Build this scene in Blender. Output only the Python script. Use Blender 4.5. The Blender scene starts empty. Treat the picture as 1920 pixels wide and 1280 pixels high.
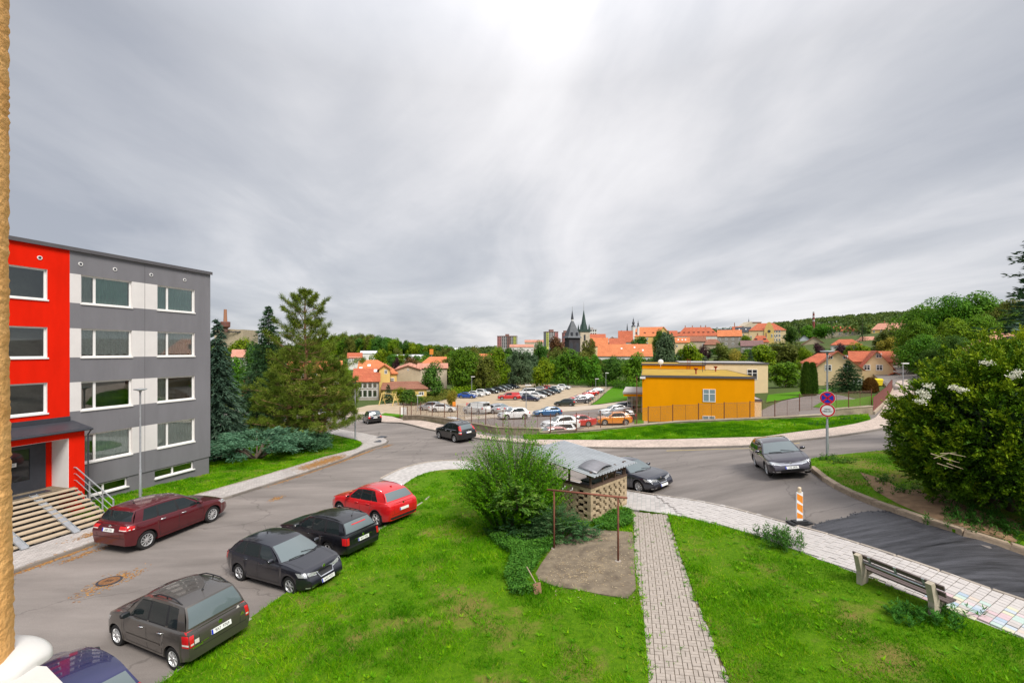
import bpy,bmesh,math,random
import numpy as np
from mathutils import Vector,Matrix
from mathutils.geometry import delaunay_2d_cdt
from mathutils.bvhtree import BVHTree
scene=bpy.context.scene
COL=scene.collection
R=math.radians
random.seed(7)
rng=np.random.default_rng(7)
# ------------------------------------------------------------------ camera
CAM_Z=8.2
FPX=853.3
HOR=657.5
cam=bpy.data.objects.new('camera',bpy.data.cameras.new('camera'))
COL.objects.link(cam)
cam.location=(0,0,CAM_Z)
cam.rotation_euler=(R(90),0,0)
cam.data.sensor_width=36
cam.data.lens=16.0
cam.data.shift_y=(HOR-640)/1920
cam.data.clip_start=0.05
cam.data.clip_end=9000
scene.camera=cam
# ------------------------------------------------------------------ sky, sun, exposure
SUN_EL,SUN_AZ=R(50),R(146)
world=bpy.data.worlds.new('World')
scene.world=world
world.use_nodes=True
wn,wl=world.node_tree.nodes,world.node_tree.links
wn.clear()
def wnode(kind,**kw):
 n=wn.new(kind)
 for k,v in kw.items():
  setattr(n,k,v)
 return n
def wmath(op,a,b=None,c=None,clamp=False):
 n=wnode('ShaderNodeMath',operation=op,use_clamp=clamp)
 for i,v in enumerate((a,b,c)):
  if v is None:
   continue
  if isinstance(v,(int,float)):
   n.inputs[i].default_value=v
  else:
   wl.new(v,n.inputs[i])
 return n.outputs[0]
sky=wnode('ShaderNodeTexSky',sky_type='NISHITA')
sky.sun_disc=False
sky.sun_elevation=SUN_EL
sky.sun_rotation=SUN_AZ
tc=wnode('ShaderNodeTexCoord')
sep=wnode('ShaderNodeSeparateXYZ')
wl.new(tc.outputs['Generated'],sep.inputs[0])
dx,dy,dz=sep.outputs
zc=wmath('MAXIMUM',dz,0.0)
den=wmath('ADD',zc,0.10)
cx,cy=wmath('DIVIDE',dx,den),wmath('DIVIDE',dy,den)
AX=R(-9)
ca,sa=math.cos(AX),math.sin(AX)
across=wmath('ADD',wmath('MULTIPLY',cx,ca),wmath('MULTIPLY',cy,-sa))
along=wmath('ADD',wmath('MULTIPLY',cx,sa),wmath('MULTIPLY',cy,ca))
def cloud_noise(sx,sy,ox,oy,scale,detail,rough,dist=0.0):
 cmb=wnode('ShaderNodeCombineXYZ')
 wl.new(wmath('MULTIPLY_ADD',across,sx,ox),cmb.inputs[0])
 wl.new(wmath('MULTIPLY_ADD',along,sy,oy),cmb.inputs[1])
 n=wnode('ShaderNodeTexNoise')
 wl.new(cmb.outputs[0],n.inputs['Vector'])
 n.inputs['Scale'].default_value=scale
 n.inputs['Detail'].default_value=detail
 n.inputs['Roughness'].default_value=rough
 n.inputs['Distortion'].default_value=dist
 return n.outputs[0]
n_big=cloud_noise(0.55,0.20,41.9,17.3,0.9,3.0,0.5,0.5)
n_mid=cloud_noise(1.0,0.42,2.0,22.0,1.1,5.0,0.55,0.7)
n_fine=cloud_noise(1.0,0.7,0.0,9.0,4.0,7.0,0.62,0.3)
cloud=wmath('ADD',wmath('ADD',wmath('MULTIPLY',n_big,0.66),wmath('MULTIPLY',n_mid,0.30)),wmath('MULTIPLY',n_fine,0.07))
glow_dir=Vector((0.22,0.86,0.46)).normalized()
dot=wnode('ShaderNodeVectorMath',operation='DOT_PRODUCT')
wl.new(tc.outputs['Generated'],dot.inputs[0])
dot.inputs[1].default_value=glow_dir
glow=wmath('POWER',wmath('MAXIMUM',dot.outputs['Value'],0.0),5.0)
cloud=wmath('ADD',cloud,wmath('MULTIPLY',glow,0.095))
cloud=wmath('ADD',cloud,wmath('MULTIPLY',wmath('MAXIMUM',wmath('MULTIPLY',dx,-1.0),0.0),-0.05))
ramp=wnode('ShaderNodeValToRGB')
cr=ramp.color_ramp
cr.elements[0].position=0.42
cr.elements[0].color=(0.315,0.333,0.378,1)
cr.elements[1].position=0.86
cr.elements[1].color=(0.86,0.845,0.85,1)
e=cr.elements.new(0.555);e.color=(0.450,0.460,0.492,1)
e=cr.elements.new(0.68);e.color=(0.640,0.632,0.648,1)
wl.new(cloud,ramp.inputs[0])
zen=wmath('MULTIPLY_ADD',wmath('SMOOTH_MIN',wmath('MAXIMUM',wmath('SUBTRACT',dz,0.50),0.0),0.5,0.1),3.0,1.0)
gain=wnode('ShaderNodeVectorMath',operation='SCALE')
wl.new(ramp.outputs[0],gain.inputs[0])
wl.new(wmath('MULTIPLY',zen,10.0),gain.inputs['Scale'])
mix=wnode('ShaderNodeMix',data_type='RGBA')
mix.inputs['Factor'].default_value=0.93
wl.new(sky.outputs[0],mix.inputs['A'])
wl.new(gain.outputs[0],mix.inputs['B'])
bg=wnode('ShaderNodeBackground')
bg.inputs['Strength'].default_value=0.05
wl.new(mix.outputs['Result'],bg.inputs['Color'])
out=wnode('ShaderNodeOutputWorld')
wl.new(bg.outputs[0],out.inputs[0])
sun=bpy.data.objects.new('sun',bpy.data.lights.new('sun','SUN'))
COL.objects.link(sun)
sun.data.energy=1.5
sun.data.angle=R(22)
sun.data.color=(1.0,0.955,0.89)
sd=Vector((math.sin(SUN_AZ)*math.cos(SUN_EL),math.cos(SUN_AZ)*math.cos(SUN_EL),math.sin(SUN_EL)))
sun.rotation_euler=sd.to_track_quat('Z','Y').to_euler()
sun.location=(30,-40,60)
vs=scene.view_settings
vs.view_transform='Standard'
vs.look='None'
vs.gamma=1
vs.use_curve_mapping=False
vs.exposure=1.45
scene.cycles.max_bounces=6
scene.cycles.diffuse_bounces=3
scene.cycles.glossy_bounces=3
scene.cycles.transmission_bounces=4
scene.cycles.transparent_max_bounces=8
# ------------------------------------------------------------------ helpers: names, materials, meshes
def tag(o,label=None,cat=None,group=None,kind=None):
 if label:o['label']=label
 if cat:o['category']=cat
 if group:o['group']=group
 if kind:o['kind']=kind
 return o
def empty(name,loc=(0,0,0),rz=0.0,label=None,cat=None,group=None):
 o=bpy.data.objects.new(name,None)
 COL.objects.link(o)
 o.location=loc
 o.rotation_euler=(0,0,rz)
 o.empty_display_size=0.2
 return tag(o,label,cat,group)
KIDS={}
def link(name,me,parent=None,loc=None,rot=None):
 o=bpy.data.objects.new(name,me)
 COL.objects.link(o)
 if parent is not None:
  o.parent=parent
  KIDS.setdefault(parent,[]).append(o)
 if loc is not None:o.location=loc
 if rot is not None:o.rotation_euler=rot
 return o
def copy_tree(o,parent=None,mats=None):
 c=o.copy()
 COL.objects.link(c)
 c.parent=parent
 if parent is not None:
  KIDS.setdefault(parent,[]).append(c)
 if mats and o.data is not None:
  for i,sl in enumerate(c.material_slots):
   if sl.material and sl.material.name in mats:
    sl.link='OBJECT'
    sl.material=mats[sl.material.name]
 for ch in KIDS.get(o,[]):
  copy_tree(ch,c,mats)
 return c
MATS={}
def mat(name,col=None,rough=0.75,var=0.12,scale=4.0,bump=0.0,bscale=None,spec=0.3,metal=0.0,coat=0.0,col2=None,detail=5.0,rvar=0.0,obj_rand=0.0,stretch=None):
 """Principled material: base colour broken up by noise, optional fine relief."""
 if name in MATS:return MATS[name]
 m=bpy.data.materials.new(name)
 MATS[name]=m
 m.use_nodes=True
 nt=m.node_tree;N,L=nt.nodes,nt.links
 b=N['Principled BSDF']
 b.inputs['Roughness'].default_value=rough
 b.inputs['Specular IOR Level'].default_value=spec
 b.inputs['Metallic'].default_value=metal
 b.inputs['Coat Weight'].default_value=coat
 b.inputs['Coat Roughness'].default_value=0.03
 col=tuple(col)
 t=N.new('ShaderNodeTexCoord')
 vec=t.outputs['Object']
 if stretch:
  mp=N.new('ShaderNodeMapping');mp.inputs['Scale'].default_value=stretch
  L.new(vec,mp.inputs[0]);vec=mp.outputs[0]
 if var>0 or col2:
  n=N.new('ShaderNodeTexNoise')
  n.inputs['Scale'].default_value=scale;n.inputs['Detail'].default_value=detail
  n.inputs['Roughness'].default_value=0.65
  L.new(vec,n.inputs['Vector'])
  r=N.new('ShaderNodeValToRGB')
  r.color_ramp.elements[0].position=0.3;r.color_ramp.elements[1].position=0.7
  c1=tuple(max(0,c*(1-var))for c in col)
  c2=col2 if col2 else tuple(min(1,c*(1+var))for c in col)
  r.color_ramp.elements[0].color=(*c1,1);r.color_ramp.elements[1].color=(*c2,1)
  L.new(n.outputs[0],r.inputs[0])
  src=r.outputs[0]
  if obj_rand>0:
   oi=N.new('ShaderNodeObjectInfo')
   mr=N.new('ShaderNodeMapRange')
   mr.inputs['To Min'].default_value=1-obj_rand;mr.inputs['To Max'].default_value=1+obj_rand
   L.new(oi.outputs['Random'],mr.inputs['Value'])
   vm=N.new('ShaderNodeVectorMath');vm.operation='SCALE'
   L.new(src,vm.inputs[0]);L.new(mr.outputs[0],vm.inputs['Scale'])
   src=vm.outputs[0]
  L.new(src,b.inputs['Base Color'])
  if rvar>0:
   mr=N.new('ShaderNodeMapRange')
   mr.inputs['To Min'].default_value=rough-rvar;mr.inputs['To Max'].default_value=rough+rvar
   L.new(n.outputs[0],mr.inputs['Value']);L.new(mr.outputs[0],b.inputs['Roughness'])
 else:
  b.inputs['Base Color'].default_value=(*col,1)
 if bump>0:
  n2=N.new('ShaderNodeTexNoise')
  n2.inputs['Scale'].default_value=bscale or scale*6;n2.inputs['Detail'].default_value=4
  L.new(vec,n2.inputs['Vector'])
  bp=N.new('ShaderNodeBump');bp.inputs['Strength'].default_value=bump;bp.inputs['Distance'].default_value=0.02
  L.new(n2.outputs[0],bp.inputs['Height']);L.new(bp.outputs[0],b.inputs['Normal'])
 return m
def leaf_mat(name,stops,trans=0.35,orand=0.12,rough=0.55):
 """Leaves: the colour of each leaf comes from a number stored per face, partly random, in some plants also graded towards tips and top, a little hue and value from the plant."""
 if name in MATS:return MATS[name]
 m=bpy.data.materials.new(name);MATS[name]=m
 m.use_nodes=True
 N,L=m.node_tree.nodes,m.node_tree.links
 b=N['Principled BSDF']
 b.inputs['Roughness'].default_value=rough
 b.inputs['Specular IOR Level'].default_value=0.12
 a=N.new('ShaderNodeAttribute');a.attribute_name='v'
 r=N.new('ShaderNodeValToRGB')
 els=r.color_ramp.elements
 while len(els)<len(stops):els.new(0.5)
 for e,(p,c)in zip(els,stops):
  e.position=p;e.color=(*c,1)
 L.new(a.outputs['Fac'],r.inputs[0])
 oi=N.new('ShaderNodeObjectInfo')
 hs=N.new('ShaderNodeHueSaturation')
 mr=N.new('ShaderNodeMapRange');mr.inputs['To Min'].default_value=1-orand;mr.inputs['To Max'].default_value=1+orand
 L.new(oi.outputs['Random'],mr.inputs['Value'])
 L.new(mr.outputs[0],hs.inputs['Value'])
 mr2=N.new('ShaderNodeMapRange');mr2.inputs['To Min'].default_value=0.5-orand*0.12;mr2.inputs['To Max'].default_value=0.5+orand*0.12
 wr=N.new('ShaderNodeMath');wr.operation='FRACT'
 ml=N.new('ShaderNodeMath');ml.operation='MULTIPLY';ml.inputs[1].default_value=7.31
 L.new(oi.outputs['Random'],ml.inputs[0]);L.new(ml.outputs[0],wr.inputs[0]);L.new(wr.outputs[0],mr2.inputs['Value'])
 L.new(mr2.outputs[0],hs.inputs['Hue'])
 L.new(r.outputs[0],hs.inputs['Color'])
 L.new(hs.outputs[0],b.inputs['Base Color'])
 if trans>0:
  t=N.new('ShaderNodeBsdfTranslucent');L.new(hs.outputs[0],t.inputs['Color'])
  mx=N.new('ShaderNodeMixShader');mx.inputs[0].default_value=trans
  L.new(b.outputs[0],mx.inputs[1]);L.new(t.outputs[0],mx.inputs[2])
  L.new(mx.outputs[0],N['Material Output'].inputs[0])
 return m
def glass_mat(name,col=(0.02,0.025,0.03),rough=0.03,spec=0.6):
 if name in MATS:return MATS[name]
 m=bpy.data.materials.new(name);MATS[name]=m
 m.use_nodes=True
 b=m.node_tree.nodes['Principled BSDF']
 b.inputs['Base Color'].default_value=(*col,1)
 b.inputs['Roughness'].default_value=rough
 b.inputs['Specular IOR Level'].default_value=spec
 b.inputs['Coat Weight'].default_value=0.25
 b.inputs['Coat Roughness'].default_value=0.02
 return m
def clear_mat(name,tint=(0.75,0.82,0.8),gloss=0.12):
 """A window pane one can look through: mostly transparent, with a mirror-like share that grows towards grazing angles."""
 if name in MATS:return MATS[name]
 m=bpy.data.materials.new(name);MATS[name]=m
 m.use_nodes=True
 N,L=m.node_tree.nodes,m.node_tree.links
 N.remove(N['Principled BSDF'])
 t=N.new('ShaderNodeBsdfTransparent');t.inputs[0].default_value=(*tint,1)
 g=N.new('ShaderNodeBsdfGlossy');g.inputs['Roughness'].default_value=0.02
 fr=N.new('ShaderNodeFresnel');fr.inputs[0].default_value=1.55
 ad=N.new('ShaderNodeMath');ad.operation='ADD';ad.use_clamp=True;ad.inputs[1].default_value=gloss
 L.new(fr.outputs[0],ad.inputs[0])
 mx=N.new('ShaderNodeMixShader')
 L.new(ad.outputs[0],mx.inputs[0]);L.new(t.outputs[0],mx.inputs[1]);L.new(g.outputs[0],mx.inputs[2])
 L.new(mx.outputs[0],N['Material Output'].inputs[0])
 return m
class MB:
 """Collects simple solids and builds ONE mesh."""
 def __init__(s):s.v,s.f,s.m=[],[],[]
 def add(s,vs,fs,mi=0):
  n=len(s.v)
  s.v+=[tuple(p)for p in vs]
  s.f+=[tuple(i+n for i in f)for f in fs]
  s.m+=[mi]*len(fs)
  return s
 def box(s,c,d,rz=0.0,mi=0,rot=None):
  x,y,z=d[0]/2,d[1]/2,d[2]/2
  P=[Vector(p)for p in((-x,-y,-z),(x,-y,-z),(x,y,-z),(-x,y,-z),(-x,-y,z),(x,-y,z),(x,y,z),(-x,y,z))]
  Mx=rot if rot is not None else Matrix.Rotation(rz,3,'Z')
  c=Vector(c)
  return s.add([Mx@p+c for p in P],[(0,3,2,1),(4,5,6,7),(0,1,5,4),(1,2,6,5),(2,3,7,6),(3,0,4,7)],mi)
 def hexa(s,P,mi=0):
  return s.add(P,[(0,3,2,1),(4,5,6,7),(0,1,5,4),(1,2,6,5),(2,3,7,6),(3,0,4,7)],mi)
 def beam(s,p,q,w,h=None,up=(0,0,1),mi=0):
  p,q=Vector(p),Vector(q);h=h or w
  d=(q-p).normalized();u=Vector(up)
  if abs(d.dot(u))>0.99:u=Vector((0,1,0))
  sd=d.cross(u).normalized()*w/2;u2=sd.cross(d).normalized()*h/2
  return s.add([p-sd-u2,p+sd-u2,p+sd+u2,p-sd+u2,q-sd-u2,q+sd-u2,q+sd+u2,q-sd+u2],[(0,1,2,3),(4,7,6,5),(0,4,5,1),(1,5,6,2),(2,6,7,3),(3,7,4,0)],mi)
 def tube(s,pts,r,n=8,mi=0,cap=True):
  pts=[Vector(p)for p in pts]
  rr=r if isinstance(r,(list,tuple))else[r]*len(pts)
  base=[];ref=Vector((0.31,0.17,0.93))
  V=[]
  for i,p in enumerate(pts):
   d=(pts[min(i+1,len(pts)-1)]-pts[max(i-1,0)]).normalized()
   a=d.cross(ref)
   if a.length<0.05:a=d.cross(Vector((1,0,0)))
   a.normalize();b=d.cross(a)
   V+=[p+(a*math.cos(2*math.pi*k/n)+b*math.sin(2*math.pi*k/n))*rr[i]for k in range(n)]
  F=[]
  for i in range(len(pts)-1):
   for k in range(n):
    F.append((i*n+k,i*n+(k+1)%n,(i+1)*n+(k+1)%n,(i+1)*n+k))
  if cap:
   F.append(tuple(range(n-1,-1,-1)));F.append(tuple((len(pts)-1)*n+k for k in range(n)))
  return s.add(V,F,mi)
 def lathe(s,prof,c=(0,0,0),n=16,mi=0,axis='Z',cap=True):
  V,F=[],[]
  for r,z in prof:
   for k in range(n):
    a=2*math.pi*k/n
    if axis=='Z':V.append((c[0]+r*math.cos(a),c[1]+r*math.sin(a),c[2]+z))
    elif axis=='X':V.append((c[0]+z,c[1]+r*math.cos(a),c[2]+r*math.sin(a)))
    else:V.append((c[0]+r*math.cos(a),c[1]+z,c[2]+r*math.sin(a)))
  for i in range(len(prof)-1):
   for k in range(n):
    F.append((i*n+k,i*n+(k+1)%n,(i+1)*n+(k+1)%n,(i+1)*n+k))
  if cap and prof[0][0]>1e-4:F.append(tuple(range(n-1,-1,-1)))
  if cap and prof[-1][0]>1e-4:F.append(tuple((len(prof)-1)*n+k for k in range(n)))
  return s.add(V,F,mi)
 def prism(s,poly,z0,z1,mi=0):
  """poly: xy outline; z0, z1 numbers."""
  n=len(poly)
  V=[(x,y,z0)for x,y in poly]+[(x,y,z1)for x,y in poly]
  F=[tuple(range(n-1,-1,-1)),tuple(range(n,2*n))]+[(k,(k+1)%n,n+(k+1)%n,n+k)for k in range(n)]
  return s.add(V,F,mi)
 def extrude(s,poly3,vec,mi=0):
  n=len(poly3);vec=Vector(vec)
  V=[Vector(p)for p in poly3]+[Vector(p)+vec for p in poly3]
  F=[tuple(range(n-1,-1,-1)),tuple(range(n,2*n))]+[(k,(k+1)%n,n+(k+1)%n,n+k)for k in range(n)]
  return s.add(V,F,mi)
 def mesh(s,name,mats,smooth=False,fixn=True):
  me=bpy.data.meshes.new(name)
  me.from_pydata(s.v,[],s.f)
  for m in(mats if isinstance(mats,(list,tuple))else[mats]):me.materials.append(m)
  if any(s.m):me.polygons.foreach_set('material_index',s.m)
  if fixn:
   bm=bmesh.new();bm.from_mesh(me);bmesh.ops.recalc_face_normals(bm,faces=bm.faces[:]);bm.to_mesh(me);bm.free()
  if smooth:
   me.shade_smooth()
   if smooth is not True:me.set_sharp_from_angle(angle=R(smooth))
  me.update()
  return me
 def build(s,name,mats,parent=None,smooth=False,loc=None,rot=None,fixn=True):
  return link(name,s.mesh(name,mats,smooth,fixn),parent,loc,rot)
def np_mesh(name,V,Fq,material,vals=None,smooth=False):
 """Mesh from numpy arrays: V (n,3), Fq (m,k) faces all of k corners; vals: one number per face -> attribute v."""
 V=np.asarray(V,dtype=np.float32);Fq=np.asarray(Fq,dtype=np.int32)
 me=bpy.data.meshes.new(name)
 m,k=Fq.shape
 me.vertices.add(len(V));me.vertices.foreach_set('co',V.ravel())
 me.loops.add(m*k);me.loops.foreach_set('vertex_index',Fq.ravel())
 me.polygons.add(m)
 me.polygons.foreach_set('loop_start',np.arange(0,m*k,k,dtype=np.int32))
 me.polygons.foreach_set('loop_total',np.full(m,k,dtype=np.int32))
 if vals is not None:
  a=me.attributes.new('v','FLOAT','FACE');a.data.foreach_set('value',np.asarray(vals,dtype=np.float32))
 me.materials.append(material)
 me.update(calc_edges=True)
 if smooth:me.shade_smooth()
 return me
def leaves(P,D,L,W,roll=None,fold=0.25):
 """Diamond leaves: P base points, D unit directions, L lengths, W widths. Two triangles sharing a folded midrib = one quad each."""
 n=len(P)
 ref=rng.normal(size=(n,3))if roll is None else roll
 S=np.cross(D,ref);S/=np.linalg.norm(S,axis=1,keepdims=True)+1e-9
 Nn=np.cross(S,D)
 L=np.broadcast_to(np.asarray(L,dtype=float),(n,))[:,None];W=np.broadcast_to(np.asarray(W,dtype=float),(n,))[:,None]
 mid=P+D*L*0.45-Nn*W*fold
 V=np.stack([P,mid+S*W/2+Nn*W*fold*0.5,P+D*L,mid-S*W/2+Nn*W*fold*0.5],axis=1).reshape(-1,3)
 F=np.arange(4*n).reshape(n,4)
 return V,F
def unit(a):return a/(np.linalg.norm(a,axis=-1,keepdims=True)+1e-9)
def sphere_pts(n):
 return unit(rng.normal(size=(n,3)))
 # ------------------------------------------------------------------ terrain
def tps_fit(pts):
 P=np.array([[x/(y+25.0),math.log(y+25.0)]for x,y,h in pts]);H=np.array([p[2]for p in pts])
 n=len(P)
 d2=((P[:,None]-P[None])**2).sum(-1)
 K=np.where(d2>0,d2*np.log(d2+1e-12)*0.5,0)+np.eye(n)*2e-4
 Q=np.hstack([np.ones((n,1)),P])
 A=np.block([[K,Q],[Q.T,np.zeros((3,3))]])
 return P,np.linalg.solve(A,np.concatenate([H,np.zeros(3)]))
def tps_eval(fit,X,Y):
 P,w=fit
 X=np.asarray(X,dtype=float);Y=np.maximum(np.asarray(Y,dtype=float),-15.0)
 U=np.stack([X/(Y+25.0),np.log(Y+25.0)],-1)
 d2=((U[...,None,:]-P)**2).sum(-1)
 K=np.where(d2>0,d2*np.log(d2+1e-12)*0.5,0)
 return K@w[:-3]+w[-3]+U@w[-2:]
def px_at(px,py,h):
 Y=(CAM_Z-h)*FPX/(py-HOR)
 return((px-960)*Y/FPX,Y,h)
UP=[px_at(*p)for p in((28,1075,0),(205,935,.03),(392,892,-.2),(425,930,-.05),(307,1279,0),(790,949,.1),(720,830,-.2),(885,821,.2),(692,795,-1.1),(640,1200,.3),(1000,1100,.75),(1107,982,.8),(1290,1279,1.0),(1600,1089,1.75),(1762,1158,1.75),(1497,982,1.9),(1197,922,.85),(1475,895,2.4),(1551,857,2.4),(1680,925,2.6),(1850,985,2.7),(1919,1035,2.25),(1160,840,.7),(1435,837,1.7),(1580,815,2.0),(1679,799,2.2),(780,790,.05),(935,825,.4),(1060,818,.75),(1152,808,.9),(1240,802,1.2),(1410,793,1.6),(1640,778,2.2),(1675,730,1.6))]
UP+=[(-60,85,-2.0),(-35,45,-.5),(-22,12,.1),(-10,2,.1),(4,2,1.0),(14,3,1.9),(-30,2,.2),(30,8,3.4),(32,22,3.6),(48,40,4.0),(55,62,3.0),(110,80,8),(110,130,6),(-150,110,-3),(80,40,8),(-40,66,-1.2),(-18,63,-1.2)]
WALL=[(-420,160),(-150,108),(-60,82),(-30,69),(-18,62.5),(-11.3,53.4),(-4.2,45.8),(-1.5,42.6),(2.0,40.4),(4.6,39.9),(9.4,41.4),(13.9,42.3),(22,42.2),(33.9,42.8),(66,79.5),(78,104),(130,130),(300,200),(600,330)]
LO=[(-11,56,-1.1),(-4,48,-1.0),(3,45,-1.0),(10,45,-1.0),(16,46,-.7),(24,46,.3),(30,45.5,1.0),(34,46,1.4),(-18,64,-1.4),(-30,71,-1.4),(-60,85,-2.0),(8,53,-1.1),(12,60,-1.3),(0,60,-1.3),(-6,75,-2.1),(0,76,-2.0),(10,75,-2.0),(-14,84,-2.7),(0,105,-3.2),(-10,100,-3.1),(15,104,-3.2),(10,138,-3.8),(-8,138,-3.8),(20,134,-3.7),(0,170,-4.2),(-30,130,-4),(-30,170,-4.6),(30,170,-3.6),(18,58,-1.2),(32,58,-.6),(36,66,.3),(45,80,.6),(60,95,.7),(72,100,.8),(85,110,1.5),(50,120,-1),(24,90,-1.8),(-60,130,-4),(-90,170,-4.5),(-20,250,-4),(60,250,0),(120,200,4),(140,260,8),(0,400,-1),(60,380,3),(150,400,10),(230,420,14),(320,420,20),(-150,300,-4),(-250,400,0),(-100,450,3),(-60,600,-3),(0,800,2),(450,600,30),(600,800,58),(250,700,20),(-300,700,3),(-500,900,8),(0,2500,8),(1500,2500,120),(-1500,2500,12),(130,130,6),(260,300,22),(-420,165,-2),(600,350,45)]
FIT_U,FIT_L=tps_fit(UP),tps_fit(LO)
def hU(x,y):return tps_eval(FIT_U,x,y)
def hL(x,y):return tps_eval(FIT_L,x,y)
def wall_y(c):
 """Y of the dividing line (the foot of the retaining wall and its continuation) on the column X = c (Y + 25)."""
 for(x0,y0),(x1,y1)in zip(WALL,WALL[1:]):
  a,b=x0-c*(y0+25),x1-c*(y1+25)
  if a<=0<=b or b<=0<=a:
   t=a/(a-b)
   return y0+t*(y1-y0)
 return 160.0 if c<0 else 330.0
CS=np.linspace(-1.55,1.55,249)
WY=np.array([wall_y(c)for c in CS])
def wy_at(x,y):return np.interp(np.asarray(x)/(np.asarray(y)+25.0),CS,WY)
def near_side(x,y):return y<wy_at(x,y)
def H(x,y):
 return float(hU(x,y))if near_side(x,y)else float(hL(x,y))
def G(px,py,low=None):
 """Ground point under a pixel of the 1920 px photograph (how the plan of the place was surveyed)."""
 k=(px-960)/FPX;s=(py-HOR)/FPX
 def f(Y):
  x=k*Y
  h=H(x,Y)if low is None else(float(hL(x,Y))if low else float(hU(x,Y)))
  return CAM_Z-s*Y-h
 Y=4.0;fa=f(Y)
 while Y<2500:
  Y2=Y*1.02;fb=f(Y2)
  if fa>0>=fb:
   for _ in range(24):
    m=(Y+Y2)/2
    if f(m)>0:Y=m
    else:Y2=m
   break
  Y,fa=Y2,fb
 x=k*Y
 h=H(x,Y)if low is None else(float(hL(x,Y))if low else float(hU(x,Y)))
 return Vector((x,Y,h))
SD=Vector((0.2823,0.9593));TD=Vector((0.9593,-0.2823))
def ST(s,t):return(s*SD.x+t*TD.x,s*SD.y+t*TD.y)
def densify(poly,step,closed=True):
 out=[]
 n=len(poly)
 for i in range(n if closed else n-1):
  a,b=Vector(poly[i][:2]),Vector(poly[(i+1)%n][:2])
  k=max(1,int((b-a).length/step))
  out+=[tuple(a+(b-a)*j/k)for j in range(k)]
 if not closed:out.append(tuple(poly[-1][:2]))
 return out
def smooth_line(pts,n=2,closed=False):
 """Chaikin corner cutting."""
 pts=[Vector(p[:2])for p in pts]
 for _ in range(n):
  q=[]if closed else[pts[0]]
  m=len(pts)
  for i in range(m if closed else m-1):
   a,b=pts[i],pts[(i+1)%m]
   q+=[a*.75+b*.25,a*.25+b*.75]
  if not closed:q.append(pts[-1])
  pts=q
 return[tuple(p)for p in pts]
def inside(poly,X,Y):
 X=np.asarray(X);Y=np.asarray(Y)
 r=np.zeros(X.shape,bool)
 n=len(poly)
 for i in range(n):
  x0,y0=poly[i][:2];x1,y1=poly[(i+1)%n][:2]
  if y0==y1:continue
  c=((y0>Y)!=(y1>Y))&(X<(x1-x0)*(Y-y0)/(y1-y0)+x0)
  r^=c
 return r
def sheet(name,poly,step,off,material,skirt=0.0,hf=None,parent=None,rough=0.0):
 """A surface that follows the ground inside an outline, OFF above it, with a skirt down its edge."""
 hf=hf or hU
 b=densify(poly,step)
 A=np.array(b)
 x0,y0=A.min(0);x1,y1=A.max(0)
 gx,gy=np.meshgrid(np.arange(x0,x1,step),np.arange(y0,y1,step))
 gx=gx.ravel()+rng.uniform(-.2,.2,gx.size)*step;gy=gy.ravel()+rng.uniform(-.2,.2,gy.size)*step
 k=inside(b,gx,gy);gx,gy=gx[k],gy[k]
 if len(gx):
  B=A
  d=np.min((gx[:,None]-B[:,0])**2+(gy[:,None]-B[:,1])**2,axis=1)
  k=d>(0.4*step)**2;gx,gy=gx[k],gy[k]
 co=[Vector(p)for p in b]+[Vector((x,y))for x,y in zip(gx,gy)]
 n=len(b)
 res=delaunay_2d_cdt(co,[],[list(range(n))],1,1e-5)
 V2,F=res[0],res[2]
 xs=np.array([p.x for p in V2]);ys=np.array([p.y for p in V2])
 zs=hf(xs,ys)+off+(rng.normal(size=len(xs))*rough if rough else 0)
 V=[(x,y,z)for x,y,z in zip(xs,ys,zs)]
 faces=[tuple(f)for f in F]
 if skirt>0:
  cnt={}
  for f in faces:
   for i in range(len(f)):
    a,c=f[i],f[(i+1)%len(f)]
    cnt[(a,c)]=1
  edge=[(a,c)for(a,c)in cnt if(c,a)not in cnt]
  low={}
  for a,c in edge:
   for i in(a,c):
    if i not in low:
     low[i]=len(V);V.append((V[i][0],V[i][1],V[i][2]-skirt))
   faces.append((c,a,low[a],low[c]))
 me=bpy.data.meshes.new(name);me.from_pydata(V,[],faces);me.materials.append(material);me.update()
 me.shade_smooth();me.set_sharp_from_angle(angle=R(50))
 return link(name,me,parent)
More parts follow.
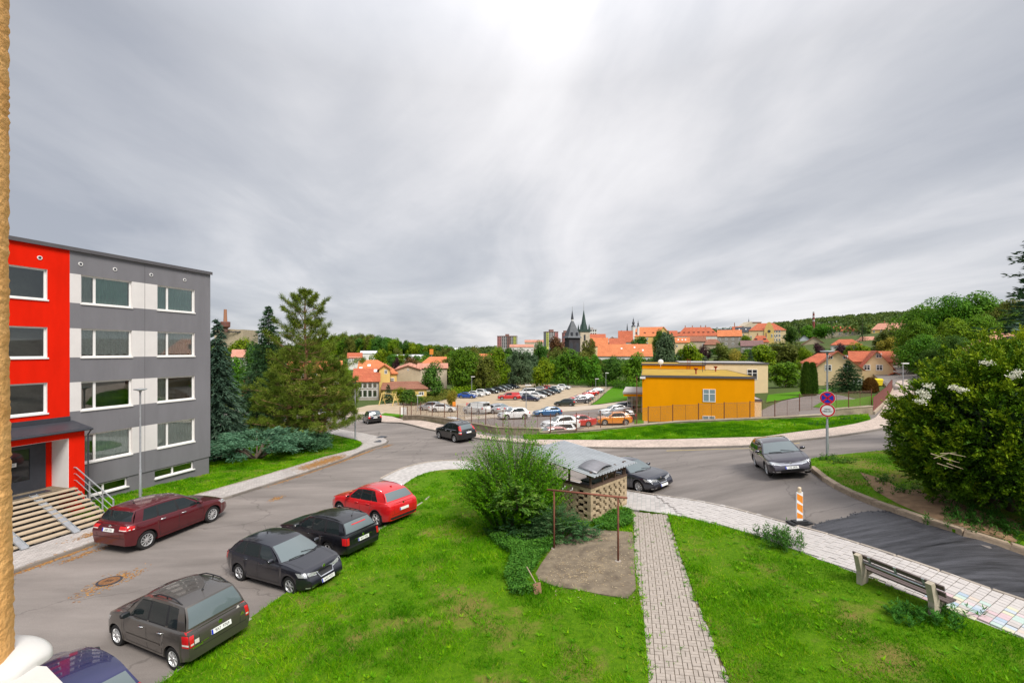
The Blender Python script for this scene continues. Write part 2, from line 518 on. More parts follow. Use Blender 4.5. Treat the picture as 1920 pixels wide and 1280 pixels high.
 # ------------------------------------------------------------------ ground materials
def asphalt_mat(name,base,patch=0.25,crack=True):
 m=mat(name,base,rough=0.9,var=0.18,scale=60,bump=0.25,bscale=160,spec=0.2)
 N,L=m.node_tree.nodes,m.node_tree.links
 b=N['Principled BSDF']
 src=b.inputs['Base Color'].links[0].from_socket
 t=N.new('ShaderNodeTexCoord')
 n=N.new('ShaderNodeTexNoise');n.inputs['Scale'].default_value=0.35;n.inputs['Detail'].default_value=6;n.inputs['Roughness'].default_value=0.6
 mp=N.new('ShaderNodeMapping');mp.inputs['Rotation'].default_value=(0,0,R(-73.6));mp.inputs['Scale'].default_value=(0.5,2.2,1)
 L.new(t.outputs['Object'],mp.inputs[0]);L.new(mp.outputs[0],n.inputs['Vector'])
 mr=N.new('ShaderNodeMapRange');mr.inputs['From Min'].default_value=0.3;mr.inputs['From Max'].default_value=0.7
 mr.inputs['To Min'].default_value=1-patch;mr.inputs['To Max'].default_value=1+patch
 L.new(n.outputs[0],mr.inputs['Value'])
 sc=N.new('ShaderNodeVectorMath');sc.operation='SCALE'
 L.new(src,sc.inputs[0]);L.new(mr.outputs[0],sc.inputs['Scale'])
 last=sc.outputs[0]
 if crack:
  v=N.new('ShaderNodeTexVoronoi');v.feature='DISTANCE_TO_EDGE';v.inputs['Scale'].default_value=0.16
  nn=N.new('ShaderNodeTexNoise');nn.inputs['Scale'].default_value=0.9;nn.inputs['Detail'].default_value=5
  L.new(t.outputs['Object'],nn.inputs['Vector'])
  ad=N.new('ShaderNodeVectorMath');ad.operation='MULTIPLY_ADD';ad.inputs[1].default_value=(1.5,1.5,0)
  L.new(nn.outputs['Color'],ad.inputs[0]);L.new(t.outputs['Object'],ad.inputs[2])
  L.new(ad.outputs[0],v.inputs['Vector'])
  c=N.new('ShaderNodeMapRange');c.inputs['From Min'].default_value=0.0015;c.inputs['From Max'].default_value=0.006
  c.inputs['To Min'].default_value=0.74;c.inputs['To Max'].default_value=1.0
  L.new(v.outputs['Distance'],c.inputs['Value'])
  s2=N.new('ShaderNodeVectorMath');s2.operation='SCALE'
  L.new(last,s2.inputs[0]);L.new(c.outputs[0],s2.inputs['Scale']);last=s2.outputs[0]
 L.new(last,b.inputs['Base Color'])
 return m
def paving_mat(name,col,joint,ang,bw=0.2,bh=0.1,offset=0.5,var=0.14):
 m=bpy.data.materials.new(name);MATS[name]=m;m.use_nodes=True
 N,L=m.node_tree.nodes,m.node_tree.links
 b=N['Principled BSDF'];b.inputs['Roughness'].default_value=0.85;b.inputs['Specular IOR Level'].default_value=0.2
 t=N.new('ShaderNodeTexCoord');mp=N.new('ShaderNodeMapping');mp.inputs['Rotation'].default_value=(0,0,ang)
 L.new(t.outputs['Object'],mp.inputs[0])
 br=N.new('ShaderNodeTexBrick');br.offset=offset
 br.inputs['Scale'].default_value=1.0;br.inputs['Brick Width'].default_value=bw;br.inputs['Row Height'].default_value=bh
 br.inputs['Mortar Size'].default_value=0.007;br.inputs['Mortar Smooth'].default_value=0.3
 br.inputs['Color1'].default_value=(*[c*(1-var)for c in col],1);br.inputs['Color2'].default_value=(*[min(1,c*(1+var))for c in col],1)
 br.inputs['Mortar'].default_value=(*joint,1)
 L.new(mp.outputs[0],br.inputs['Vector'])
 n=N.new('ShaderNodeTexNoise');n.inputs['Scale'].default_value=0.8;n.inputs['Detail'].default_value=6
 L.new(t.outputs['Object'],n.inputs['Vector'])
 mr=N.new('ShaderNodeMapRange');mr.inputs['To Min'].default_value=0.75;mr.inputs['To Max'].default_value=1.25
 L.new(n.outputs[0],mr.inputs['Value'])
 sc=N.new('ShaderNodeVectorMath');sc.operation='SCALE';L.new(br.outputs['Color'],sc.inputs[0]);L.new(mr.outputs[0],sc.inputs['Scale'])
 L.new(sc.outputs[0],b.inputs['Base Color'])
 bp=N.new('ShaderNodeBump');bp.inputs['Strength'].default_value=0.5;bp.inputs['Distance'].default_value=0.01;bp.invert=True
 L.new(br.outputs['Fac'],bp.inputs['Height']);L.new(bp.outputs[0],b.inputs['Normal'])
 return m
def turf_mat(name,g1,g2,soil,amount=0.45,scale=0.5):
 m=bpy.data.materials.new(name);MATS[name]=m;m.use_nodes=True
 N,L=m.node_tree.nodes,m.node_tree.links
 b=N['Principled BSDF'];b.inputs['Roughness'].default_value=0.95;b.inputs['Specular IOR Level'].default_value=0.1
 t=N.new('ShaderNodeTexCoord')
 def noise(s,d=6):
  n=N.new('ShaderNodeTexNoise');n.inputs['Scale'].default_value=s;n.inputs['Detail'].default_value=d;n.inputs['Roughness'].default_value=0.68
  L.new(t.outputs['Object'],n.inputs['Vector']);return n.outputs[0]
 r=N.new('ShaderNodeValToRGB');r.color_ramp.elements[0].position=0.35;r.color_ramp.elements[1].position=0.66
 r.color_ramp.elements[0].color=(*g1,1);r.color_ramp.elements[1].color=(*g2,1)
 L.new(noise(9.0),r.inputs[0])
 k=N.new('ShaderNodeMapRange');k.inputs['From Min'].default_value=0.62-amount*0.2;k.inputs['From Max'].default_value=0.72-amount*0.1
 L.new(noise(scale,8),k.inputs['Value'])
 mx=N.new('ShaderNodeMix');mx.data_type='RGBA';L.new(k.outputs[0],mx.inputs['Factor'])
 L.new(r.outputs[0],mx.inputs['A']);mx.inputs['B'].default_value=(*soil,1)
 L.new(mx.outputs['Result'],b.inputs['Base Color'])
 bp=N.new('ShaderNodeBump');bp.inputs['Strength'].default_value=0.9;bp.inputs['Distance'].default_value=0.05
 L.new(noise(24.0,4),bp.inputs['Height']);L.new(bp.outputs[0],b.inputs['Normal'])
 return m
M_ASPH=asphalt_mat('worn_asphalt',(0.205,0.180,0.163))
M_ASPH2=asphalt_mat('lot_asphalt',(0.20,0.175,0.16),0.15,False)
M_FRESH=mat('tack_coated_asphalt',(0.020,0.021,0.027),rough=0.45,var=0.7,scale=1.6,bump=0.9,bscale=60,spec=0.5,rvar=0.3,col2=(.075,.075,.086),detail=12)
_m=M_FRESH.node_tree;_t=[n for n in _m.nodes if n.type=='TEX_NOISE'][0];_mp=_m.nodes.new('ShaderNodeMapping');_mp.inputs['Rotation'].default_value=(0,0,R(52));_mp.inputs['Scale'].default_value=(.35,4.5,1)
_m.links.new([n for n in _m.nodes if n.type=='TEX_COORD'][0].outputs['Object'],_mp.inputs[0]);_m.links.new(_mp.outputs[0],_t.inputs['Vector'])
M_GRAVEL=mat('lot_gravel',(0.40,0.315,0.215),rough=0.95,var=0.22,scale=0.6,bump=0.3,bscale=30,detail=9)
M_TURF=turf_mat('turf',(0.060,0.150,0.003),(0.110,0.220,0.005),(0.22,0.165,0.05),0.5)
M_TURF_FAR=turf_mat('far_turf',(0.055,0.165,0.004),(0.09,0.235,0.006),(0.15,0.15,0.05),0.15)
M_FIELD=turf_mat('hill_ground',(0.05,0.075,0.02),(0.09,0.12,0.035),(0.12,0.12,0.05),0.3,0.02)
M_CONC=mat('kerb_concrete',(0.36,0.31,0.26),rough=0.9,var=0.18,scale=5,bump=0.3,bscale=40,obj_rand=0.12)
M_CONC_D=mat('dark_kerb_concrete',(0.21,0.185,0.16),rough=0.9,var=0.2,scale=5,bump=0.3,bscale=40,obj_rand=0.15)
M_SOIL=mat('bare_soil',(0.22,0.165,0.095),rough=0.97,var=0.3,scale=4,bump=0.6,bscale=25)
M_PAD=mat('weathered_slab',(0.155,0.118,0.085),rough=0.95,var=0.34,scale=2.2,bump=0.5,bscale=60,col2=(0.27,0.215,0.145),detail=10)
STREET_A=math.atan2(SD.y,SD.x)
M_PAVE_L=paving_mat('grey_paving',(0.42,0.385,0.36),(0.22,0.20,0.18),-STREET_A,0.2,0.1)
M_PAVE_W=paving_mat('pale_paving',(0.47,0.435,0.41),(0.30,0.33,0.31),-STREET_A,0.2,0.2)
M_PAVE_P=paving_mat('pinkish_paving',(0.50,0.405,0.34),(0.29,0.23,0.20),R(-60),0.24,0.12)
# ------------------------------------------------------------------ ground sheets
def col_mesh(name,rows,mats,yfun,hf,drop=0.0):
 V,F=[],[]
 nc=len(CS)
 for j in range(rows):
  ys=yfun(j/(rows-1));xs=CS*(ys+25)
  V.append(np.stack([xs,ys,hf(xs,ys)-drop],-1))
 V=np.concatenate(V)
 F=np.array([(j*nc+i,j*nc+i+1,(j+1)*nc+i+1,(j+1)*nc+i)for j in range(rows-1)for i in range(nc-1)])
 me=np_mesh(name,V,F,mats,smooth=True)
 return link(name,me)
road=col_mesh('road',130,M_ASPH,lambda t:-12+(WY+12)*(t**1.25),hU)
tag(road,kind='structure')
ground=col_mesh('ground',150,M_FIELD,lambda t:(WY+25)*((3600.0/(WY+25))**(t**1.15))-25,hL)
tag(ground,kind='structure')
bx_=CS*(WY+25)
tu,tl=hU(bx_,WY),hL(bx_,WY)
bank=link('embankment',np_mesh('embankment',np.concatenate([np.stack([bx_,WY,np.maximum(tu,tl)],-1),np.stack([bx_,WY+.02,np.minimum(tu,tl)-.3],-1)]),np.array([(i,i+1,len(CS)+i+1,len(CS)+i)for i in range(len(CS)-1)]),M_SOIL))
tag(bank,kind='structure')
def gp(*pts,low=None):return[tuple(G(x,y,low)[:2])for x,y in pts]
BOX1=None
def unit_box():
 """A shared 1 x 1 x 1 block with softened upper edges, origin at the middle of its top."""
 global BOX1
 if BOX1 is None:
  b=MB();e=0.03
  b.add([(-.5,-.5,-1),(.5,-.5,-1),(.5,.5,-1),(-.5,.5,-1),(-.5,-.5,-.12),(.5,-.5,-.12),(.5,.5,-.12),(-.5,.5,-.12),(-.5+e,-.5+e,0),(.5-e,-.5+e,0),(.5-e,.5-e,0),(-.5+e,.5-e,0)],[(8,9,10,11)]+[(k,(k+1)%4,4+(k+1)%4,4+k)for k in range(4)]+[(4+k,4+(k+1)%4,8+(k+1)%4,8+k)for k in range(4)])
  BOX1=b
 return BOX1
BLOCKS={}
def block_mesh(m):
 if m.name not in BLOCKS:BLOCKS[m.name]=unit_box().mesh('block',m)
 return BLOCKS[m.name]
def kerb(line,parent,material,w=0.14,hgt=0.3,top=0.125,length=1.0,hf=None,side=0.0,name='kerb_stone',gap=0.012):
 """Kerb stones laid one by one along a line on the ground."""
 hf=hf or hU
 P=np.array(line);seg=np.hypot(*np.diff(P,axis=0).T);L=np.concatenate([[0],np.cumsum(seg)])
 n=max(1,int(round(L[-1]/length)));S=np.linspace(0,L[-1],n+1)
 X,Y=np.interp(S,L,P[:,0]),np.interp(S,L,P[:,1]);Z=hf(X,Y)+top
 me=block_mesh(material)
 for i in range(n):
  a,b=Vector((X[i],Y[i],Z[i])),Vector((X[i+1],Y[i+1],Z[i+1]))
  d=(b-a);l=d.length;d.normalize()
  sd=Vector((-d.y,d.x,0)).normalized();up=d.cross(sd)
  M=Matrix((d,sd,up)).transposed().to_4x4()@Matrix.Rotation(random.uniform(-.008,.008),4,'X')
  M=Matrix.Translation((a+b)/2+sd*side+Vector((0,0,random.uniform(-.006,.006))))@M@Matrix.Diagonal((l-gap,w,hgt,1))
  o=link(name,me,parent);o.matrix_world=M;o.matrix_basis=M
kerb_l=[ST(s,-22.45)for s in np.arange(0,32,2.0)]
corner=gp((690,842),(712,836.5),(724,831.5),(727,828.5),(724,825),(712,820.5),(690,815.5),(662,810.5),(635,805.5),(605,800))
inner=gp((595,812),(620,816),(645,821.5),(668,827),(680,831.5),(680.5,836),(668,845),(648,849.5))
edge_l=smooth_line(kerb_l[-3:]+corner,2)
kl=kerb_l[:-3]+edge_l
back_l=smooth_line(inner,2)+[ST(s,-24.3)for s in np.arange(30,-1,-2.0)]
pave_l=sheet('pavement',kl+back_l,0.8,0.12,M_PAVE_L,0.3);tag(pave_l,kind='structure')
kerb(kl,pave_l,M_CONC_D,side=-0.06)
kerb(smooth_line(inner,2)+[ST(s,-24.3)for s in np.arange(30,16,-2.0)],pave_l,M_CONC,w=0.07,top=0.16,hgt=0.3)
lawn_l=sheet('lawn',[ST(15.3,-24.33)]+[ST(s,-24.33)for s in np.arange(16,31,2.0)]+smooth_line(inner,2)[::-1]+[ST(42.5,-40),ST(43.5,-60),ST(23.9,-60),ST(23.9,-28.35),ST(15.3,-28.35)],0.9,0.13,M_TURF,0.3)
tag(lawn_l,kind='structure')
park=[ST(s,-11.42)for s in np.arange(1,23.2,1.0)]+gp((786,951.5))
walk_in=smooth_line(gp((757,911),(778,896),(805,886),(840,881.5),(875,882),(905,886),(960,905),(1040,925),(1120,945),(1182,957)),2)
path_l=gp((1184,962),(1187,1000),(1191,1060),(1198,1120),(1207,1170),(1212,1220),(1216,1279))
path_r=gp((1253,968),(1262,1000),(1276,1045),(1296,1100),(1319,1160),(1343,1220),(1368,1279))
ext=lambda a,b,y:(a[0]+(b[0]-a[0])*(y-a[1])/(b[1]-a[1]),y)
pl_end,pr_end=ext(path_l[-2],path_l[-1],2.0),ext(path_r[-2],path_r[-1],2.0)
lawn_c=sheet('lawn',park+gp((771,946))+walk_in+path_l+[pl_end,(-7.5,1.0)],0.6,0.10,M_TURF,0.3)
tag(lawn_c,kind='structure')
kerb(park,lawn_c,M_CONC,w=0.10,top=0.10,side=-0.05)
kerb(gp((790,950),(771,945)),lawn_c,M_CONC,w=0.10,top=0.10)
walk_out=smooth_line(gp((714,899),(738,886),(765,875.5),(800,867.5),(840,864),(880,865),(930,872),(1000,887),(1090,905),(1180,921.5),(1258,935),(1400,964),(1517,995),(1672,1047),(1830,1102.5),(1919,1131)),2)
wo_end=[(walk_out[-1][0]+5.2,walk_out[-1][1]-6.6)]
walk_in2=smooth_line(gp((1182,957),(1252,966.5),(1345,987),(1417,1008),(1519,1046),(1582,1071)),1)+gp((1775,1147),(1919,1205))
wi_end=[(walk_in2[-1][0]+5.2,walk_in2[-1][1]-6.6)]
footway=sheet('footway',walk_out+wo_end+wi_end[::-1]+walk_in2[::-1]+walk_in[::-1][1:],0.6,0.075,M_PAVE_W,0.25)
tag(footway,kind='structure')
kerb(walk_out+wo_end,footway,M_CONC,w=0.12,top=0.122,side=0.0)
lawn_r=sheet('lawn',path_r[:1]+walk_in2[1:]+wi_end+[(13.5,1.0),pr_end]+path_r[::-1][:-1],0.6,0.09,M_TURF,0.3)
tag(lawn_r,kind='structure')
path_bed=sheet('path_bed',path_l+[pl_end,pr_end]+path_r[::-1],0.6,0.045,M_SOIL,0.2)
tag(path_bed,kind='structure')
M_BLOCK=mat('grey_paver',(0.40,0.345,0.295),rough=0.9,var=0.16,scale=7,bump=0.3,bscale=50,obj_rand=0.16)
M_SLAB=mat('pale_slab',(0.47,0.435,0.41),rough=0.88,var=0.1,scale=5,bump=0.25,bscale=50,obj_rand=0.07)
def lay(cells,parent,material,off,thick=0.06,hf=None,name='paver',chalk=None,jitter=0.004,most=300):
 """cells: (x, y, angle, length, width). The most visible 300 are single objects, the rest are one mesh of the same blocks."""
 hf=hf or hU
 cells=sorted(cells,key=lambda c:math.hypot(c[0],c[1],6))
 xs=np.array([c[0]for c in cells]);ys=np.array([c[1]for c in cells])
 z=hf(xs,ys);gx=(hf(xs+.1,ys)-z)/.1;gy=(hf(xs,ys+.1)-z)/.1
 me=block_mesh(material);rest=MB();ub=unit_box()
 n_single=0
 for i,(x,y,a,l,w)in enumerate(cells):
  nrm=Vector((-gx[i]+random.gauss(0,jitter*2),-gy[i]+random.gauss(0,jitter*2),1)).normalized()
  d=Vector((math.cos(a),math.sin(a),0));d=(d-nrm*d.dot(nrm)).normalized();s=nrm.cross(d)
  M=Matrix.Translation((x,y,z[i]+off+random.gauss(0,jitter)))@Matrix((d,s,nrm)).transposed().to_4x4()@Matrix.Diagonal((l,w,thick,1))
  mm=chalk(x,y)if chalk else None
  if n_single<most or mm is not None:
   if n_single>=most:mm=None
  if n_single<most:
   o=link(name,block_mesh(mm)if mm else me,parent);o.matrix_basis=M;n_single+=1
  else:
   rest.add([M@Vector(p)for p in ub.v],ub.f)
 if rest.v:
  tag(rest.build(name+'_field',material,parent,fixn=False),kind='stuff')
def weave(poly,org,ang,bl=0.2,bw=0.1):
 P=np.array(poly);A=[]
 c,s=math.cos(ang),math.sin(ang)
 for i in range(-80,80):
  for j in range(-120,120):
   u,v=i*bl,j*bl
   two=((0,-bw/2),(0,bw/2))if(i+j)%2 else((-bw/2,0),(bw/2,0))
   for du,dv in two:
    x,y=org[0]+(u+du)*c-(v+dv)*s,org[1]+(u+du)*s+(v+dv)*c
    A.append((x,y,ang+(0 if(i+j)%2 else math.pi/2)))
 X=np.array([a[0]for a in A]);Y=np.array([a[1]for a in A])
 k=inside(poly,X,Y)
 return[(a[0],a[1],a[2],bl-0.012,bw-0.012)for a,q in zip(A,k)if q]
path_poly=path_l+[pl_end,pr_end]+path_r[::-1]
lay(weave(path_poly,path_l[3],STREET_A+R(2)),path_bed,M_BLOCK,0.075)
CHALK=[mat('chalk_'+n,c,rough=0.9,var=0.12,scale=8)for n,c in(('pink',(.52,.39,.40)),('rose',(.53,.44,.44)),('yellow',(.53,.51,.38)),('mint',(.42,.51,.46)),('blue',(.34,.41,.48)),('sky',(.43,.47,.51)),('peach',(.53,.45,.38)))]
wdir=Vector(walk_out[-1])-Vector(walk_out[-20]);wang=math.atan2(wdir.y,wdir.x)
chalk_a,chalk_b=Vector(gp((1800,1120))[0]),Vector(gp((1900,1170))[0])
def chalk(x,y):
 p=Vector((x,y));m=(chalk_a+chalk_b)/2
 if(p-m).length<1.25 and random.random()<0.75:
  return random.choice(CHALK)
 return None
fw_poly=walk_out+wo_end+wi_end[::-1]+walk_in2[::-1]+walk_in[::-1][1:]
def rows(poly,org,ang,bl,bw,xlim):
 A=[];c,s=math.cos(ang),math.sin(ang)
 for i in range(-150,150):
  for j in range(-50,50):
   u,v=i*bl,j*bw
   A.append((org[0]+u*c-v*s,org[1]+u*s+v*c))
 X=np.array([a[0]for a in A]);Y=np.array([a[1]for a in A])
 k=inside(poly,X,Y)&(X>xlim)
 return[(x,y,ang,bl-0.012,bw-0.008)for x,y in zip(X[k],Y[k])]
lay(rows(fw_poly,walk_out[-1],wang,0.20,0.145,7.0),footway,M_SLAB,0.113,chalk=chalk,name='slab')
kerb_rr=smooth_line(gp((1519,880),(1541,899),(1570,917),(1610,935),(1680,962),(1772,996),(1850,1016),(1919,1038)),1)
kr_end=[(kerb_rr[-1][0]+5.0,kerb_rr[-1][1]-4.6)]
fresh_poly=gp((1516,993),(1530,983),(1560,974),(1588,970),(1600,963),(1625,959),(1650,958),(1668,961))
fresh=sheet('fresh_asphalt',fresh_poly+[p for p in kerb_rr if p[0]>fresh_poly[-1][0]+.2]+kr_end+wo_end+[p for p in walk_out[::-1]if p[0]>fresh_poly[0][0]+.1],0.5,0.014,M_FRESH)
tag(fresh,kind='structure')
verge=sheet('verge',kerb_rr+kr_end+[(34,12),(48,26),(46,34)]+gp((1780,838),(1690,846),(1640,849),(1580,855),(1522,863),(1515,870)),0.8,0.12,M_TURF,0.3)
tag(verge,kind='structure')
soil_poly=smooth_line(gp((1612,890),(1660,905),(1690,925),(1735,922),(1790,945),(1830,965),(1919,985),(1919,1030),(1850,1010),(1772,988),(1700,960),(1640,925)),1)
tag(sheet('bare_ground',soil_poly+[],.5,0.135,mat('brown_soil',(.25,.155,.085),rough=.97,var=.3,scale=3,bump=.7,bscale=25,detail=9)),kind='structure')
kerb(kerb_rr+kr_end,verge,mat('old_kerb',(0.36,0.275,0.195),rough=0.95,var=0.3,scale=4,bump=0.5,bscale=20,obj_rand=0.2),w=0.26,top=0.19,hgt=0.4,side=0.05)
kerb_f=smooth_line(gp((600,776),(660,783),(700,787.5),(780,801),(830,810.5),(885,820.8),(935,827.5),(1020,836),(1090,839.5),(1160,840),(1300,840),(1435,836.5),(1488,827.5),(1560,820),(1620,811),(1679,799),(1760,780)),2)
wall_f=gp((600,768),(660,774),(720,779),(779,789),(882,812),(935,822),(1000,826),(1060,826.5),(1160,826.5),(1300,824.5),(1430,821),(1500,811),(1560,804),(1600,797),(1632,789),(1642,784),(1652,772),(1664,750),(1674,728),(1682,715),(1702,712),(1704,728))
far_pave=sheet('far_pavement',kerb_f+gp((1745,772))+wall_f[::-1],1.2,0.11,M_PAVE_P,0.3)
tag(far_pave,kind='structure')
kerb(kerb_f,far_pave,M_CONC_D,w=0.16,top=0.12,length=1.0,side=-0.05)
strip=smooth_line(gp((985,825.6),(1060,826.2),(1160,826.2),(1300,824.2),(1430,820.6),(1500,810.6),(1560,803.6),(1600,796.6),(1632,788.6)),1)
def off_wall(x0,x1,k,n=30):
 xs=np.linspace(x0,x1,n);pts=[]
 wx=[p[0]for p in WALL];wyv=[p[1]for p in WALL]
 for x in xs:pts.append((x,float(np.interp(x,wx,wyv))-k))
 return pts
verge_f=sheet('far_verge',strip+off_wall(1.0,33.4,0.12)[::-1],0.7,0.15,M_TURF_FAR,0.3)
tag(verge_f,kind='structure')
# ------------------------------------------------------------------ block of flats on the left
M_RED=mat('red_render',(0.72,0.016,0.004),rough=0.95,spec=0.05,var=0.09,scale=1.5,stretch=(1,1,.3),detail=8,bump=0.15,bscale=120)
M_GREY=mat('grey_render',(0.185,0.180,0.192),rough=0.9,var=0.09,scale=1.2,stretch=(1,1,.25),detail=8,bump=0.15,bscale=120)
M_WHITE_R=mat('white_render',(0.70,0.665,0.64),rough=0.9,var=0.04,scale=1.5,bump=0.1,bscale=120)
M_PLINTH=mat('grey_plinth',(0.175,0.168,0.178),rough=0.9,var=0.07,scale=1.5,bump=0.2,bscale=80)
M_PVC=mat('white_pvc',(0.80,0.78,0.75),rough=0.4,var=0.02,scale=3)
M_PANE=clear_mat('window_glass',(0.90,0.95,0.92),0.05)
M_ROOM=mat('dim_room',(0.16,0.15,0.125),rough=0.9,var=0.3,scale=0.8)
M_FLASH=mat('roof_flashing',(0.10,0.095,0.10),rough=0.4,var=0.08,spec=0.4)
M_STEEL=mat('galvanised_steel',(0.42,0.44,0.46),rough=0.45,var=0.12,scale=8,metal=0.55)
M_ANTH=mat('anthracite_metal',(0.045,0.048,0.058),rough=0.45,var=0.1)
M_LACE=mat('lace_curtain',(0.78,0.74,0.76),rough=0.9,var=0.3,scale=14,detail=8)
M_TEAL=mat('teal_blind',(0.34,0.56,0.49),rough=0.8,var=0.08,scale=3)
M_NET=mat('net_curtain',(0.80,0.84,0.81),rough=0.9,var=0.2,scale=10,stretch=(6,6,0.4))
M_GCURT=mat('grey_curtain',(0.52,0.54,0.50),rough=0.9,var=0.2,scale=10,stretch=(6,6,0.4))
BT=-28.3
BROOT=Vector((*ST(16,BT-5),0))
flats=empty('apartment_block',BROOT,label='red and grey rendered block of flats with white window bands',cat='apartment block')
def bp(a,n,z):
 """Point of the block: a along the street, n out from the facade, z up (local to its root)."""
 x,y=ST(a,BT+n)
 return Vector((x,y,z))-BROOT
A0,A1,ZR=3.0,23.8,13.42
sills=[2.30,5.08,7.86,10.67]
OPEN=[]
for zs in sills:
 OPEN+=[(16.45,18.9,zs,zs+1.5,'two'),(20.32,22.68,zs,zs+1.5,'two')]
for zs in(5.14,7.86,10.7):
 OPEN+=[(12.85,15.05,zs,zs+1.5,'one')]
OPEN+=[(8.0,10.3,z,z+1.5,'two')for z in sills]
def colour_at(a,z):
 if a<11.9:return 1
 if a<15.96:return 0
 for zs in sills:
  if zs<z<zs+1.5 and a<20.32:return 2
 return 1
cuts_a=sorted({A0,A1,11.9,15.96,19.6,*[o[0]for o in OPEN],*[o[1]for o in OPEN]})
cuts_z=sorted({1.06,ZR,*[o[2]for o in OPEN],*[o[3]for o in OPEN]})
class Bands(dict):
 def __missing__(s,k):
  s[k]=MB();return s[k]
skins=Bands()
for i in range(len(cuts_a)-1):
 for j in range(len(cuts_z)-1):
  a,b,z,y=cuts_a[i],cuts_a[i+1],cuts_z[j],cuts_z[j+1]
  am,zm=(a+b)/2,(z+y)/2
  if any(o[0]<am<o[1]and o[2]<zm<o[3]for o in OPEN):continue
  skins[(2,j,am>19)if colour_at(am,zm)==2 else colour_at(am,zm)].add([bp(a,0,z),bp(b,0,z),bp(b,0,y),bp(a,0,y)],[(0,1,2,3)])
skins[1].add([bp(A1,0,1.06),bp(A1,-11,1.06),bp(A1,-11,ZR),bp(A1,0,ZR)],[(0,1,2,3)])
skins[1].add([bp(A1,0,1.06),bp(A1,-.05,1.06),bp(A0,-.05,1.06),bp(A0,0,1.06)],[(0,1,2,3)])
for nm,sk,m in[('red_facade',skins[0],M_RED),('grey_facade',skins[1],M_GREY)]+[('white_band',v,M_WHITE_R)for k,v in skins.items()if isinstance(k,tuple)]:
 sk.build(nm,m,flats,fixn=False)
BAS=[(16.55,18.7,.50,1.0),(20.2,22.65,.50,1.0)]
pl=MB()
ca_=sorted({A0,A1-.06,*[o[0]for o in BAS],*[o[1]for o in BAS]});cz_=[-1.2,.50,1.0,1.06]
for i in range(len(ca_)-1):
 for j in range(3):
  am,zm=(ca_[i]+ca_[i+1])/2,(cz_[j]+cz_[j+1])/2
  if any(o[0]<am<o[1]and o[2]<zm<o[3]for o in BAS):continue
  pl.add([bp(ca_[i],-.05,cz_[j]),bp(ca_[i+1],-.05,cz_[j]),bp(ca_[i+1],-.05,cz_[j+1]),bp(ca_[i],-.05,cz_[j+1])],[(0,1,2,3)])
pl.add([bp(A1-.06,-.05,-1.2),bp(A1-.06,-11,-1.2),bp(A1-.06,-11,1.06),bp(A1-.06,-.05,1.06)],[(0,1,2,3)])
pl.build('plinth',M_PLINTH,flats,fixn=False)
rf=MB()
rf.hexa([bp(A0,-11.2,ZR),bp(A1+.06,-11.2,ZR),bp(A1+.06,.10,ZR),bp(A0,.10,ZR),bp(A0,-11.2,ZR+.07),bp(A1+.06,-11.2,ZR+.07),bp(A1+.06,.10,ZR+.07),bp(A0,.10,ZR+.07)])
rf.hexa([bp(A0,.10,ZR-.09),bp(A1+.06,.10,ZR-.09),bp(A1+.06,.13,ZR-.09),bp(A0,.13,ZR-.09),bp(A0,.10,ZR+.1),bp(A1+.06,.10,ZR+.1),bp(A1+.06,.13,ZR+.1),bp(A0,.13,ZR+.1)])
rf.build('roof_edge',M_FLASH,flats)
def lbox(mb,f,a0,a1,n0,n1,z0,z1,mi=0):
 mb.hexa([f(a0,n0,z0),f(a1,n0,z0),f(a1,n1,z0),f(a0,n1,z0),f(a0,n0,z1),f(a1,n0,z1),f(a1,n1,z1),f(a0,n1,z1)],mi)
def curtain_mesh(f,a0,a1,z0,z1,n,amp=0.035,scallop=False):
 mb=MB();k=max(8,int((a1-a0)*26));V,F=[],[]
 for i in range(k+1):
  t=i/k;a=a0+(a1-a0)*t
  w=amp*math.sin(i*1.35+0.6*math.sin(i*.5))
  zb=z0+(0.06*abs(math.sin(t*math.pi*6))if scallop else 0)
  V+=[f(a,n+w,zb),f(a,n+w,z1)]
 for i in range(k):F.append((2*i,2*i+2,2*i+3,2*i+1))
 return mb.add(V,F)
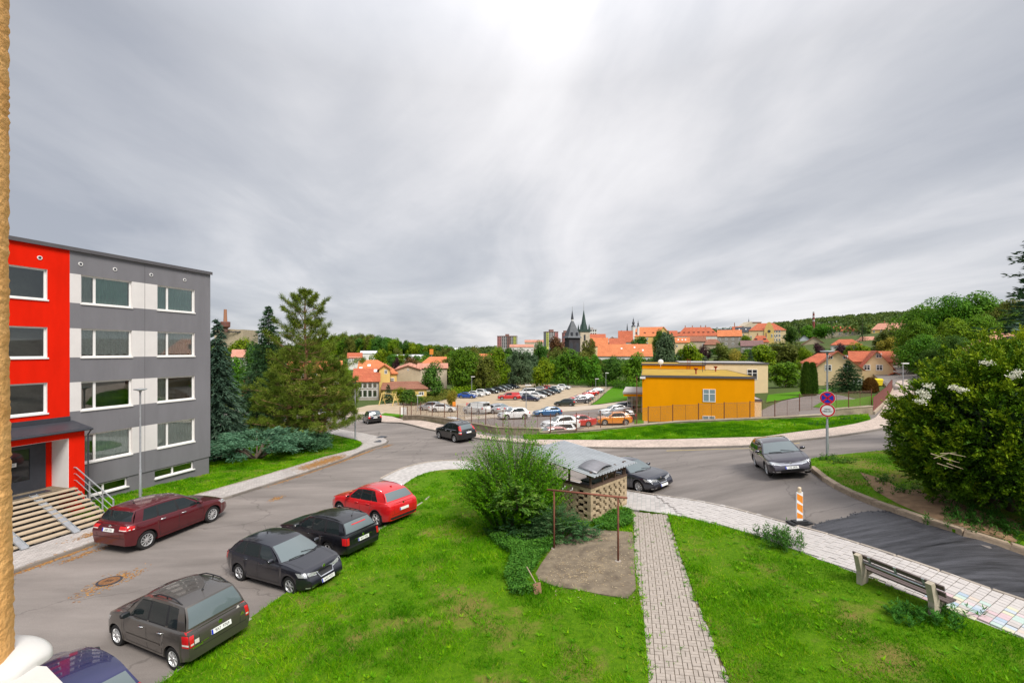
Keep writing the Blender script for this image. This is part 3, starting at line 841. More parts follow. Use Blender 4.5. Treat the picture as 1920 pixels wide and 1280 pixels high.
def window(parent,f,a0,a1,z0,z1,n,mullions=(),fw=0.075,rails=(),curtains=(),depth=0.06,sill=0.06,room=0.7,sillmat=None,frame_mat=None,reveal=None,pane_mat=None):
 """A framed window: the part is the frame; pane, sill and curtain are its sub-parts."""
 fr=MB()
 lbox(fr,f,a0,a1,n-depth,n,z0,z0+fw);lbox(fr,f,a0,a1,n-depth,n,z1-fw,z1)
 lbox(fr,f,a0,a0+fw,n-depth,n,z0+fw,z1-fw);lbox(fr,f,a1-fw,a1,n-depth,n,z0+fw,z1-fw)
 for m in mullions:lbox(fr,f,m-fw*.75,m+fw*.75,n-depth,n+.004,z0+fw,z1-fw)
 for r in rails:lbox(fr,f,a0+fw,a1-fw,n-depth,n+.002,r-fw/2,r+fw/2)
 w=fr.build('window',frame_mat or M_PVC,parent)
 if reveal:
  rv=MB();d0,d1=reveal[0],n-depth
  rv.add([f(a0,d0,z0),f(a1,d0,z0),f(a1,d0,z1),f(a0,d0,z1),f(a0,d1,z0),f(a1,d1,z0),f(a1,d1,z1),f(a0,d1,z1)],[(0,1,5,4),(1,2,6,5),(2,3,7,6),(3,0,4,7)])
  rv.build('reveal',reveal[1],w,fixn=False)
 xs=[a0+fw]+[x for m in mullions for x in(m-fw*.75,m+fw*.75)]+[a1-fw]
 for i in range(0,len(xs),2):
  p=MB();lbox(p,f,xs[i]-.005,xs[i+1]+.005,n-depth*.6,n-depth*.5,z0+fw-.005,z1-fw+.005)
  p.build('pane',pane_mat or M_PANE,w)
 if sill:
  s=MB();lbox(s,f,a0-.04,a1+.04,n-.01,0.05,z0-sill,z0+.012)
  s.build('sill',sillmat or M_PVC,w)
 for c0,c1,zb,m,sc in curtains:
  curtain_mesh(f,c0,c1,z0+zb,z1-.02,n-depth-.06,scallop=sc).build('curtain',m,w,fixn=False,smooth=True)
 if room:
  r=MB();n1=n-depth-.02;n2=n1-room;e=0.25
  P=[f(a0,n1,z0),f(a1,n1,z0),f(a1,n1,z1),f(a0,n1,z1),f(a0-e,n2,z0-e),f(a1+e,n2,z0-e),f(a1+e,n2,z1+e),f(a0-e,n2,z1+e)]
  r.add(P,[(4,5,6,7),(0,1,5,4),(1,2,6,5),(2,3,7,6),(3,0,4,7)])
  r.build('room',M_ROOM,w,fixn=False)
 return w
CURT={(16.45,10.67):[(16.5,17.05,.08,M_GCURT,False),(17.1,18.85,.08,M_TEAL,False)],(20.32,10.67):[(20.4,22.6,.08,M_TEAL,False)],(16.45,7.86):[(16.5,18.85,.10,M_LACE,True)],(20.32,7.86):[(20.4,22.6,.10,M_LACE,True)],(20.32,5.08):[(20.35,20.95,.08,M_GCURT,False)],(16.45,2.30):[(17.15,18.85,.02,M_NET,False),(16.5,17.0,.02,M_GCURT,False)],(20.32,2.30):[(20.4,22.6,.05,M_NET,False)]}
for a0,a1,z0,z1,k in OPEN:
 window(flats,bp,a0,a1,z0,z1,-0.11,[a0+.66]if k=='two' else[],curtains=CURT.get((a0,z0),[]),reveal=(0,M_WHITE_R))
for a0,a1,z0,z1 in BAS:
 window(flats,bp,a0,a1,z0,z1,-0.14,[(a0+a1)/2-.1],fw=.06,sill=.05,reveal=(-.05,M_PLINTH))
for a in(14.75,16.42,18.02,19.95,22.0,23.3):
 z=12.72
 if a>23:continue
 v=MB()
 c=bp(a,0,z);no=Vector((TD.x,TD.y,0));ax=Vector((SD.x,SD.y,0))
 for r0,r1,d,mi in((0.0,.10,.03,0),(.035,.065,.034,1)):
  pts=[]
  n=14
  V=[c+no*d+ax*math.cos(2*math.pi*q/n)*r1+Vector((0,0,1))*math.sin(2*math.pi*q/n)*r1 for q in range(n)]
  B=[p-no*d for p in V]
  v.add(V+B,[tuple(range(n))]+[(q,(q+1)%n,n+(q+1)%n,n+q)for q in range(n)],mi)
 v.build('vent_cap',[M_PVC,M_ANTH],flats)
jn=MB();lbox(jn,bp,19.59,19.61,-.002,.006,12.17,ZR-.1);lbox(jn,bp,19.592,19.608,-.002,.004,1.1,12.17)
jn.build('expansion_joint',M_FLASH,flats)
ZP=1.5
po=MB()
lbox(po,bp,15.25,15.9,0.0,1.2,ZP-.02,3.92)
lbox(po,bp,10.6,15.9,0.0,1.2,3.92,4.22)
lbox(po,bp,15.5,15.9,0.0,1.2,-.6,ZP-.02)
po.build('porch',M_RED,flats)
pw=MB();lbox(pw,bp,15.225,15.25,0.002,1.19,ZP,3.92);lbox(pw,bp,10.6,15.225,0.002,1.19,3.905,3.92)
pw.build('porch_lining',M_WHITE_R,flats)
pr=MB()
pr.hexa([bp(10.4,0,4.55),bp(16.1,0,4.55),bp(16.1,1.38,4.26),bp(10.4,1.38,4.26),bp(10.4,0,4.63),bp(16.1,0,4.63),bp(16.1,1.38,4.34),bp(10.4,1.38,4.34)])
lbox(pr,bp,10.4,15.96,.003,.05,4.63,4.86)
pr.tube([bp(10.4,1.42,4.27),bp(16.12,1.42,4.27)],.055,8)
pr.tube([bp(16.05,1.42,4.22),bp(16.02,1.25,4.0),bp(16.02,1.25,.1)],.035,8)
pr.build('porch_roof',M_ANTH,flats)
fl=MB();lbox(fl,bp,11.6,15.5,0.0,1.22,ZP-.16,ZP);fl.build('landing',M_PAD,flats)
mt_=MB();lbox(mt_,bp,13.0,14.7,.55,1.0,ZP+.002,ZP+.02);mt_.build('door_mat',M_ANTH,flats)
dr=MB()
for a,b_,z,y in((12.0,14.95,ZP,ZP+.55),(12.0,14.95,3.55,3.9),(12.0,12.2,ZP+.55,3.55),(14.35,14.95,ZP+.55,3.55),(13.0,13.16,ZP+.55,3.55)):
 lbox(dr,bp,a,b_,.01,.08,z,y)
door=dr.build('door',M_ANTH,flats)
for a,b_ in((12.2,13.0),(13.16,14.35)):
 g=MB();lbox(g,bp,a,b_,.03,.04,ZP+.55,3.55);g.build('pane',glass_mat('dark_door_glass',(.03,.03,.03)),door)
nt_=MB();lbox(nt_,bp,13.28,13.88,.041,.046,2.78,2.95);nt_.build('notice',mat('paper',(.8,.79,.76),var=.03),door)
ln_=MB()
for z in(2.84,2.89):lbox(ln_,bp,13.33,13.83,.046,.048,z,z+.018)
ln_.build('notice_lines',M_ANTH,door)
steps=empty('entrance_steps',(*ST(13.6,BT+2.4),0.0),label='open entrance steps of beige planks with steel pram ramps below the red porch',cat='steps')
SR=Vector(steps.location)
def sp(a,n,z):return bp(a,n,z)+BROOT-SR
M_TREAD=mat('beige_tread',(0.47,0.375,0.265),rough=0.85,var=0.12,scale=5,bump=0.2,bscale=60,obj_rand=0.06)
NS=9
for i in range(NS):
 z=ZP-.02-i*(ZP-.14)/NS;n=1.25+i*0.30
 t=MB();lbox(t,sp,11.2,15.42-.0*i,n,n+.30,z-.055,z)
 t.build('tread',M_TREAD,steps)
 for a in(11.6,12.5,13.4,14.3,15.2):
  q=MB();lbox(q,sp,a,a+.06,n+.03,n+.24,z-.19,z-.055);q.build('bracket',M_ANTH,steps)
for a in(11.3,15.36):
 fr=MB();fr.beam(sp(a,1.2,ZP-.25),sp(a,1.25+NS*.3,-.02),.05,.2)
 fr.build('stringer',M_STEEL,steps)
for a in(12.0,13.75):
 r=MB()
 r.hexa([sp(a,1.2,ZP+.01),sp(a+.26,1.2,ZP+.01),sp(a+.26,4.15,.17),sp(a,4.15,.17),sp(a,1.2,ZP+.03),sp(a+.26,1.2,ZP+.03),sp(a+.26,4.15,.19),sp(a,4.15,.19)])
 for da in(0,.25):
  r.hexa([sp(a+da,1.2,ZP+.03),sp(a+da+.012,1.2,ZP+.03),sp(a+da+.012,4.15,.19),sp(a+da,4.15,.19),sp(a+da,1.2,ZP+.09),sp(a+da+.012,1.2,ZP+.09),sp(a+da+.012,4.15,.25),sp(a+da,4.15,.25)])
 r.build('ramp',M_STEEL,steps)
for a in(11.25,15.46):
 r=MB()
 top=[sp(a,1.05,ZP+.95),sp(a,1.35,ZP+.95),sp(a,3.95,1.1)]
 r.tube(top,.028,8)
 for k in(.32,.64):r.tube([sp(a,1.05,ZP+k),sp(a,1.35,ZP+k),sp(a,3.95,.10+k)],.018,6)
 r.tube([sp(a,1.1,ZP-.1),sp(a,1.35,ZP-.1),sp(a,3.95,.1)],.03,6)
 for n,zb,zt in((1.08,ZP-.3,ZP+.95),(2.3,.75,1.85),(3.2,.3,1.45),(3.93,-.1,1.1)):r.beam(sp(a,n,zb),sp(a,n,zt),.045)
 r.build('handrail',M_STEEL,steps,smooth=40)
 # ------------------------------------------------------------------ the window the picture is taken from: rendered reveal and metal sill
M_STUCCO=mat('orange_stucco',(0.76,0.38,0.11),rough=0.95,var=0.12,scale=22,bump=0.3,bscale=140,col2=(0.86,0.49,0.18))
def rough_wall():
 nx,nz=26,420
 V,F=[],[]
 prof=[(-1.3,.34),(-0.638,.34),(-.633,.40),(-.6265,.52),(-.6265,.555),(-.635,.575),(-.66,.584),(-1.3,.588)]
 pts=[Vector(p)for p in prof]
 dense=[]
 for a,b in zip(pts,pts[1:]):
  k=max(1,int((b-a).length/.012))if a.x>-.8 and b.x>-.8 else 2
  dense+=[a+(b-a)*j/k for j in range(k)]
 dense.append(pts[-1]);n=len(dense)
 zs=np.linspace(-0.44,1.2,nz)
 r=np.random.default_rng(3)
 bump=r.normal(size=(nz,n))*.0005
 for j,z in enumerate(zs):
  for i,p in enumerate(dense):
   b=bump[j,i]
   fx=1 if p.x>-1.0 else 0
   V.append((p.x+b*fx-0.018*min(0,z),p.y+b*.5*fx,CAM_Z+z))
 for j in range(nz-1):
  for i in range(n-1):
   F.append((j*n+i,j*n+i+1,(j+1)*n+i+1,(j+1)*n+i))
 return np_mesh('window_reveal_wall',np.array(V),np.array(F),M_STUCCO,smooth=True)
own=empty('window_reveal',(0,0,0),label='rough orange stucco wall edge beside the camera at the far left',cat='wall')
link('wall',rough_wall(),own)
M_SILL=mat('white_sill_metal',(0.60,0.585,0.55),rough=0.35,var=0.03,scale=4,coat=0.2)
zs_=CAM_Z-.402
sillo=empty('window_sill',(-.6,.45,zs_),label='white metal outside window sill with rounded end cap at the bottom left corner',cat='window sill')
SO=Vector(sillo.location)
pl_=MB()
P4=((-1.2,.20),(-.36,.44),(-.585,.572),(-1.2,.62))
pl_.hexa([Vector((x,y,zs_))-SO for x,y in P4]+[Vector((x,y,zs_+.006))-SO for x,y in P4])
pl_.build('sill_plate',M_SILL,sillo)
cp_=MB()
rim=[(-.045*math.cos(a),.024*math.sin(a)**.6)for a in np.linspace(0,math.pi,15)]
V_=[]
for t in[0,.4]+[.86+.14*math.sin(k*math.pi/24)for k in range(13)]:
 x=-1.0+.402*t;sq=math.sqrt(max(0,1-max(0,(t-.86)/.14)**2))
 for y,z in rim:V_.append(Vector((x,.600-.03*t+y*(.35+.65*sq),zs_+.004+z*(.25+.75*sq)))-SO)
n_=len(rim)
cp_.add(V_,[(i*n_+k,i*n_+k+1,(i+1)*n_+k+1,(i+1)*n_+k)for i in range(14)for k in range(n_-1)]+[tuple(14*n_+k for k in range(n_))])
cp_.build('end_cap',M_SILL,sillo,smooth=75)
# ------------------------------------------------------------------ houses and towers
def roof_mat(name,c1,c2,row=0.32,bump=0.6):
 m=bpy.data.materials.new(name);MATS[name]=m;m.use_nodes=True
 N,L=m.node_tree.nodes,m.node_tree.links
 b=N['Principled BSDF'];b.inputs['Roughness'].default_value=0.85;b.inputs['Specular IOR Level'].default_value=0.2
 t=N.new('ShaderNodeTexCoord');sp_=N.new('ShaderNodeSeparateXYZ');L.new(t.outputs['Object'],sp_.inputs[0])
 cb=N.new('ShaderNodeCombineXYZ');ad=N.new('ShaderNodeMath');ad.operation='ADD'
 L.new(sp_.outputs[0],ad.inputs[0]);L.new(sp_.outputs[1],ad.inputs[1]);L.new(ad.outputs[0],cb.inputs[0]);L.new(sp_.outputs[2],cb.inputs[1])
 br=N.new('ShaderNodeTexBrick');br.inputs['Scale'].default_value=1;br.inputs['Brick Width'].default_value=0.3;br.inputs['Row Height'].default_value=row
 br.inputs['Mortar Size'].default_value=0.022;br.inputs['Color1'].default_value=(*c1,1);br.inputs['Color2'].default_value=(*c2,1)
 br.inputs['Mortar'].default_value=(*[c*.55 for c in c1],1)
 L.new(cb.outputs[0],br.inputs['Vector'])
 n=N.new('ShaderNodeTexNoise');n.inputs['Scale'].default_value=0.35;n.inputs['Detail'].default_value=7;L.new(t.outputs['Object'],n.inputs['Vector'])
 mr=N.new('ShaderNodeMapRange');mr.inputs['To Min'].default_value=0.7;mr.inputs['To Max'].default_value=1.25;L.new(n.outputs[0],mr.inputs['Value'])
 sc=N.new('ShaderNodeVectorMath');sc.operation='SCALE';L.new(br.outputs[0],sc.inputs[0]);L.new(mr.outputs[0],sc.inputs['Scale'])
 L.new(sc.outputs[0],b.inputs['Base Color'])
 bp_=N.new('ShaderNodeBump');bp_.invert=True;bp_.inputs['Strength'].default_value=bump;bp_.inputs['Distance'].default_value=0.03
 L.new(br.outputs['Fac'],bp_.inputs['Height']);L.new(bp_.outputs[0],b.inputs['Normal'])
 return m
RF_OR=roof_mat('orange_tiles',(0.57,0.180,0.075),(0.65,0.230,0.095))
RF_RED=roof_mat('red_tiles',(0.44,0.115,0.060),(0.50,0.150,0.075))
RF_DK=roof_mat('brown_tiles',(0.27,0.115,0.075),(0.33,0.15,0.095))
RF_PUR=roof_mat('purple_brown_tiles',(0.20,0.115,0.110),(0.24,0.14,0.13))
RF_PALE=roof_mat('weathered_pink_tiles',(0.52,0.235,0.165),(0.60,0.30,0.21))
RF_SLATE=roof_mat('dark_slates',(0.060,0.066,0.075),(0.085,0.09,0.10))
W_CREAM=mat('cream_render',(0.74,0.57,0.33),rough=0.9,var=0.08,scale=0.6)
W_YEL=mat('yellow_render',(0.68,0.48,0.16),rough=0.9,var=0.08,scale=0.6)
W_WHITE=mat('whitewashed_render',(0.68,0.66,0.62),rough=0.9,var=0.08,scale=0.6)
W_BEIGE=mat('beige_render',(0.44,0.36,0.25),rough=0.92,var=0.16,scale=0.5,detail=8)
W_GREY=mat('grey_stone_render',(0.30,0.27,0.235),rough=0.92,var=0.22,scale=0.8,detail=8)
W_OLD=mat('old_plaster',(0.52,0.44,0.33),rough=0.92,var=0.16,scale=0.7,detail=8)
W_BLUE=mat('pale_blue_render',(0.50,0.55,0.60),rough=0.9,var=0.06,scale=0.6)
M_FASCIA=mat('brown_fascia',(0.14,0.055,0.035),rough=0.7,var=0.15)
M_DGLASS=glass_mat('dark_pane',(0.035,0.038,0.042),0.05)
M_CHIM=mat('chimney_brick',(0.36,0.17,0.10),rough=0.9,var=0.2,scale=3)
UNITF=None
def unit_window():
 global UNITF
 if UNITF is None:
  f=MB();t=.12
  for x0,x1,z0,z1 in((0,1,0,t),(0,1,1-t,1),(0,t,t,1-t),(1-t,1,t,1-t),(.46,.54,t,1-t),(t,.46,.60,.66),(.54,1-t,.60,.66)):
   f.hexa([(x0-.5,-.05,z0),(x1-.5,-.05,z0),(x1-.5,.05,z0),(x0-.5,.05,z0),(x0-.5,-.05,z1),(x1-.5,-.05,z1),(x1-.5,.05,z1),(x0-.5,.05,z1)])
  p=MB();p.hexa([(-.5+t,-.012,t),(.5-t,-.012,t),(.5-t,.04,t),(-.5+t,.04,t),(-.5+t,-.012,1-t),(.5-t,-.012,1-t),(.5-t,.04,1-t),(-.5+t,.04,1-t)])
  UNITF=(f.mesh('window_frame',M_PVC),p.mesh('window_pane',M_DGLASS))
 return UNITF
def put_window(parent,face,u,z,w,h,L,D,mats=None):
 """A framed window on a face of a house centred on its root: F front (-y), B back, E right (+x), W left (-x)."""
 fm,pm=unit_window()
 rz={'F':0,'B':math.pi,'E':math.pi/2,'W':-math.pi/2}[face]
 pos={'F':(u,-D/2,z),'B':(-u,D/2,z),'E':(L/2,u,z),'W':(-L/2,-u,z)}[face]
 o=link('window',fm,parent,pos,(0,0,rz));o.scale=(w,1,h)
 p=link('pane',pm,o)
 return o
def gable_roof(L,D,he,hr,ov=0.4,th=0.16,hip=0.0,hipw=None):
 """Roof over an L x D plan, ridge along x; hip: how far the ridge is drawn in at each end."""
 mb=MB();y=D/2+ov;k=(hr-he)/(D/2);ze=he-k*ov
 hl,hrr=(hip if isinstance(hip,tuple)else(hip,hip))
 xl,xr=-L/2-ov,L/2+ov
 rl,rr=xl+(hl+ov if hl else 0),xr-(hrr+ov if hrr else 0)
 T=[(xl,-y,ze),(xr,-y,ze),(xr,y,ze),(xl,y,ze),(rl,0,hr),(rr,0,hr)]
 B=[(a,b,c-th)for a,b,c in T]
 F=[(0,1,5,4),(2,3,4,5)]
 if hl:F.append((3,0,4))
 if hrr:F.append((1,2,5))
 V=T+B;n=6
 F2=F+[tuple(i+n for i in f[::-1])for f in F]+[(0,6,7,1),(2,8,9,3)]
 F2+=[(3,9,6,0)]if hl else[(0,4,10,6),(4,3,9,10)]
 F2+=[(1,7,8,2)]if hrr else[(1,7,11,5),(5,11,8,2)]
 return mb.add(V,F2)
def house(name,label,loc,rz,L,D,he,hr,wm,rm,hip=0.0,wins=(),chims=(),dorm=(),cat='house',group=None,deep=3.0,ov=0.4,skylights=()):
 root=empty(name,loc,rz,label,cat,group)
 w=MB()
 hl,hrr=(hip if isinstance(hip,tuple)else(hip,hip))
 y,x=D/2,L/2
 w.prism([(-x,-y),(x,-y),(x,y),(-x,y)],-deep,he-.02)
 for sgn,hp in((-1,hl),(1,hrr)):
  if not hp:
   w.add([(sgn*x,-y,he-.02),(sgn*x,y,he-.02),(sgn*x,0,hr-.10),(sgn*(x-.3),-y,he-.02),(sgn*(x-.3),y,he-.02),(sgn*(x-.3),0,hr-.10)],[(0,1,2),(3,5,4),(0,2,5,3),(1,4,5,2),(0,3,4,1)])
 w.build('wall',wm,root)
 r=gable_roof(L,D,he,hr,ov=ov,hip=hip).build('roof',rm,root)
 for q in wins:put_window(root,*q,L,D)
 for cx_,cy_,ch in chims:
  zt=hr-abs(cy_)*(hr-he)/(D/2)
  c=MB();c.box((cx_,cy_,zt+ch/2-.6),(.7,.6,ch+1.2));c.box((cx_,cy_,zt+ch+.05),(.85,.75,.12))
  c.build('chimney',M_CHIM,r)
 k=(hr-he)/(D/2)
 for u,frac in skylights:
  yy=-y*(1-frac);z=he+(y+yy)*k
  a=math.atan(k);s=MB()
  s.box((u,yy,z+.08),(.8,1.2,.1),rot=Matrix.Rotation(a,3,'X'));s.build('skylight',M_PVC,r)
 for u,frac,dw,dh in dorm:
  yy=-y*(1-frac);z=he+(y+yy)*k
  d=MB();dep=dh/k
  d.hexa([(u-dw/2,yy,z-.1),(u+dw/2,yy,z-.1),(u+dw/2,yy+dep,z+dh-.1),(u-dw/2,yy+dep,z+dh-.1),(u-dw/2,yy,z+dh*.8),(u+dw/2,yy,z+dh*.8),(u+dw/2,yy+dep+.3,z+dh),(u-dw/2,yy+dep+.3,z+dh)])
  dd=d.build('dormer',rm,root)
  g=MB();g.box((u,yy-.02,z+dh*.38),(dw*.7,.06,dh*.55));g.build('dormer_window',M_DGLASS,dd)
 return root
def AT(px,Y):return(px-960)*Y/FPX
def ZP_(py,Y):return CAM_Z+(HOR-py)*Y/FPX
def grid_wins(face,L,n,zs,w=1.0,h=1.5,margin=1.2):
 us=np.linspace(-L/2+margin,L/2-margin,n)if n>1 else[0]
 return[(face,float(u),z,w,h)for z in zs for u in us]
def place(name,label,px0,px1,Y,y_eave,y_ridge,y_base,wm,rm,D=None,rz=0.0,**kw):
 """House seen from the front: outline columns px0..px1 at distance Y, rows of its eave, ridge and foot."""
 pc=(px0+px1)/2;b=math.atan((pc-960)/FPX)*.9
 L=(px1-px0)*Y/FPX*math.cos(b);D=D or 10.0
 zb=ZP_(y_base,Y);he=ZP_(y_eave,Y)-zb;Yr=Y+D/2
 hr=ZP_(y_ridge,Yr)-zb
 fr=kw.pop('front',None)
 wins=kw.pop('wins',[])
 if fr:wins=wins+grid_wins('F',L,fr[0],[he*t for t in fr[1]],*fr[2:])
 return house(name,label,(AT(pc,Y)+D/2*math.sin(b),Y+D/2*math.cos(b),zb),rz-b,L,D,he,hr,wm,rm,wins=wins,**kw)
 # ---- yellow flat-roofed nursery school behind the fence
M_OCHRE=mat('ochre_render',(0.80,0.315,0.002),rough=0.95,spec=0.05,var=0.06,scale=0.5,stretch=(1,1,.6),detail=9,bump=0.1,bscale=60)
M_MOSS=mat('mossy_felt_roof',(0.34,0.22,0.035),rough=0.95,var=0.2,scale=0.35,col2=(0.50,0.315,0.04),detail=8)
M_FELT=mat('grey_felt_roof',(0.40,0.38,0.36),rough=0.9,var=0.2,scale=0.5)
M_CREAMW=mat('pale_cream_render',(0.78,0.61,0.37),rough=0.9,var=0.05,scale=0.8)
NSR=Vector((AT(1415,57.3),57.3,-1.2))
nursery=empty('nursery_school',NSR,math.atan2(-.2823,.9593),'ochre yellow flat-roofed two storey building behind the rusty fence','school building')
def flat_part(name,root,x0,x1,y0,y1,z0,z1,wm,rm,par=.22,lip=.12):
 w=MB();w.prism([(x0,y0),(x1,y0),(x1,y1),(x0,y1)],z0,z1-.02);o=w.build(name,wm,root)
 r=MB();r.prism([(x0-lip,y0-lip),(x1+lip,y0-lip),(x1+lip,y1+lip),(x0-lip,y1+lip)],z1-.02,z1+.10)
 rr=r.build('roof',rm,root)
 e=MB()
 for a,b,c,d in((x0-lip-.03,x1+lip+.03,y0-lip-.03,y0-lip-.002),(x0-lip-.03,x1+lip+.03,y1+lip+.002,y1+lip+.03),(x0-lip-.03,x0-lip-.002,y0-lip,y1+lip),(x1+lip+.002,x1+lip+.03,y0-lip,y1+lip)):
  e.prism([(a,c),(b,c),(b,d),(a,d)],z1-.12,z1+.16)
 e.build('roof_trim',M_FLASH,rr)
 return o,rr
w1,r1=flat_part('wall',nursery,-13.6,0,0,22,-1.5,6.0,M_OCHRE,M_MOSS)
w2,r2=flat_part('rear_wall',nursery,-13.8,-3.0,24,36,-1.5,6.9,M_OCHRE,M_MOSS)
M_BLIND=glass_mat('blind_behind_glass',(.22,.30,.33),.08)
def nwin(u,z,w,h,y=0.0,parent=None):
 f=lambda a,n,zz:Vector((a,y-n,zz))
 return window(parent or nursery,f,u-w/2,u+w/2,z,z+h,0.07,[u],fw=.08,rails=[z+h*.62],depth=.06,sill=0,room=0,pane_mat=M_BLIND)
nwin(-5.3,2.80,1.5,1.65);nwin(-5.35,-.55,1.5,1.55)
for u in(-13.3,-9.5):
 v=MB();v.lathe([(0.0,0),(.35,0),(.35,.5),(.12,.9),(.0,.9)]if u==-99 else[(.10,0),(.10,.5),(.32,.8),(.32,.85),(.0,.85)],(u+7,6 if u<-12 else 15,6.1),10);v.build('roof_outlet',mat('rusty_red',(.30,.055,.03),rough=.8,var=.3),r1)
dish=MB();dish.lathe([(.0,0),(.3,.04),(.48,.14),(.46,.16),(.28,.07),(0,.03)],(0,0,0),14,axis='Y');
dish.tube([(0,.05,0),(0,.1,-.9)],.03,6);dish.build('satellite_dish',M_PVC,r1,loc=(-10.6,22,7.4))
for k_,(ax_,ay_,ah_)in enumerate(((-5.2,8.0,1.5),(-4.4,12.0,1.9))):
 an=MB();an.tube([(ax_,ay_,6.3),(ax_,ay_,6.3+ah_)],.035,6);an.tube([(ax_-.3,ay_,6.2+ah_),(ax_+.3,ay_,6.2+ah_)],.02,5);an.tube([(ax_-.2,ay_,5.95+ah_),(ax_+.2,ay_,5.95+ah_)],.02,5)
 an.build('antenna',M_ANTH,r1)
ld=MB()
for x in(-6.0,-5.5):ld.tube([(x,23.9,6.2),(x,23.9,8.0)],.03,5)
for z in(6.4,6.75,7.1,7.45,7.8):ld.tube([(-6.0,23.9,z),(-5.5,23.9,z)],.02,5)
ld.build('roof_ladder',mat('rusty_red'),w2)if 'rusty_red' in MATS else None
fl_=MB();fl_.box((-13.55,-.25,5.8),(.7,.3,.25));fl_.build('floodlight',M_PVC,nursery)
cream=empty('cream_annex',(AT(1440,83),83,-.7),math.atan2(-.2823,.9593),'pale cream flat-roofed wing standing behind the ochre building','building')
flat_part('wall',cream,-15.0,0,0,14,-2,6.55,M_CREAMW,M_FELT)
for u in(-2.6,-9.0):
 f=lambda a,n,zz:Vector((a,-n,zz));window(cream,f,u-.85,u+.85,3.6,5.5,0.07,[u],fw=.09,rails=[4.8],depth=.06,sill=0,room=0,pane_mat=M_DGLASS)
ann=empty('stair_annex',(NSR.x+.9,NSR.y+1.6,-1.2),math.atan2(-.2823,.9593),'low cream block beside the right-hand corner of the ochre building','building')
flat_part('wall',ann,-.6,.75,0,6,-1,3.0,M_CREAMW,M_FELT,lip=.05)
pav=empty('glazed_pavilion',(AT(1176,70),70,-1.4),math.atan2(-.2823,.9593),'low glazed pavilion with white frames left of the ochre building','pavilion')
pr_=MB();pr_.prism([(-.6,-1.4),(4.4,-1.4),(4.4,9),(-.6,9)],3.1,3.4);pr_.build('roof',M_FELT,pav)
pb_=MB();pb_.prism([(-.5,-1.3),(4.4,-1.3),(4.4,-1.25),(-.5,-1.25)],2.75,3.1);pb_.prism([(-.5,-1.25),(-.45,-1.25),(-.45,9),(-.5,9)],2.75,3.1);pb_.build('fascia',M_OCHRE,pav)
for i in range(3):
 f=lambda a,n,zz:Vector((a,-n,zz));window(pav,f,i*1.45,i*1.45+1.4,.05,2.7,0.0,[i*1.45+.7],fw=.08,rails=[1.3],depth=.06,sill=0,room=0)
wb_=MB();wb_.prism([(0.0,3.0),(4.3,3.0),(4.3,8.5),(0.0,8.5)],-.5,2.75);wb_.prism([(0,0.0),(.08,0.0),(.08,8.5),(0,8.5)],-.5,.7);wb_.build('back_wall',M_CREAMW,pav)
# ---- guesthouse with two gables on the right
GY=100.0
def gable_front(name,label,px0,px1,Y,y_eave_l,y_eave_r,y_peak,y_base,wm,rm,D=14.0,pkx=None,wins=(),cat='house'):
 """House whose gable faces the street: ridge runs away from the viewer."""
 pc=(px0+px1)/2;b=math.atan((pc-960)/FPX)*.9
 W=(px1-px0)*Y/FPX*math.cos(b);zb=ZP_(y_base,Y)
 L=D
 he=ZP_(y_eave_l,Y)-zb;hr=ZP_(y_peak,Y)-zb
 root=house(name,label,(AT(pc,Y)+D/2*math.sin(b),Y+D/2*math.cos(b),zb),math.pi/2-b,L,W,he,hr,wm,rm,cat=cat,ov=.5)
 for u,z,w,h in wins:put_window(root,'W',-u,z,w,h,L,W).rotation_euler=(0,0,-math.pi/2)
 return root
g2=gable_front('guesthouse','cream guesthouse wing with arched white door under a small porch roof',1616,1673,GY,688,688,657,722,W_CREAM,RF_RED,D=16,wins=[(-.3,6.0,1.05,1.0),(-.4,3.2,1.2,1.35),(1.75,3.2,1.2,1.35)])
dm=MB();dm.extrude([(-8.03,x,z)for x,z in((-3.0+.75,0),(-3.0-.75,0),(-3.0-.75,1.7),(-3.0-.45,2.15),(-3.0,2.3),(-3.0+.45,2.15),(-3.0+.75,1.7))],(.1,0,0));gd=dm.build('door',M_PVC,g2)
dp=MB()
for dy in(-.35,.35):dp.box((-8.05,-3.0+dy,1.35),(.05,.3,.7))
dp.build('door_pane',M_DGLASS,gd)
pg=MB();pg.add([(-9.2,-4.3,2.3),(-9.2,-3.0,3.0),(-9.2,-1.7,2.3),(-8,-4.3,2.3),(-8,-3.0,3.0),(-8,-1.7,2.3),(-9.2,-4.3,2.15),(-9.2,-3.0,2.85),(-9.2,-1.7,2.15),(-8,-4.3,2.15),(-8,-3.0,2.85),(-8,-1.7,2.15)],[(0,1,4,3),(1,2,5,4),(6,9,10,7),(7,10,11,8),(0,6,7,1),(1,7,8,2),(0,3,9,6),(2,8,11,5)]);pg.build('porch_roof',RF_RED,g2)
g1=gable_front('guesthouse','cream guesthouse wing with triangular attic windows behind the fir tree',1528,1614,GY-3,689,689,657.5,723,W_CREAM,RF_RED,D=18,wins=[(-1.3,5.7,.9,.8),(1.3,5.7,.9,.8),(-1.6,3.1,1.25,1.4),(1.7,3.1,1.25,1.4),(-3.4,.35,1.5,1.4)])
g3=place('house','cream house with plain red roof left of the guesthouse gables',1507,1560,GY+4,679,662,722,W_CREAM,RF_RED,D=10,hip=(3,0),front=(2,[.55]))
g4=place('house','white house with weathered red roof right of the guesthouse',1672,1706,GY+22,681,664,706,W_WHITE,RF_PALE,D=10,hip=(0,2.5))
g5=place('house','red roofed house wing between the two guesthouse gables',1596,1672,GY+10,676,658,710,W_CREAM,RF_RED,D=9)
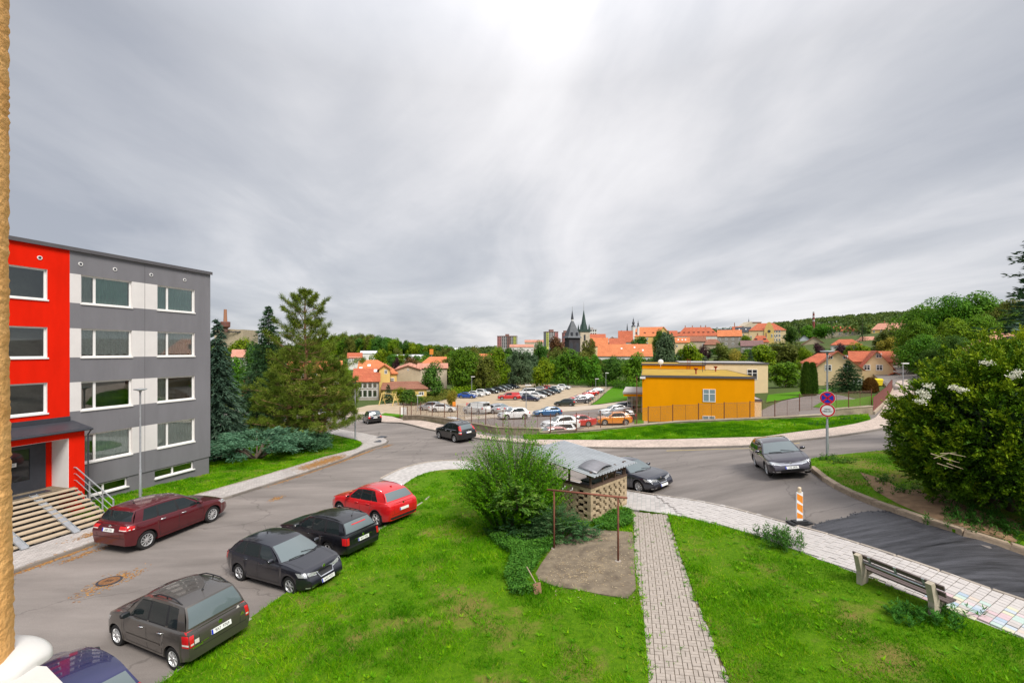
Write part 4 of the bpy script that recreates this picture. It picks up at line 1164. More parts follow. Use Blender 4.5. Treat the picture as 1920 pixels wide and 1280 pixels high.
rh=place('house','pale yellow house with red sheet-tiled roof and dormer among the trees at the right',1812,1965,66,664,622,720,W_YEL,RF_PALE,D=14,rz=R(8),dorm=[(-1.6,.25,2.6,1.7)],hip=(3.5,0),front=(3,[.5]))
# ---- old town on its hill
place('house','long house with flat orange roof and white wall right of the black tower',1121,1222,230,666.5,645,680,W_WHITE,RF_OR,D=16,front=(9,[.25],.9,1.1),skylights=[(-1.5,.6),(5,.7),(9,.45)],chims=[(-8,1,1.4),(6.5,1,1.2)])
place('house','plain orange roof rising behind the long orange house',1108,1140,300,648,633,668,W_CREAM,RF_OR,D=14)
place('house','yellow house with low red roof right of the church tower',1104,1135,380,633,626,650,W_YEL,RF_RED,D=12,front=(4,[.5]))
gable_front('house','white gabled house below the twin onion spires',1133,1163,330,641,641,631,655,W_WHITE,RF_RED,D=18,wins=[(0,3,1,1.3),(-2.5,3,1,1.3)])
place('house','tall narrow house with steep red roof left of the yellow church',1160,1186,345,640,620,652,W_OLD,RF_RED,D=14,front=(4,[.3,.6],1.0,1.5),chims=[(-3,1,1.5)])
place('house','small red roofed house between the long orange roof and the church',1143,1172,290,645,634,660,W_BLUE,RF_RED,D=10,front=(3,[.4]))
place('church','broad yellow church nave with orange hipped roof',1182,1260,390,630,613,655,W_YEL,RF_OR,D=26,hip=(6,6),front=(6,[.35,.7],1.4,2.2),dorm=[(-12,.3,1.6,1.4),(-5,.3,1.6,1.4),(2,.3,1.6,1.4),(9,.3,1.6,1.4)],cat='church')
gable_front('church_wing','yellow gable wall at the right end of the church roof',1230,1258,384,629,629,612.5,655,W_YEL,RF_OR,D=14,wins=[(0,12,1.6,2.4),(-3,5,1.3,2.2),(3,5,1.3,2.2)],cat='church')
place('house','long white building with red roof, many dormers and chimneys',1268,1348,400,629,613.5,650,W_WHITE,RF_RED,D=20,hip=(7,7),front=(8,[.45],1.3,2.0),dorm=[(x,.32,1.8,1.3)for x in(-15,-11,-7,-3,1,5,9,13)],chims=[(-10,.5,2),(-4,.5,2),(3,.5,2),(7,.5,2)])
place('house','low red roofed wing left of the long white building',1240,1270,395,630,620,650,W_OLD,RF_RED,D=16,front=(4,[.5]))
place('house','small house with orange roof and three skylights under the long white building',1266,1293,300,641.5,632.5,660,W_CREAM,RF_OR,D=10,skylights=[(-2.5,.5),(0,.5),(2,.5)],front=(2,[.5]))
place('house','beige house with brown roof beside the skylight house',1290,1323,300,639,630.5,660,W_OLD,RF_DK,D=10,front=(2,[.55],2.2,1.6))
place('house','brown hip roofed cottage with blank rendered wall',1321,1353,290,645,635.5,662,W_BEIGE,RF_DK,D=10,hip=(2,3))
place('house','grey stone house with bright orange roof and dark balcony',1346,1390,320,629.5,618.5,655,W_GREY,RF_OR,D=12,front=(4,[.35,.68],1.3,1.5),chims=[(2,1,1.2)])
place('house','dark slate roofed house left of the cream school',1380,1408,380,622,613,645,W_CREAM,RF_SLATE,D=12,front=(3,[.35,.7],1.2,1.7),skylights=[(-3,.5),(2,.5)])
place('house','low slate roof peeping between the red roofs',1352,1372,430,621,616.5,640,W_OLD,RF_SLATE,D=12)
place('house','house with small turret roof left of the slate roof',1374,1390,440,620,612,640,W_OLD,RF_RED,D=10,chims=[(-2,0,3.5)])
sch=place('school','large cream school with red hipped roof and ornate yellow gable',1405,1472,330,618.5,606,652,W_CREAM,RF_RED,D=20,hip=(6,7),front=(5,[.55],1.0,1.8),cat='school building')
schX,schZ=sch.location.x,sch.location.z
gx0=AT(1453,330)-schX
gm=MB();k_=330/FPX
gm.extrude([(gx0+x*k_,-10.5,ZP_(y,330)-schZ)for x,y in((-8,652),(8,652),(8,617),(6,615),(6,611),(4,609),(3,605),(0,603.5),(-3,605),(-4,609),(-6,611),(-6,615),(-8,617))],(0,1.2,0));sg=gm.build('ornate_gable',W_YEL,sch)
rw=MB();rw.lathe([(.0,0),(1.0,0),(1.0,.15),(.0,.15)],(gx0,-10.6,ZP_(621,330)-schZ),14,axis='Y');rw.build('round_window',M_DGLASS,sg)
for x in(-4.5,4.5):put_window(sch,'F',gx0+x*k_,ZP_(633,330)-schZ,.9,2.6,0,21.1)
for x in(1461,1465.5,1470):
 for y in(640,632,624):put_window(sch,'F',AT(x,330)-schX,ZP_(y,330)-schZ,1.2,2.2,0,20.1)
th=empty('theatre',(AT(1411,440),440,ZP_(640,440)),0,'beige theatre tower house with pediment and thin spire above the school','theatre')
tm=MB();zz=lambda y:ZP_(y,440)-ZP_(640,440);kx=440/FPX
tm.extrude([(x*kx,0,zz(y))for x,y in((-16,640),(16,640),(16,605),(0,605),(-2,602.5),(-16,611))],(0,14,0));tm.build('wall',W_OLD,th)
ts=MB();ts.lathe([(.5,zz(604)),(.35,zz(600)),(.08,zz(597)),(.05,zz(593.5)),(0,zz(593))],(-2*kx,5,0),8);ts.build('spire',M_ANTH,th)
tr2=MB();tr2.prism([(0,-.4),(17*kx,-.4),(17*kx,14.5),(0,14.5)],zz(605)+.02,zz(603.5));tr2.build('roof',RF_DK,th)
place('house','small house with red dormer roof in front of the cream school',1412,1441,270,640,629,660,W_CREAM,RF_RED,D=10,hip=(2,2),dorm=[(-2.4,.25,1.4,1.3),(2.2,.25,1.4,1.3)],front=(3,[.5]),chims=[(-1.5,0,1.4),(3,0,1.4)])
place('house','long shed-like house with purple-brown roof and grey gable',1390,1430,255,647.5,638,662,W_GREY,RF_PUR,D=10,front=(4,[.35]))
gable_front('house','pale blue gabled house on the wooded slope',1500,1517,330,635,635,628,652,W_BLUE,RF_SLATE,D=14,wins=[(-1.3,3.2,.9,1.2),(1.3,3.2,.9,1.2)])
gable_front('house','grey brown house with broad gable on the wooded slope',1505,1548,260,645,645,631,660,W_BEIGE,RF_DK,D=14,wins=[(-2.5,3,1,1.2),(2.0,3,1,1.2)])
place('house','red roofed house with white dormer gable above the guesthouse',1560,1614,210,645.5,636,660,W_WHITE,RF_RED,D=10,hip=(3,3),front=(4,[.4]))
place('house','pinkish brown roofed house right of the white dormer house',1604,1638,240,640,631,660,W_OLD,RF_PALE,D=10,hip=(3,0))
place('house','beige manor with flat red roof on the hillside',1548,1612,400,620,612,634,W_OLD,RF_RED,D=16,hip=(6,6),front=(6,[.45],1.4,2))
place('house','long yellow villa with pale red roof high on the hillside',1636,1724,330,616.5,605.5,634,W_YEL,RF_PALE,D=16,hip=(4,4),front=(7,[.3,.65],1.2,1.6),chims=[(-6,0,1.6),(4,0,1.6),(10,0,1.6)])
place('house','white flat-topped house at the foot of the striped chimney',1546,1572,450,612,610,624,W_WHITE,RF_DK,D=12)
place('house','small white house between trees left of the slope',1484,1498,400,622,619,634,W_WHITE,RF_SLATE,D=10,front=(2,[.5]))
def spire_tower(name,label,px,Y,parts,cat='tower',y_base=700):
 """parts: (part name, material, [(half width px, row)], sides)."""
 zb=ZP_(y_base,Y);root=empty(name,(AT(px,Y),Y,zb),0,label,cat);k=Y/FPX
 for nm,m,prof,n in parts:
  mb=MB();f=math.sqrt(2)if n==4 else 1.0
  pr=[(max(0,w)*k*f,ZP_(y,Y)-zb)for w,y in prof]
  V,F=[],[]
  for r,z in pr:
   for q in range(n):
    a=2*math.pi*(q+.5)/n
    V.append((r*math.cos(a),r*math.sin(a),z))
  for i in range(len(pr)-1):
   for q in range(n):F.append((i*n+q,i*n+(q+1)%n,(i+1)*n+(q+1)%n,(i+1)*n+q))
  F.append(tuple(range(n-1,-1,-1)));F.append(tuple((len(pr)-1)*n+q for q in range(n)))
  mb.add(V,F).build(nm,m,root)
 return root,k,zb
M_BLACKST=mat('soot_black_stone',(0.048,0.042,0.046),rough=0.9,var=0.35,scale=0.5,detail=8)
M_SLATEG=mat('grey_slate',(0.105,0.112,0.12),rough=0.6,var=0.2,scale=1.2)
M_COPPER=mat('dark_copper_green',(0.035,0.065,0.052),rough=0.55,var=0.3,scale=0.8)
M_GILT=mat('spire_rod',(0.22,0.18,0.12),rough=0.4,metal=0.6)
bt,k_,zb_=spire_tower('belfry_tower','black stone belfry with steep grey slate roof and small lantern',1073,300,[('wall',M_BLACKST,[(11,690),(11,633)],4),('roof',M_SLATEG,[(14,633.5),(11.2,629.5),(7.2,617),(1.7,601.5)],4),('lantern',M_PVC,[(1.7,602),(2.0,600.5),(2.0,598.2)],8),('spire',M_ANTH,[(2.7,598.5),(2.1,594),(.9,586),(.3,582)],8),('rod',M_GILT,[(.28,583),(.18,574.5)],5)])
bt.rotation_euler[2]=R(14)
for u,z in((-6,652),(6,652)):
 g=MB();z0=ZP_(662,300)-zb_;z1=ZP_(642,300)-zb_
 g.extrude([(u*k_-1.0,-11.2*k_,z0),(u*k_+1.0,-11.2*k_,z0),(u*k_+1.0,-11.2*k_,z1-1),(u*k_,-11.2*k_,z1),(u*k_-1.0,-11.2*k_,z1-1)],(0,.25,0));g.build('belfry_opening',M_ANTH,bt)
for u in(-5,5):
 g=MB();y=ZP_(626,300)-zb_;g.box((u*k_,-10.2*k_,y),(1.2,1.6,1.9));g.build('roof_dormer',M_ANTH,bt)
ct,k_,zb_=spire_tower('church_tower','cream church tower with dark green gothic steeple and corner pinnacles',1094.5,340,[('wall',W_OLD,[(9,690),(9,622.5)],4),('gallery',M_COPPER,[(9.8,622.6),(9.8,617.5)],4),('steeple',M_COPPER,[(6.2,618),(5.2,611),(.5,582)],8),('rod',M_GILT,[(.3,583),(.16,572),(.08,566)],5)])
ct.rotation_euler[2]=R(8)
for sx in(-1,1):
 for sy in(-1,1):
  g=MB();x,y=sx*8*k_,sy*8*k_
  g.lathe([(1.6*k_,ZP_(619,340)-zb_),(1.5*k_,ZP_(614,340)-zb_),(.15*k_,ZP_(608,340)-zb_),(0,ZP_(607,340)-zb_)],(x,y,0),6);g.build('pinnacle',M_COPPER,ct)
g=MB();g.box((-1*k_,-9.1*k_,ZP_(633,340)-zb_),(1.3,.3,4.2));g.build('bell_window',M_ANTH,ct)
for nm,lab,px,top,w,base in(('onion_tower','larger onion-domed church tower with black spire',1187.5,594,3.6,620),('onion_tower','smaller onion-domed turret right of the larger one',1196.5,599.5,2.2,617)):
 h_=base-top
 spire_tower(nm,lab,px,395,[('wall',W_WHITE,[(w,645),(w,base-h_*.30)],8),('dome',M_ANTH,[(w*1.15,base-h_*.30),(w*.95,base-h_*.36),(w*.35,base-h_*.45),(w*.75,base-h_*.52),(w*.55,base-h_*.62),(w*.22,base-h_*.72),(w*.34,base-h_*.76),(w*.08,base-h_*.88),(.12,top)],8)],'church tower')
spire_tower('ridge_turret','thin black spire left of the onion domes',1176,395,[('wall',W_WHITE,[(1.4,640),(1.4,620)],6),('spire',M_ANTH,[(1.5,621),(1.0,614),(.2,606.5)],6)],'spire')
ch=empty('chimney_stack',(AT(1525.5,520),520,ZP_(625,520)),0,'tall slender red and white striped chimney on the hill','chimney')
zf=lambda y:ZP_(y,520)-ZP_(625,520)
cm1,cm2=mat('chimney_red',(.24,.06,.05),var=.2),mat('chimney_white',(.42,.36,.34),var=.2)
lv=[625,603,599,595,591.5,588,584.5]
for i in range(6):
 c=MB();r0,r1=1.25-.06*i,1.25-.06*(i+1);c.lathe([(r0,zf(lv[i])),(r1,zf(lv[i+1]))],n=10);c.build('band',[cm1,cm2][i%2]if i else cm1,ch)
 # ---- apartment blocks on the horizon
def tower_block(name,label,px0,px1,Y,y_top,y_base,mats,floors,bays,rz=0.0,D=14.0,strips=()):
 L=(px1-px0)*Y/FPX;zb=ZP_(y_base,Y);h=ZP_(y_top,Y)-zb
 root=empty(name,(AT((px0+px1)/2,Y),Y,zb),rz,label,'apartment block')
 w=MB();w.prism([(-L/2,0),(L/2,0),(L/2,D),(-L/2,D)],-12,h);w.build('wall',mats[0],root)
 r=MB();r.prism([(-L/2-.2,-.2),(L/2+.2,-.2),(L/2+.2,D+.2),(-L/2-.2,D+.2)],h,h+.8);r.build('roof',mats[-1],root)
 ll=MB();ll.prism([(-2.5,3),(2.5,3),(2.5,8),(-2.5,8)],h+.8,h+3.4);ll.build('lift_house',mats[-1],root)
 for x0,x1,m in strips:
  s=MB();s.prism([(L*x0,-.25),(L*x1,-.25),(L*x1,-.02),(L*x0,-.02)],-10,h-.3);s.build('facade_strip',m,root)
 fm,pm=unit_window();fh=h/floors
 for f in range(floors):
  for b in range(bays):
   o=link('window',pm,root,(-L/2+L*(b+.5)/bays,-.3,f*fh+fh*.35));o.scale=(L/bays*.75,2,fh*.6)
 return root
B_BR,B_GR,B_YG,B_PK=mat('brown_panel',(.22,.12,.10),var=.12),mat('grey_panel',(.36,.34,.33),var=.1),mat('lime_panel',(.46,.50,.10),var=.1),mat('pink_panel',(.42,.16,.15),var=.1)
tower_block('apartment_tower','brown and lime apartment tower left of the belfry on the skyline',932,968,640,630.5,652,[B_GR,B_BR],8,9,R(-8),strips=[(-.5,-.28,B_PK),(.02,.2,B_BR),(.36,.5,B_YG)])
tower_block('apartment_tower','green edged apartment tower left of the rust brown tree',1024,1047,560,622.5,650,[B_GR,B_BR],8,5,R(10),strips=[(-.5,-.3,B_YG),(.2,.5,B_PK)])
tower_block('apartment_tower','pale flat-topped block behind the church steeple',1102,1119,700,618,645,[W_WHITE,B_GR],5,4,R(4))
tower_block('apartment_tower','pink sliver of a block left of the belfry',1057,1066,620,624,650,[B_PK,B_BR],7,2,R(4))
place('house','low row of flats with pale windows between the skyline towers',984,1022,600,641,637,655,W_OLD,RF_PALE,D=12,front=(7,[.5],2.5,1.4))
place('house','white terrace below the brown apartment tower',956,1000,420,650,645.5,662,W_WHITE,RF_PALE,D=12,front=(6,[.4],2.2,1.4))
place('house','low pale shed with white roof far beyond the trees',830,862,520,655,652,662,W_WHITE,mat('white_sheet_roof',(.6,.6,.6),var=.1),D=20)
place('warehouse','long white hall on the plain left of the orange sign',676,706,330,662,657.5,672,W_WHITE,mat('white_sheet_roof'),D=20,cat='warehouse')
place('warehouse','low white store roof in front of the wooded hill',736,800,380,668,664.5,676,W_WHITE,mat('white_sheet_roof'),D=20,cat='warehouse')
place('house','white house with dark windows behind the big pine',652,678,240,670,661,682,W_WHITE,RF_RED,D=10,front=(5,[.35,.7],.9,1.2))
sg_=empty('sign_pylon',(AT(809,300),300,ZP_(672,300)),0,'orange square sign pylon above the orange roof at the left','sign')
q=MB();q.box((0,0,4.4),(2.4,.8,3.6));q.build('panel',mat('orange_sign',(.75,.25,.04),var=.05),sg_);q=MB();q.box((0,0,0),(.6,.5,5));q.build('post',M_GREY,sg_)
fa=empty('factory',(AT(432,420),420,ZP_(640,420)),0,'beige factory block with small upper windows on the far left hill','factory')
zf=lambda y:ZP_(y,420)-ZP_(640,420);kx=420/FPX
q=MB();q.prism([(-30*kx,0),(-8*kx,0),(-8*kx,20),(-30*kx,20)],-6,zf(616));q.prism([(-8*kx+.01,0),(29*kx,-4),(29*kx,20),(-8*kx+.01,20)],-6,zf(618));q.build('wall',W_BEIGE,fa)
for i in range(7):
 q=MB();q.box(((-2+i*4)*kx,-3.5,zf(622+(i%2))),(1.5,.6,1.1));q.build('window',M_DGLASS,fa)
wt=empty('water_tower',(AT(422.5,415),415,ZP_(620,415)),0,'brown brick chimney rising from a red water tank','water tower')
zf=lambda y:ZP_(y,415)-ZP_(620,415);kx=415/FPX
q=MB();q.lathe([(4*kx,zf(622)),(4*kx,zf(616)),(8*kx,zf(612.5)),(8.3*kx,zf(604)),(7.6*kx,zf(603))],n=14);q.build('tank',mat('faded_red_tank',(.40,.10,.06),var=.45,scale=.4,col2=(.12,.10,.09)),wt)
q=MB();q.lathe([(3.2*kx,zf(603)),(2.5*kx,zf(581)),(2.5*kx,zf(580))],n=12);q.build('chimney',M_CHIM,wt)
# ---- yellow house group behind the playground
v3=place('house','low outbuilding with wide reddish roof beside the yellow house',718,800,106,728,714.5,748,W_YEL,RF_DK,D=12,hip=(0,2),front=(4,[.35],1.2,.8))
v2=place('house','yellow house with large hipped orange roof behind the playground',672,744,118,699,674.5,744,W_YEL,RF_OR,D=16,hip=(0,5),skylights=[(-2.3,.55),(-4.3,.35)],front=(4,[.2,.55],1.1,1.5))
v2b=gable_front('house_gable','tall narrow yellow gable bay with three small windows',711,731,110,690,690,683,744,W_YEL,RF_OR,D=8,wins=[(-.3,5.6,.7,1.0),(-.1,2.2,.9,.5),(.4,2.2,.6,.5)])
v1=place('house','house with steep brick-red roof over a glazed two storey front',664,710,106,713,690,746,W_GREY,RF_RED,D=10,skylights=[(2.0,.75)],hip=(0,0))
for i in range(4):
 for z in(.2,2.3):
  f=lambda a,n,zz:Vector((a,-5-n,zz));window(v1,f,-1.9+i*1.1,-.9+i*1.1,z,z+1.7,0.05,[],fw=.09,depth=.06,sill=0,room=0)
gable_front('barn','beige barn with one small gable window and pinkish roof',743,787,125,691,691,684,726,W_BEIGE,RF_PALE,D=26,wins=[(0,4.6,.5,.5)],cat='barn')
place('house','long low building with faded pink roof behind the beige barn',784,838,138,689,680.5,720,W_OLD,RF_PALE,D=10)
place('house','orange roofed hall behind the beige barn',790,836,175,681,668.5,700,W_WHITE,RF_OR,D=14,hip=(3,0))
place('house','orange roof glimpsed behind the tall green tree',876,926,220,672,663,690,W_WHITE,RF_OR,D=12)
place('house','pinkish roofed house low behind the blue spruce',436,470,150,668,655,690,W_WHITE,RF_PALE,D=10,front=(3,[.5]))
place('house','yellow walled house seen through the big pine',540,640,115,695,676,740,W_YEL,RF_OR,D=12,front=(5,[.3,.65],1.1,1.4))
# ------------------------------------------------------------------ plants
def vnoise(x,y,cell,seed=0):
 """Smooth value noise in 0..1."""
 r=np.random.default_rng(seed);T=r.random((256,256))
 u,v=np.asarray(x)/cell,np.asarray(y)/cell
 i,j=np.floor(u).astype(int),np.floor(v).astype(int);f,g=u-i,v-j
 f=f*f*(3-2*f);g=g*g*(3-2*g)
 a,b,c,d=T[i%256,j%256],T[(i+1)%256,j%256],T[i%256,(j+1)%256],T[(i+1)%256,(j+1)%256]
 return(a*(1-f)+b*f)*(1-g)+(c*(1-f)+d*f)*g
G_MID=leaf_mat('leaf_mid_green',[(0,(.040,.105,.007)),(.5,(.085,.205,.010)),(1,(.17,.32,.018))])
G_DARK=leaf_mat('leaf_dark_green',[(0,(.027,.074,.011)),(.5,(.060,.145,.016)),(1,(.115,.23,.028))])
G_YEL=leaf_mat('leaf_yellow_green',[(0,(.065,.130,.004)),(.5,(.145,.245,.006)),(1,(.28,.37,.012))])
G_OLIVE=leaf_mat('leaf_olive',[(0,(.065,.085,.012)),(.5,(.125,.150,.020)),(1,(.21,.225,.04))])
G_GREY=leaf_mat('leaf_grey_green',[(0,(.045,.078,.035)),(.5,(.085,.135,.060)),(1,(.15,.21,.105))])
G_RUST=leaf_mat('leaf_rust',[(0,(.085,.038,.018)),(.5,(.15,.070,.028)),(1,(.21,.115,.045))])
G_PURP=leaf_mat('leaf_purple',[(0,(.030,.012,.018)),(.5,(.055,.022,.030)),(1,(.085,.04,.04))])
G_GOLD=leaf_mat('leaf_golden',[(0,(.16,.15,.02)),(.5,(.32,.27,.03)),(1,(.48,.40,.06))])
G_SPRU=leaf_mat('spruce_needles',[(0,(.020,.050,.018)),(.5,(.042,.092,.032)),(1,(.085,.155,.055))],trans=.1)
G_BLUE=leaf_mat('blue_spruce_needles',[(0,(.030,.066,.042)),(.5,(.070,.125,.078)),(1,(.14,.21,.14))],trans=.1)
G_PINE=leaf_mat('pine_needles',[(0,(.060,.110,.010)),(.5,(.145,.215,.020)),(1,(.27,.34,.045))],trans=.15)
G_JUNI=leaf_mat('juniper_needles',[(0,(.034,.095,.048)),(.5,(.085,.195,.10)),(1,(.19,.34,.19))],trans=.1)
G_YEW=leaf_mat('yew_sprays',[(0,(.018,.060,.004)),(.4,(.040,.120,.005)),(.75,(.090,.205,.006)),(1,(.22,.33,.010))],trans=.15)
M_BARK=mat('grey_bark',(0.10,0.075,0.055),rough=0.95,var=0.35,scale=4,bump=0.8,bscale=14,stretch=(1,1,.25))
M_PBARK=mat('pine_bark',(0.30,0.135,0.070),rough=0.95,var=0.3,scale=3,bump=0.9,bscale=12,stretch=(1,1,.3),col2=(.38,.21,.13))
def crown_mesh(name,n,seed,lobes=11,leaf=0.05,flat=1.0,lo=0.12,shell=0.55,droop=0.0):
 """Broadleaf crown in a unit box: x, y within +-.5, z 0..1. Leaves sit on many lobes; gaps stay between them."""
 r=np.random.default_rng(seed)
 C,S=[],[]
 for k in range(lobes):
  t=r.random();a=r.random()*6.283
  z=lo+.14+(1-lo-.28)*((k+.5)/lobes)
  prof=math.sqrt(max(.05,1-((z-.50)/.56)**2))
  rad=prof*.33*math.sqrt(r.random())*(1.0 if k<lobes-2 else .3)
  C.append((rad*math.cos(a),rad*math.sin(a),z));S.append((.17+.10*r.random())*(.75+.35*prof))
 C,S=np.array(C),np.array(S)
 pk=S**2/(S**2).sum()
 which=r.choice(lobes,n,p=pk)
 d=unit(r.normal(size=(n,3))+np.array([0,0,.25]))
 q=1-shell*r.random(n)**2
 nc=n//14
 cd=unit(r.normal(size=(nc,3))+np.array([0,0,.2]));cw=r.choice(lobes,nc,p=pk)
 ci=r.integers(0,nc,n)
 use=r.random(n)<.75
 which=np.where(use,cw[ci],which);d=np.where(use[:,None],unit(cd[ci]+r.normal(size=(n,3))*.16),d)
 P=C[which]+d*(S[which]*q)[:,None]*np.array([1,1,.92*flat])
 N=unit(d+np.array([0,0,.55])+r.normal(size=(n,3))*.45)
 D=unit(np.cross(N,r.normal(size=(n,3))));D=unit(D+np.array([0,0,-.35-droop]))
 V,F=leaves(P,D,leaf*(.7+.6*r.random(n)),leaf*(.55+.4*r.random(n)),roll=N)
 vals=np.clip(.5+.22*r.normal(size=n)+.5*(vnoise(P[:,0]*9+50,P[:,2]*9+P[:,1]*5+50,1.0,seed)-.5),0,1)
 return np_mesh(name,V,F,G_MID,vals),C
def trunk_mesh(name,C,m,r0=.028,top=.62,seed=0,limbs=7):
 r=random.Random(seed);mb=MB()
 pts=[Vector((r.uniform(-.012,.012)*i,r.uniform(-.012,.012)*i,-.03+(top+.03)*i/6))for i in range(7)]
 mb.tube(pts,[r0*(1.25 if i==0 else 1-.12*i)for i in range(7)],7)
 for c in list(C)[:limbs]:
  b=pts[min(5,2+r.randrange(3))];c=Vector(c)
  if c.z<b.z+.03:continue
  mid=b.lerp(c,.5)+Vector((0,0,-.03))
  mb.tube([b,mid,c],[r0*.5,r0*.35,r0*.12],5)
 return mb.mesh(name,m,smooth=True)
CROWNS=[]
for i in range(6):
 me,C=crown_mesh('crown',4200,20+i,lobes=[11,13,9,14,10,12][i],leaf=.055,lo=[.08,.1,.05,.12,.0,.06][i])
 CROWNS.append((me,trunk_mesh('trunk',C,M_BARK,seed=i)))
FINE=[]
for i in range(3):
 me,C=crown_mesh('crown',11000,60+i,lobes=15+3*i,leaf=.034,lo=.05)
 FINE.append((me,trunk_mesh('trunk',C,M_BARK,seed=40+i)))
def tree(name,label,loc,h,w,material,variant=None,fine=False,group=None,cat='tree',rz=None,sink=0.0):
 t=empty(name,loc,random.uniform(0,6.28)if rz is None else rz,label,cat,group)
 lib=FINE if fine else CROWNS
 cm,tm_=lib[(variant if variant is not None else random.randrange(100))%len(lib)]
 c=link('crown',cm,t);c.scale=(w,w*random.uniform(.85,1.1),h)
 if material is not G_MID:
  c.material_slots[0].link='OBJECT';c.material_slots[0].material=material
 k=link('trunk',tm_,t);k.scale=(max(w*.8,h*.5),max(w*.8,h*.5),h)
 return t
def tree_px(name,label,px0,px1,Y,top,material,**kw):
 x=AT((px0+px1)/2,Y);z=H(x,Y);w=(px1-px0)*Y/FPX*1.08
 return tree(name,label,(x,Y,z-.3),ZP_(top,Y)-z+.3,w,material,**kw)
for args in(('broadleaf_tree','dark rounded tree beside the low outbuilding, left end of the belt behind the car park',790,840,112,681,G_DARK),('broadleaf_tree','tall bright green tree standing highest at the left of the car park',832,897,132,652,G_MID),('broadleaf_tree','olive and rust tinged tree right of the tall bright green one',884,936,138,668,G_OLIVE),('broadleaf_tree','yellow-green tree rising behind the row of black parked cars',910,956,158,652,G_YEL),('willow_tree','pale willow-like tree with hanging twigs left of the rust brown tree',952,1001,165,655,G_GREY),('bush','dense grey-green round bush behind the white minibus',950,993,146,678,G_GREY),('broadleaf_tree','small dark tree in front of the skyline just left of the rust brown tree',996,1024,225,642,G_DARK),('broadleaf_tree','rust brown autumn tree left of the black belfry',1018,1066,258,630,G_RUST),('broadleaf_tree','bright yellow-green bushy tree below the rust brown tree',997,1040,150,671,G_YEL),('broadleaf_tree','wide green tree under the black belfry',1036,1094,150,659,G_MID),('broadleaf_tree','thin olive brown tree right of the church tower',1090,1123,235,634,G_OLIVE),('broadleaf_tree','green tree under the church tower beside the wide one',1090,1133,148,664,G_MID),('broadleaf_tree','dark grey-green tree below the long orange roof',1128,1177,150,666,G_DARK),('broadleaf_tree','green tree at the left corner of the ochre building',1166,1217,135,664,G_MID),('poplar_tree','tall grey-green poplar with pale trunks right of the long orange roof',1216,1280,168,620,G_GREY),('broadleaf_tree','fresh green tree right of the tall poplar',1272,1320,168,644,G_YEL),('plum_tree','purple-leaved tree above the ochre roof',1310,1330,185,646,G_PURP),('broadleaf_tree','olive brown tree right of the purple-leaved one',1328,1382,180,643,G_OLIVE),('broadleaf_tree','yellowing orange tinged bush-like tree behind the cream wing',1362,1400,150,657,G_GOLD),('broadleaf_tree','broad bright green tree behind the cream wing',1390,1454,138,650,G_YEL),('broadleaf_tree','wide grey-olive tree right of the bright green one',1428,1504,168,639,G_OLIVE),('bush','large dark bush with bright climber at the right end of the cream wing',1438,1508,94,679,G_MID),('broadleaf_tree','dark round tree in front of the yellow church',1224,1246,350,618,G_DARK),('broadleaf_tree','low dark tree under the onion-domed towers',1186,1219,330,631,G_DARK),('broadleaf_tree','dark tall tree at the right wall of the school',1468,1502,290,611,G_DARK),('broadleaf_tree','small yellow-green tree between slate roof and school',1385,1408,310,629,G_YEL),('broadleaf_tree','mid-green tree behind the blue gabled house',1496,1532,360,609,G_MID),('broadleaf_tree','large green tree right of the blue gabled house',1528,1566,340,606,G_MID),('broadleaf_tree','olive green tree below the yellow villa',1636,1694,165,617,G_OLIVE),('broadleaf_tree','golden-brown tree beside the olive one',1650,1690,150,632,G_GOLD),('plum_tree','purple bush below the grey brown house',1522,1546,175,643,G_PURP),('plum_tree','purple hedge tree under the white dormer house',1566,1590,160,645,G_PURP),('broadleaf_tree','bright green tree behind the twin guesthouse gables',1576,1624,140,645,G_YEL),('broadleaf_tree','pale green tree left of the guesthouse roof',1492,1520,135,652,G_YEL),('broadleaf_tree','yellow crowned tree on the plain left of the orange sign',695,733,215,655,G_YEL),('plum_tree','dark red plum tree behind the yellow house',736,752,160,671,G_PURP),('broadleaf_tree','low rust coloured tree behind the beige barn',750,791,165,671,G_RUST),('round_tree','dark clipped round tree beside the playground',749,791,93,729,G_DARK),('bush','yellow-green bush left of the clipped round tree',738,764,95,725,G_YEL),('bush','yellow flowering bush at the car park entrance',840,858,88,730,G_GOLD),('broadleaf_tree','green tree between blue spruce and the factory hill',424,486,240,632,G_YEL),('broadleaf_tree','dark tree left of the big pine trunk',446,492,78,640,G_DARK),('bush','rust brown bush left of the big pine',450,478,72,704,G_RUST),('broadleaf_tree','mid-green tree in the gap right of the blue spruce',420,462,95,668,G_MID),):
 tree_px(*args)
for args in((1688,1768,118,571,G_MID,'sprawling tree at the left edge of the wooded slope'),(1738,1822,112,553,G_MID,'tall feathery tree with bare twigs against the sky'),(1790,1892,108,548,G_MID,'tallest broad tree on the wooded slope'),(1690,1766,96,628,G_MID,'dark low tree beside the white house'),(1734,1830,98,598,G_YEL,'layered yellow-green tree in the middle of the slope'),(1690,1750,104,598,G_MID,'rounded green tree just above the white house'),(1800,1880,96,590,G_MID,'dark green tree above the red-tiled house'),(1862,1935,100,560,G_OLIVE,'brownish green tree behind the tall spruce'),(1760,1820,86,628,G_DARK,'shady tree left of the red-tiled house'),(1900,1990,92,575,G_MID,'green tree at the right margin above the red-tiled house'),(1716,1770,90,655,G_DARK,'low dark bushy tree above the thuja top'),(1776,1812,80,660,G_MID,'green bush left of the red-tiled house eave')):
 tree_px('broadleaf_tree',args[5],args[0],args[1],args[2],args[3],args[4],fine=True)
gl='green garden tree in the belt between the car park and the old town'
rr=random.Random(5)
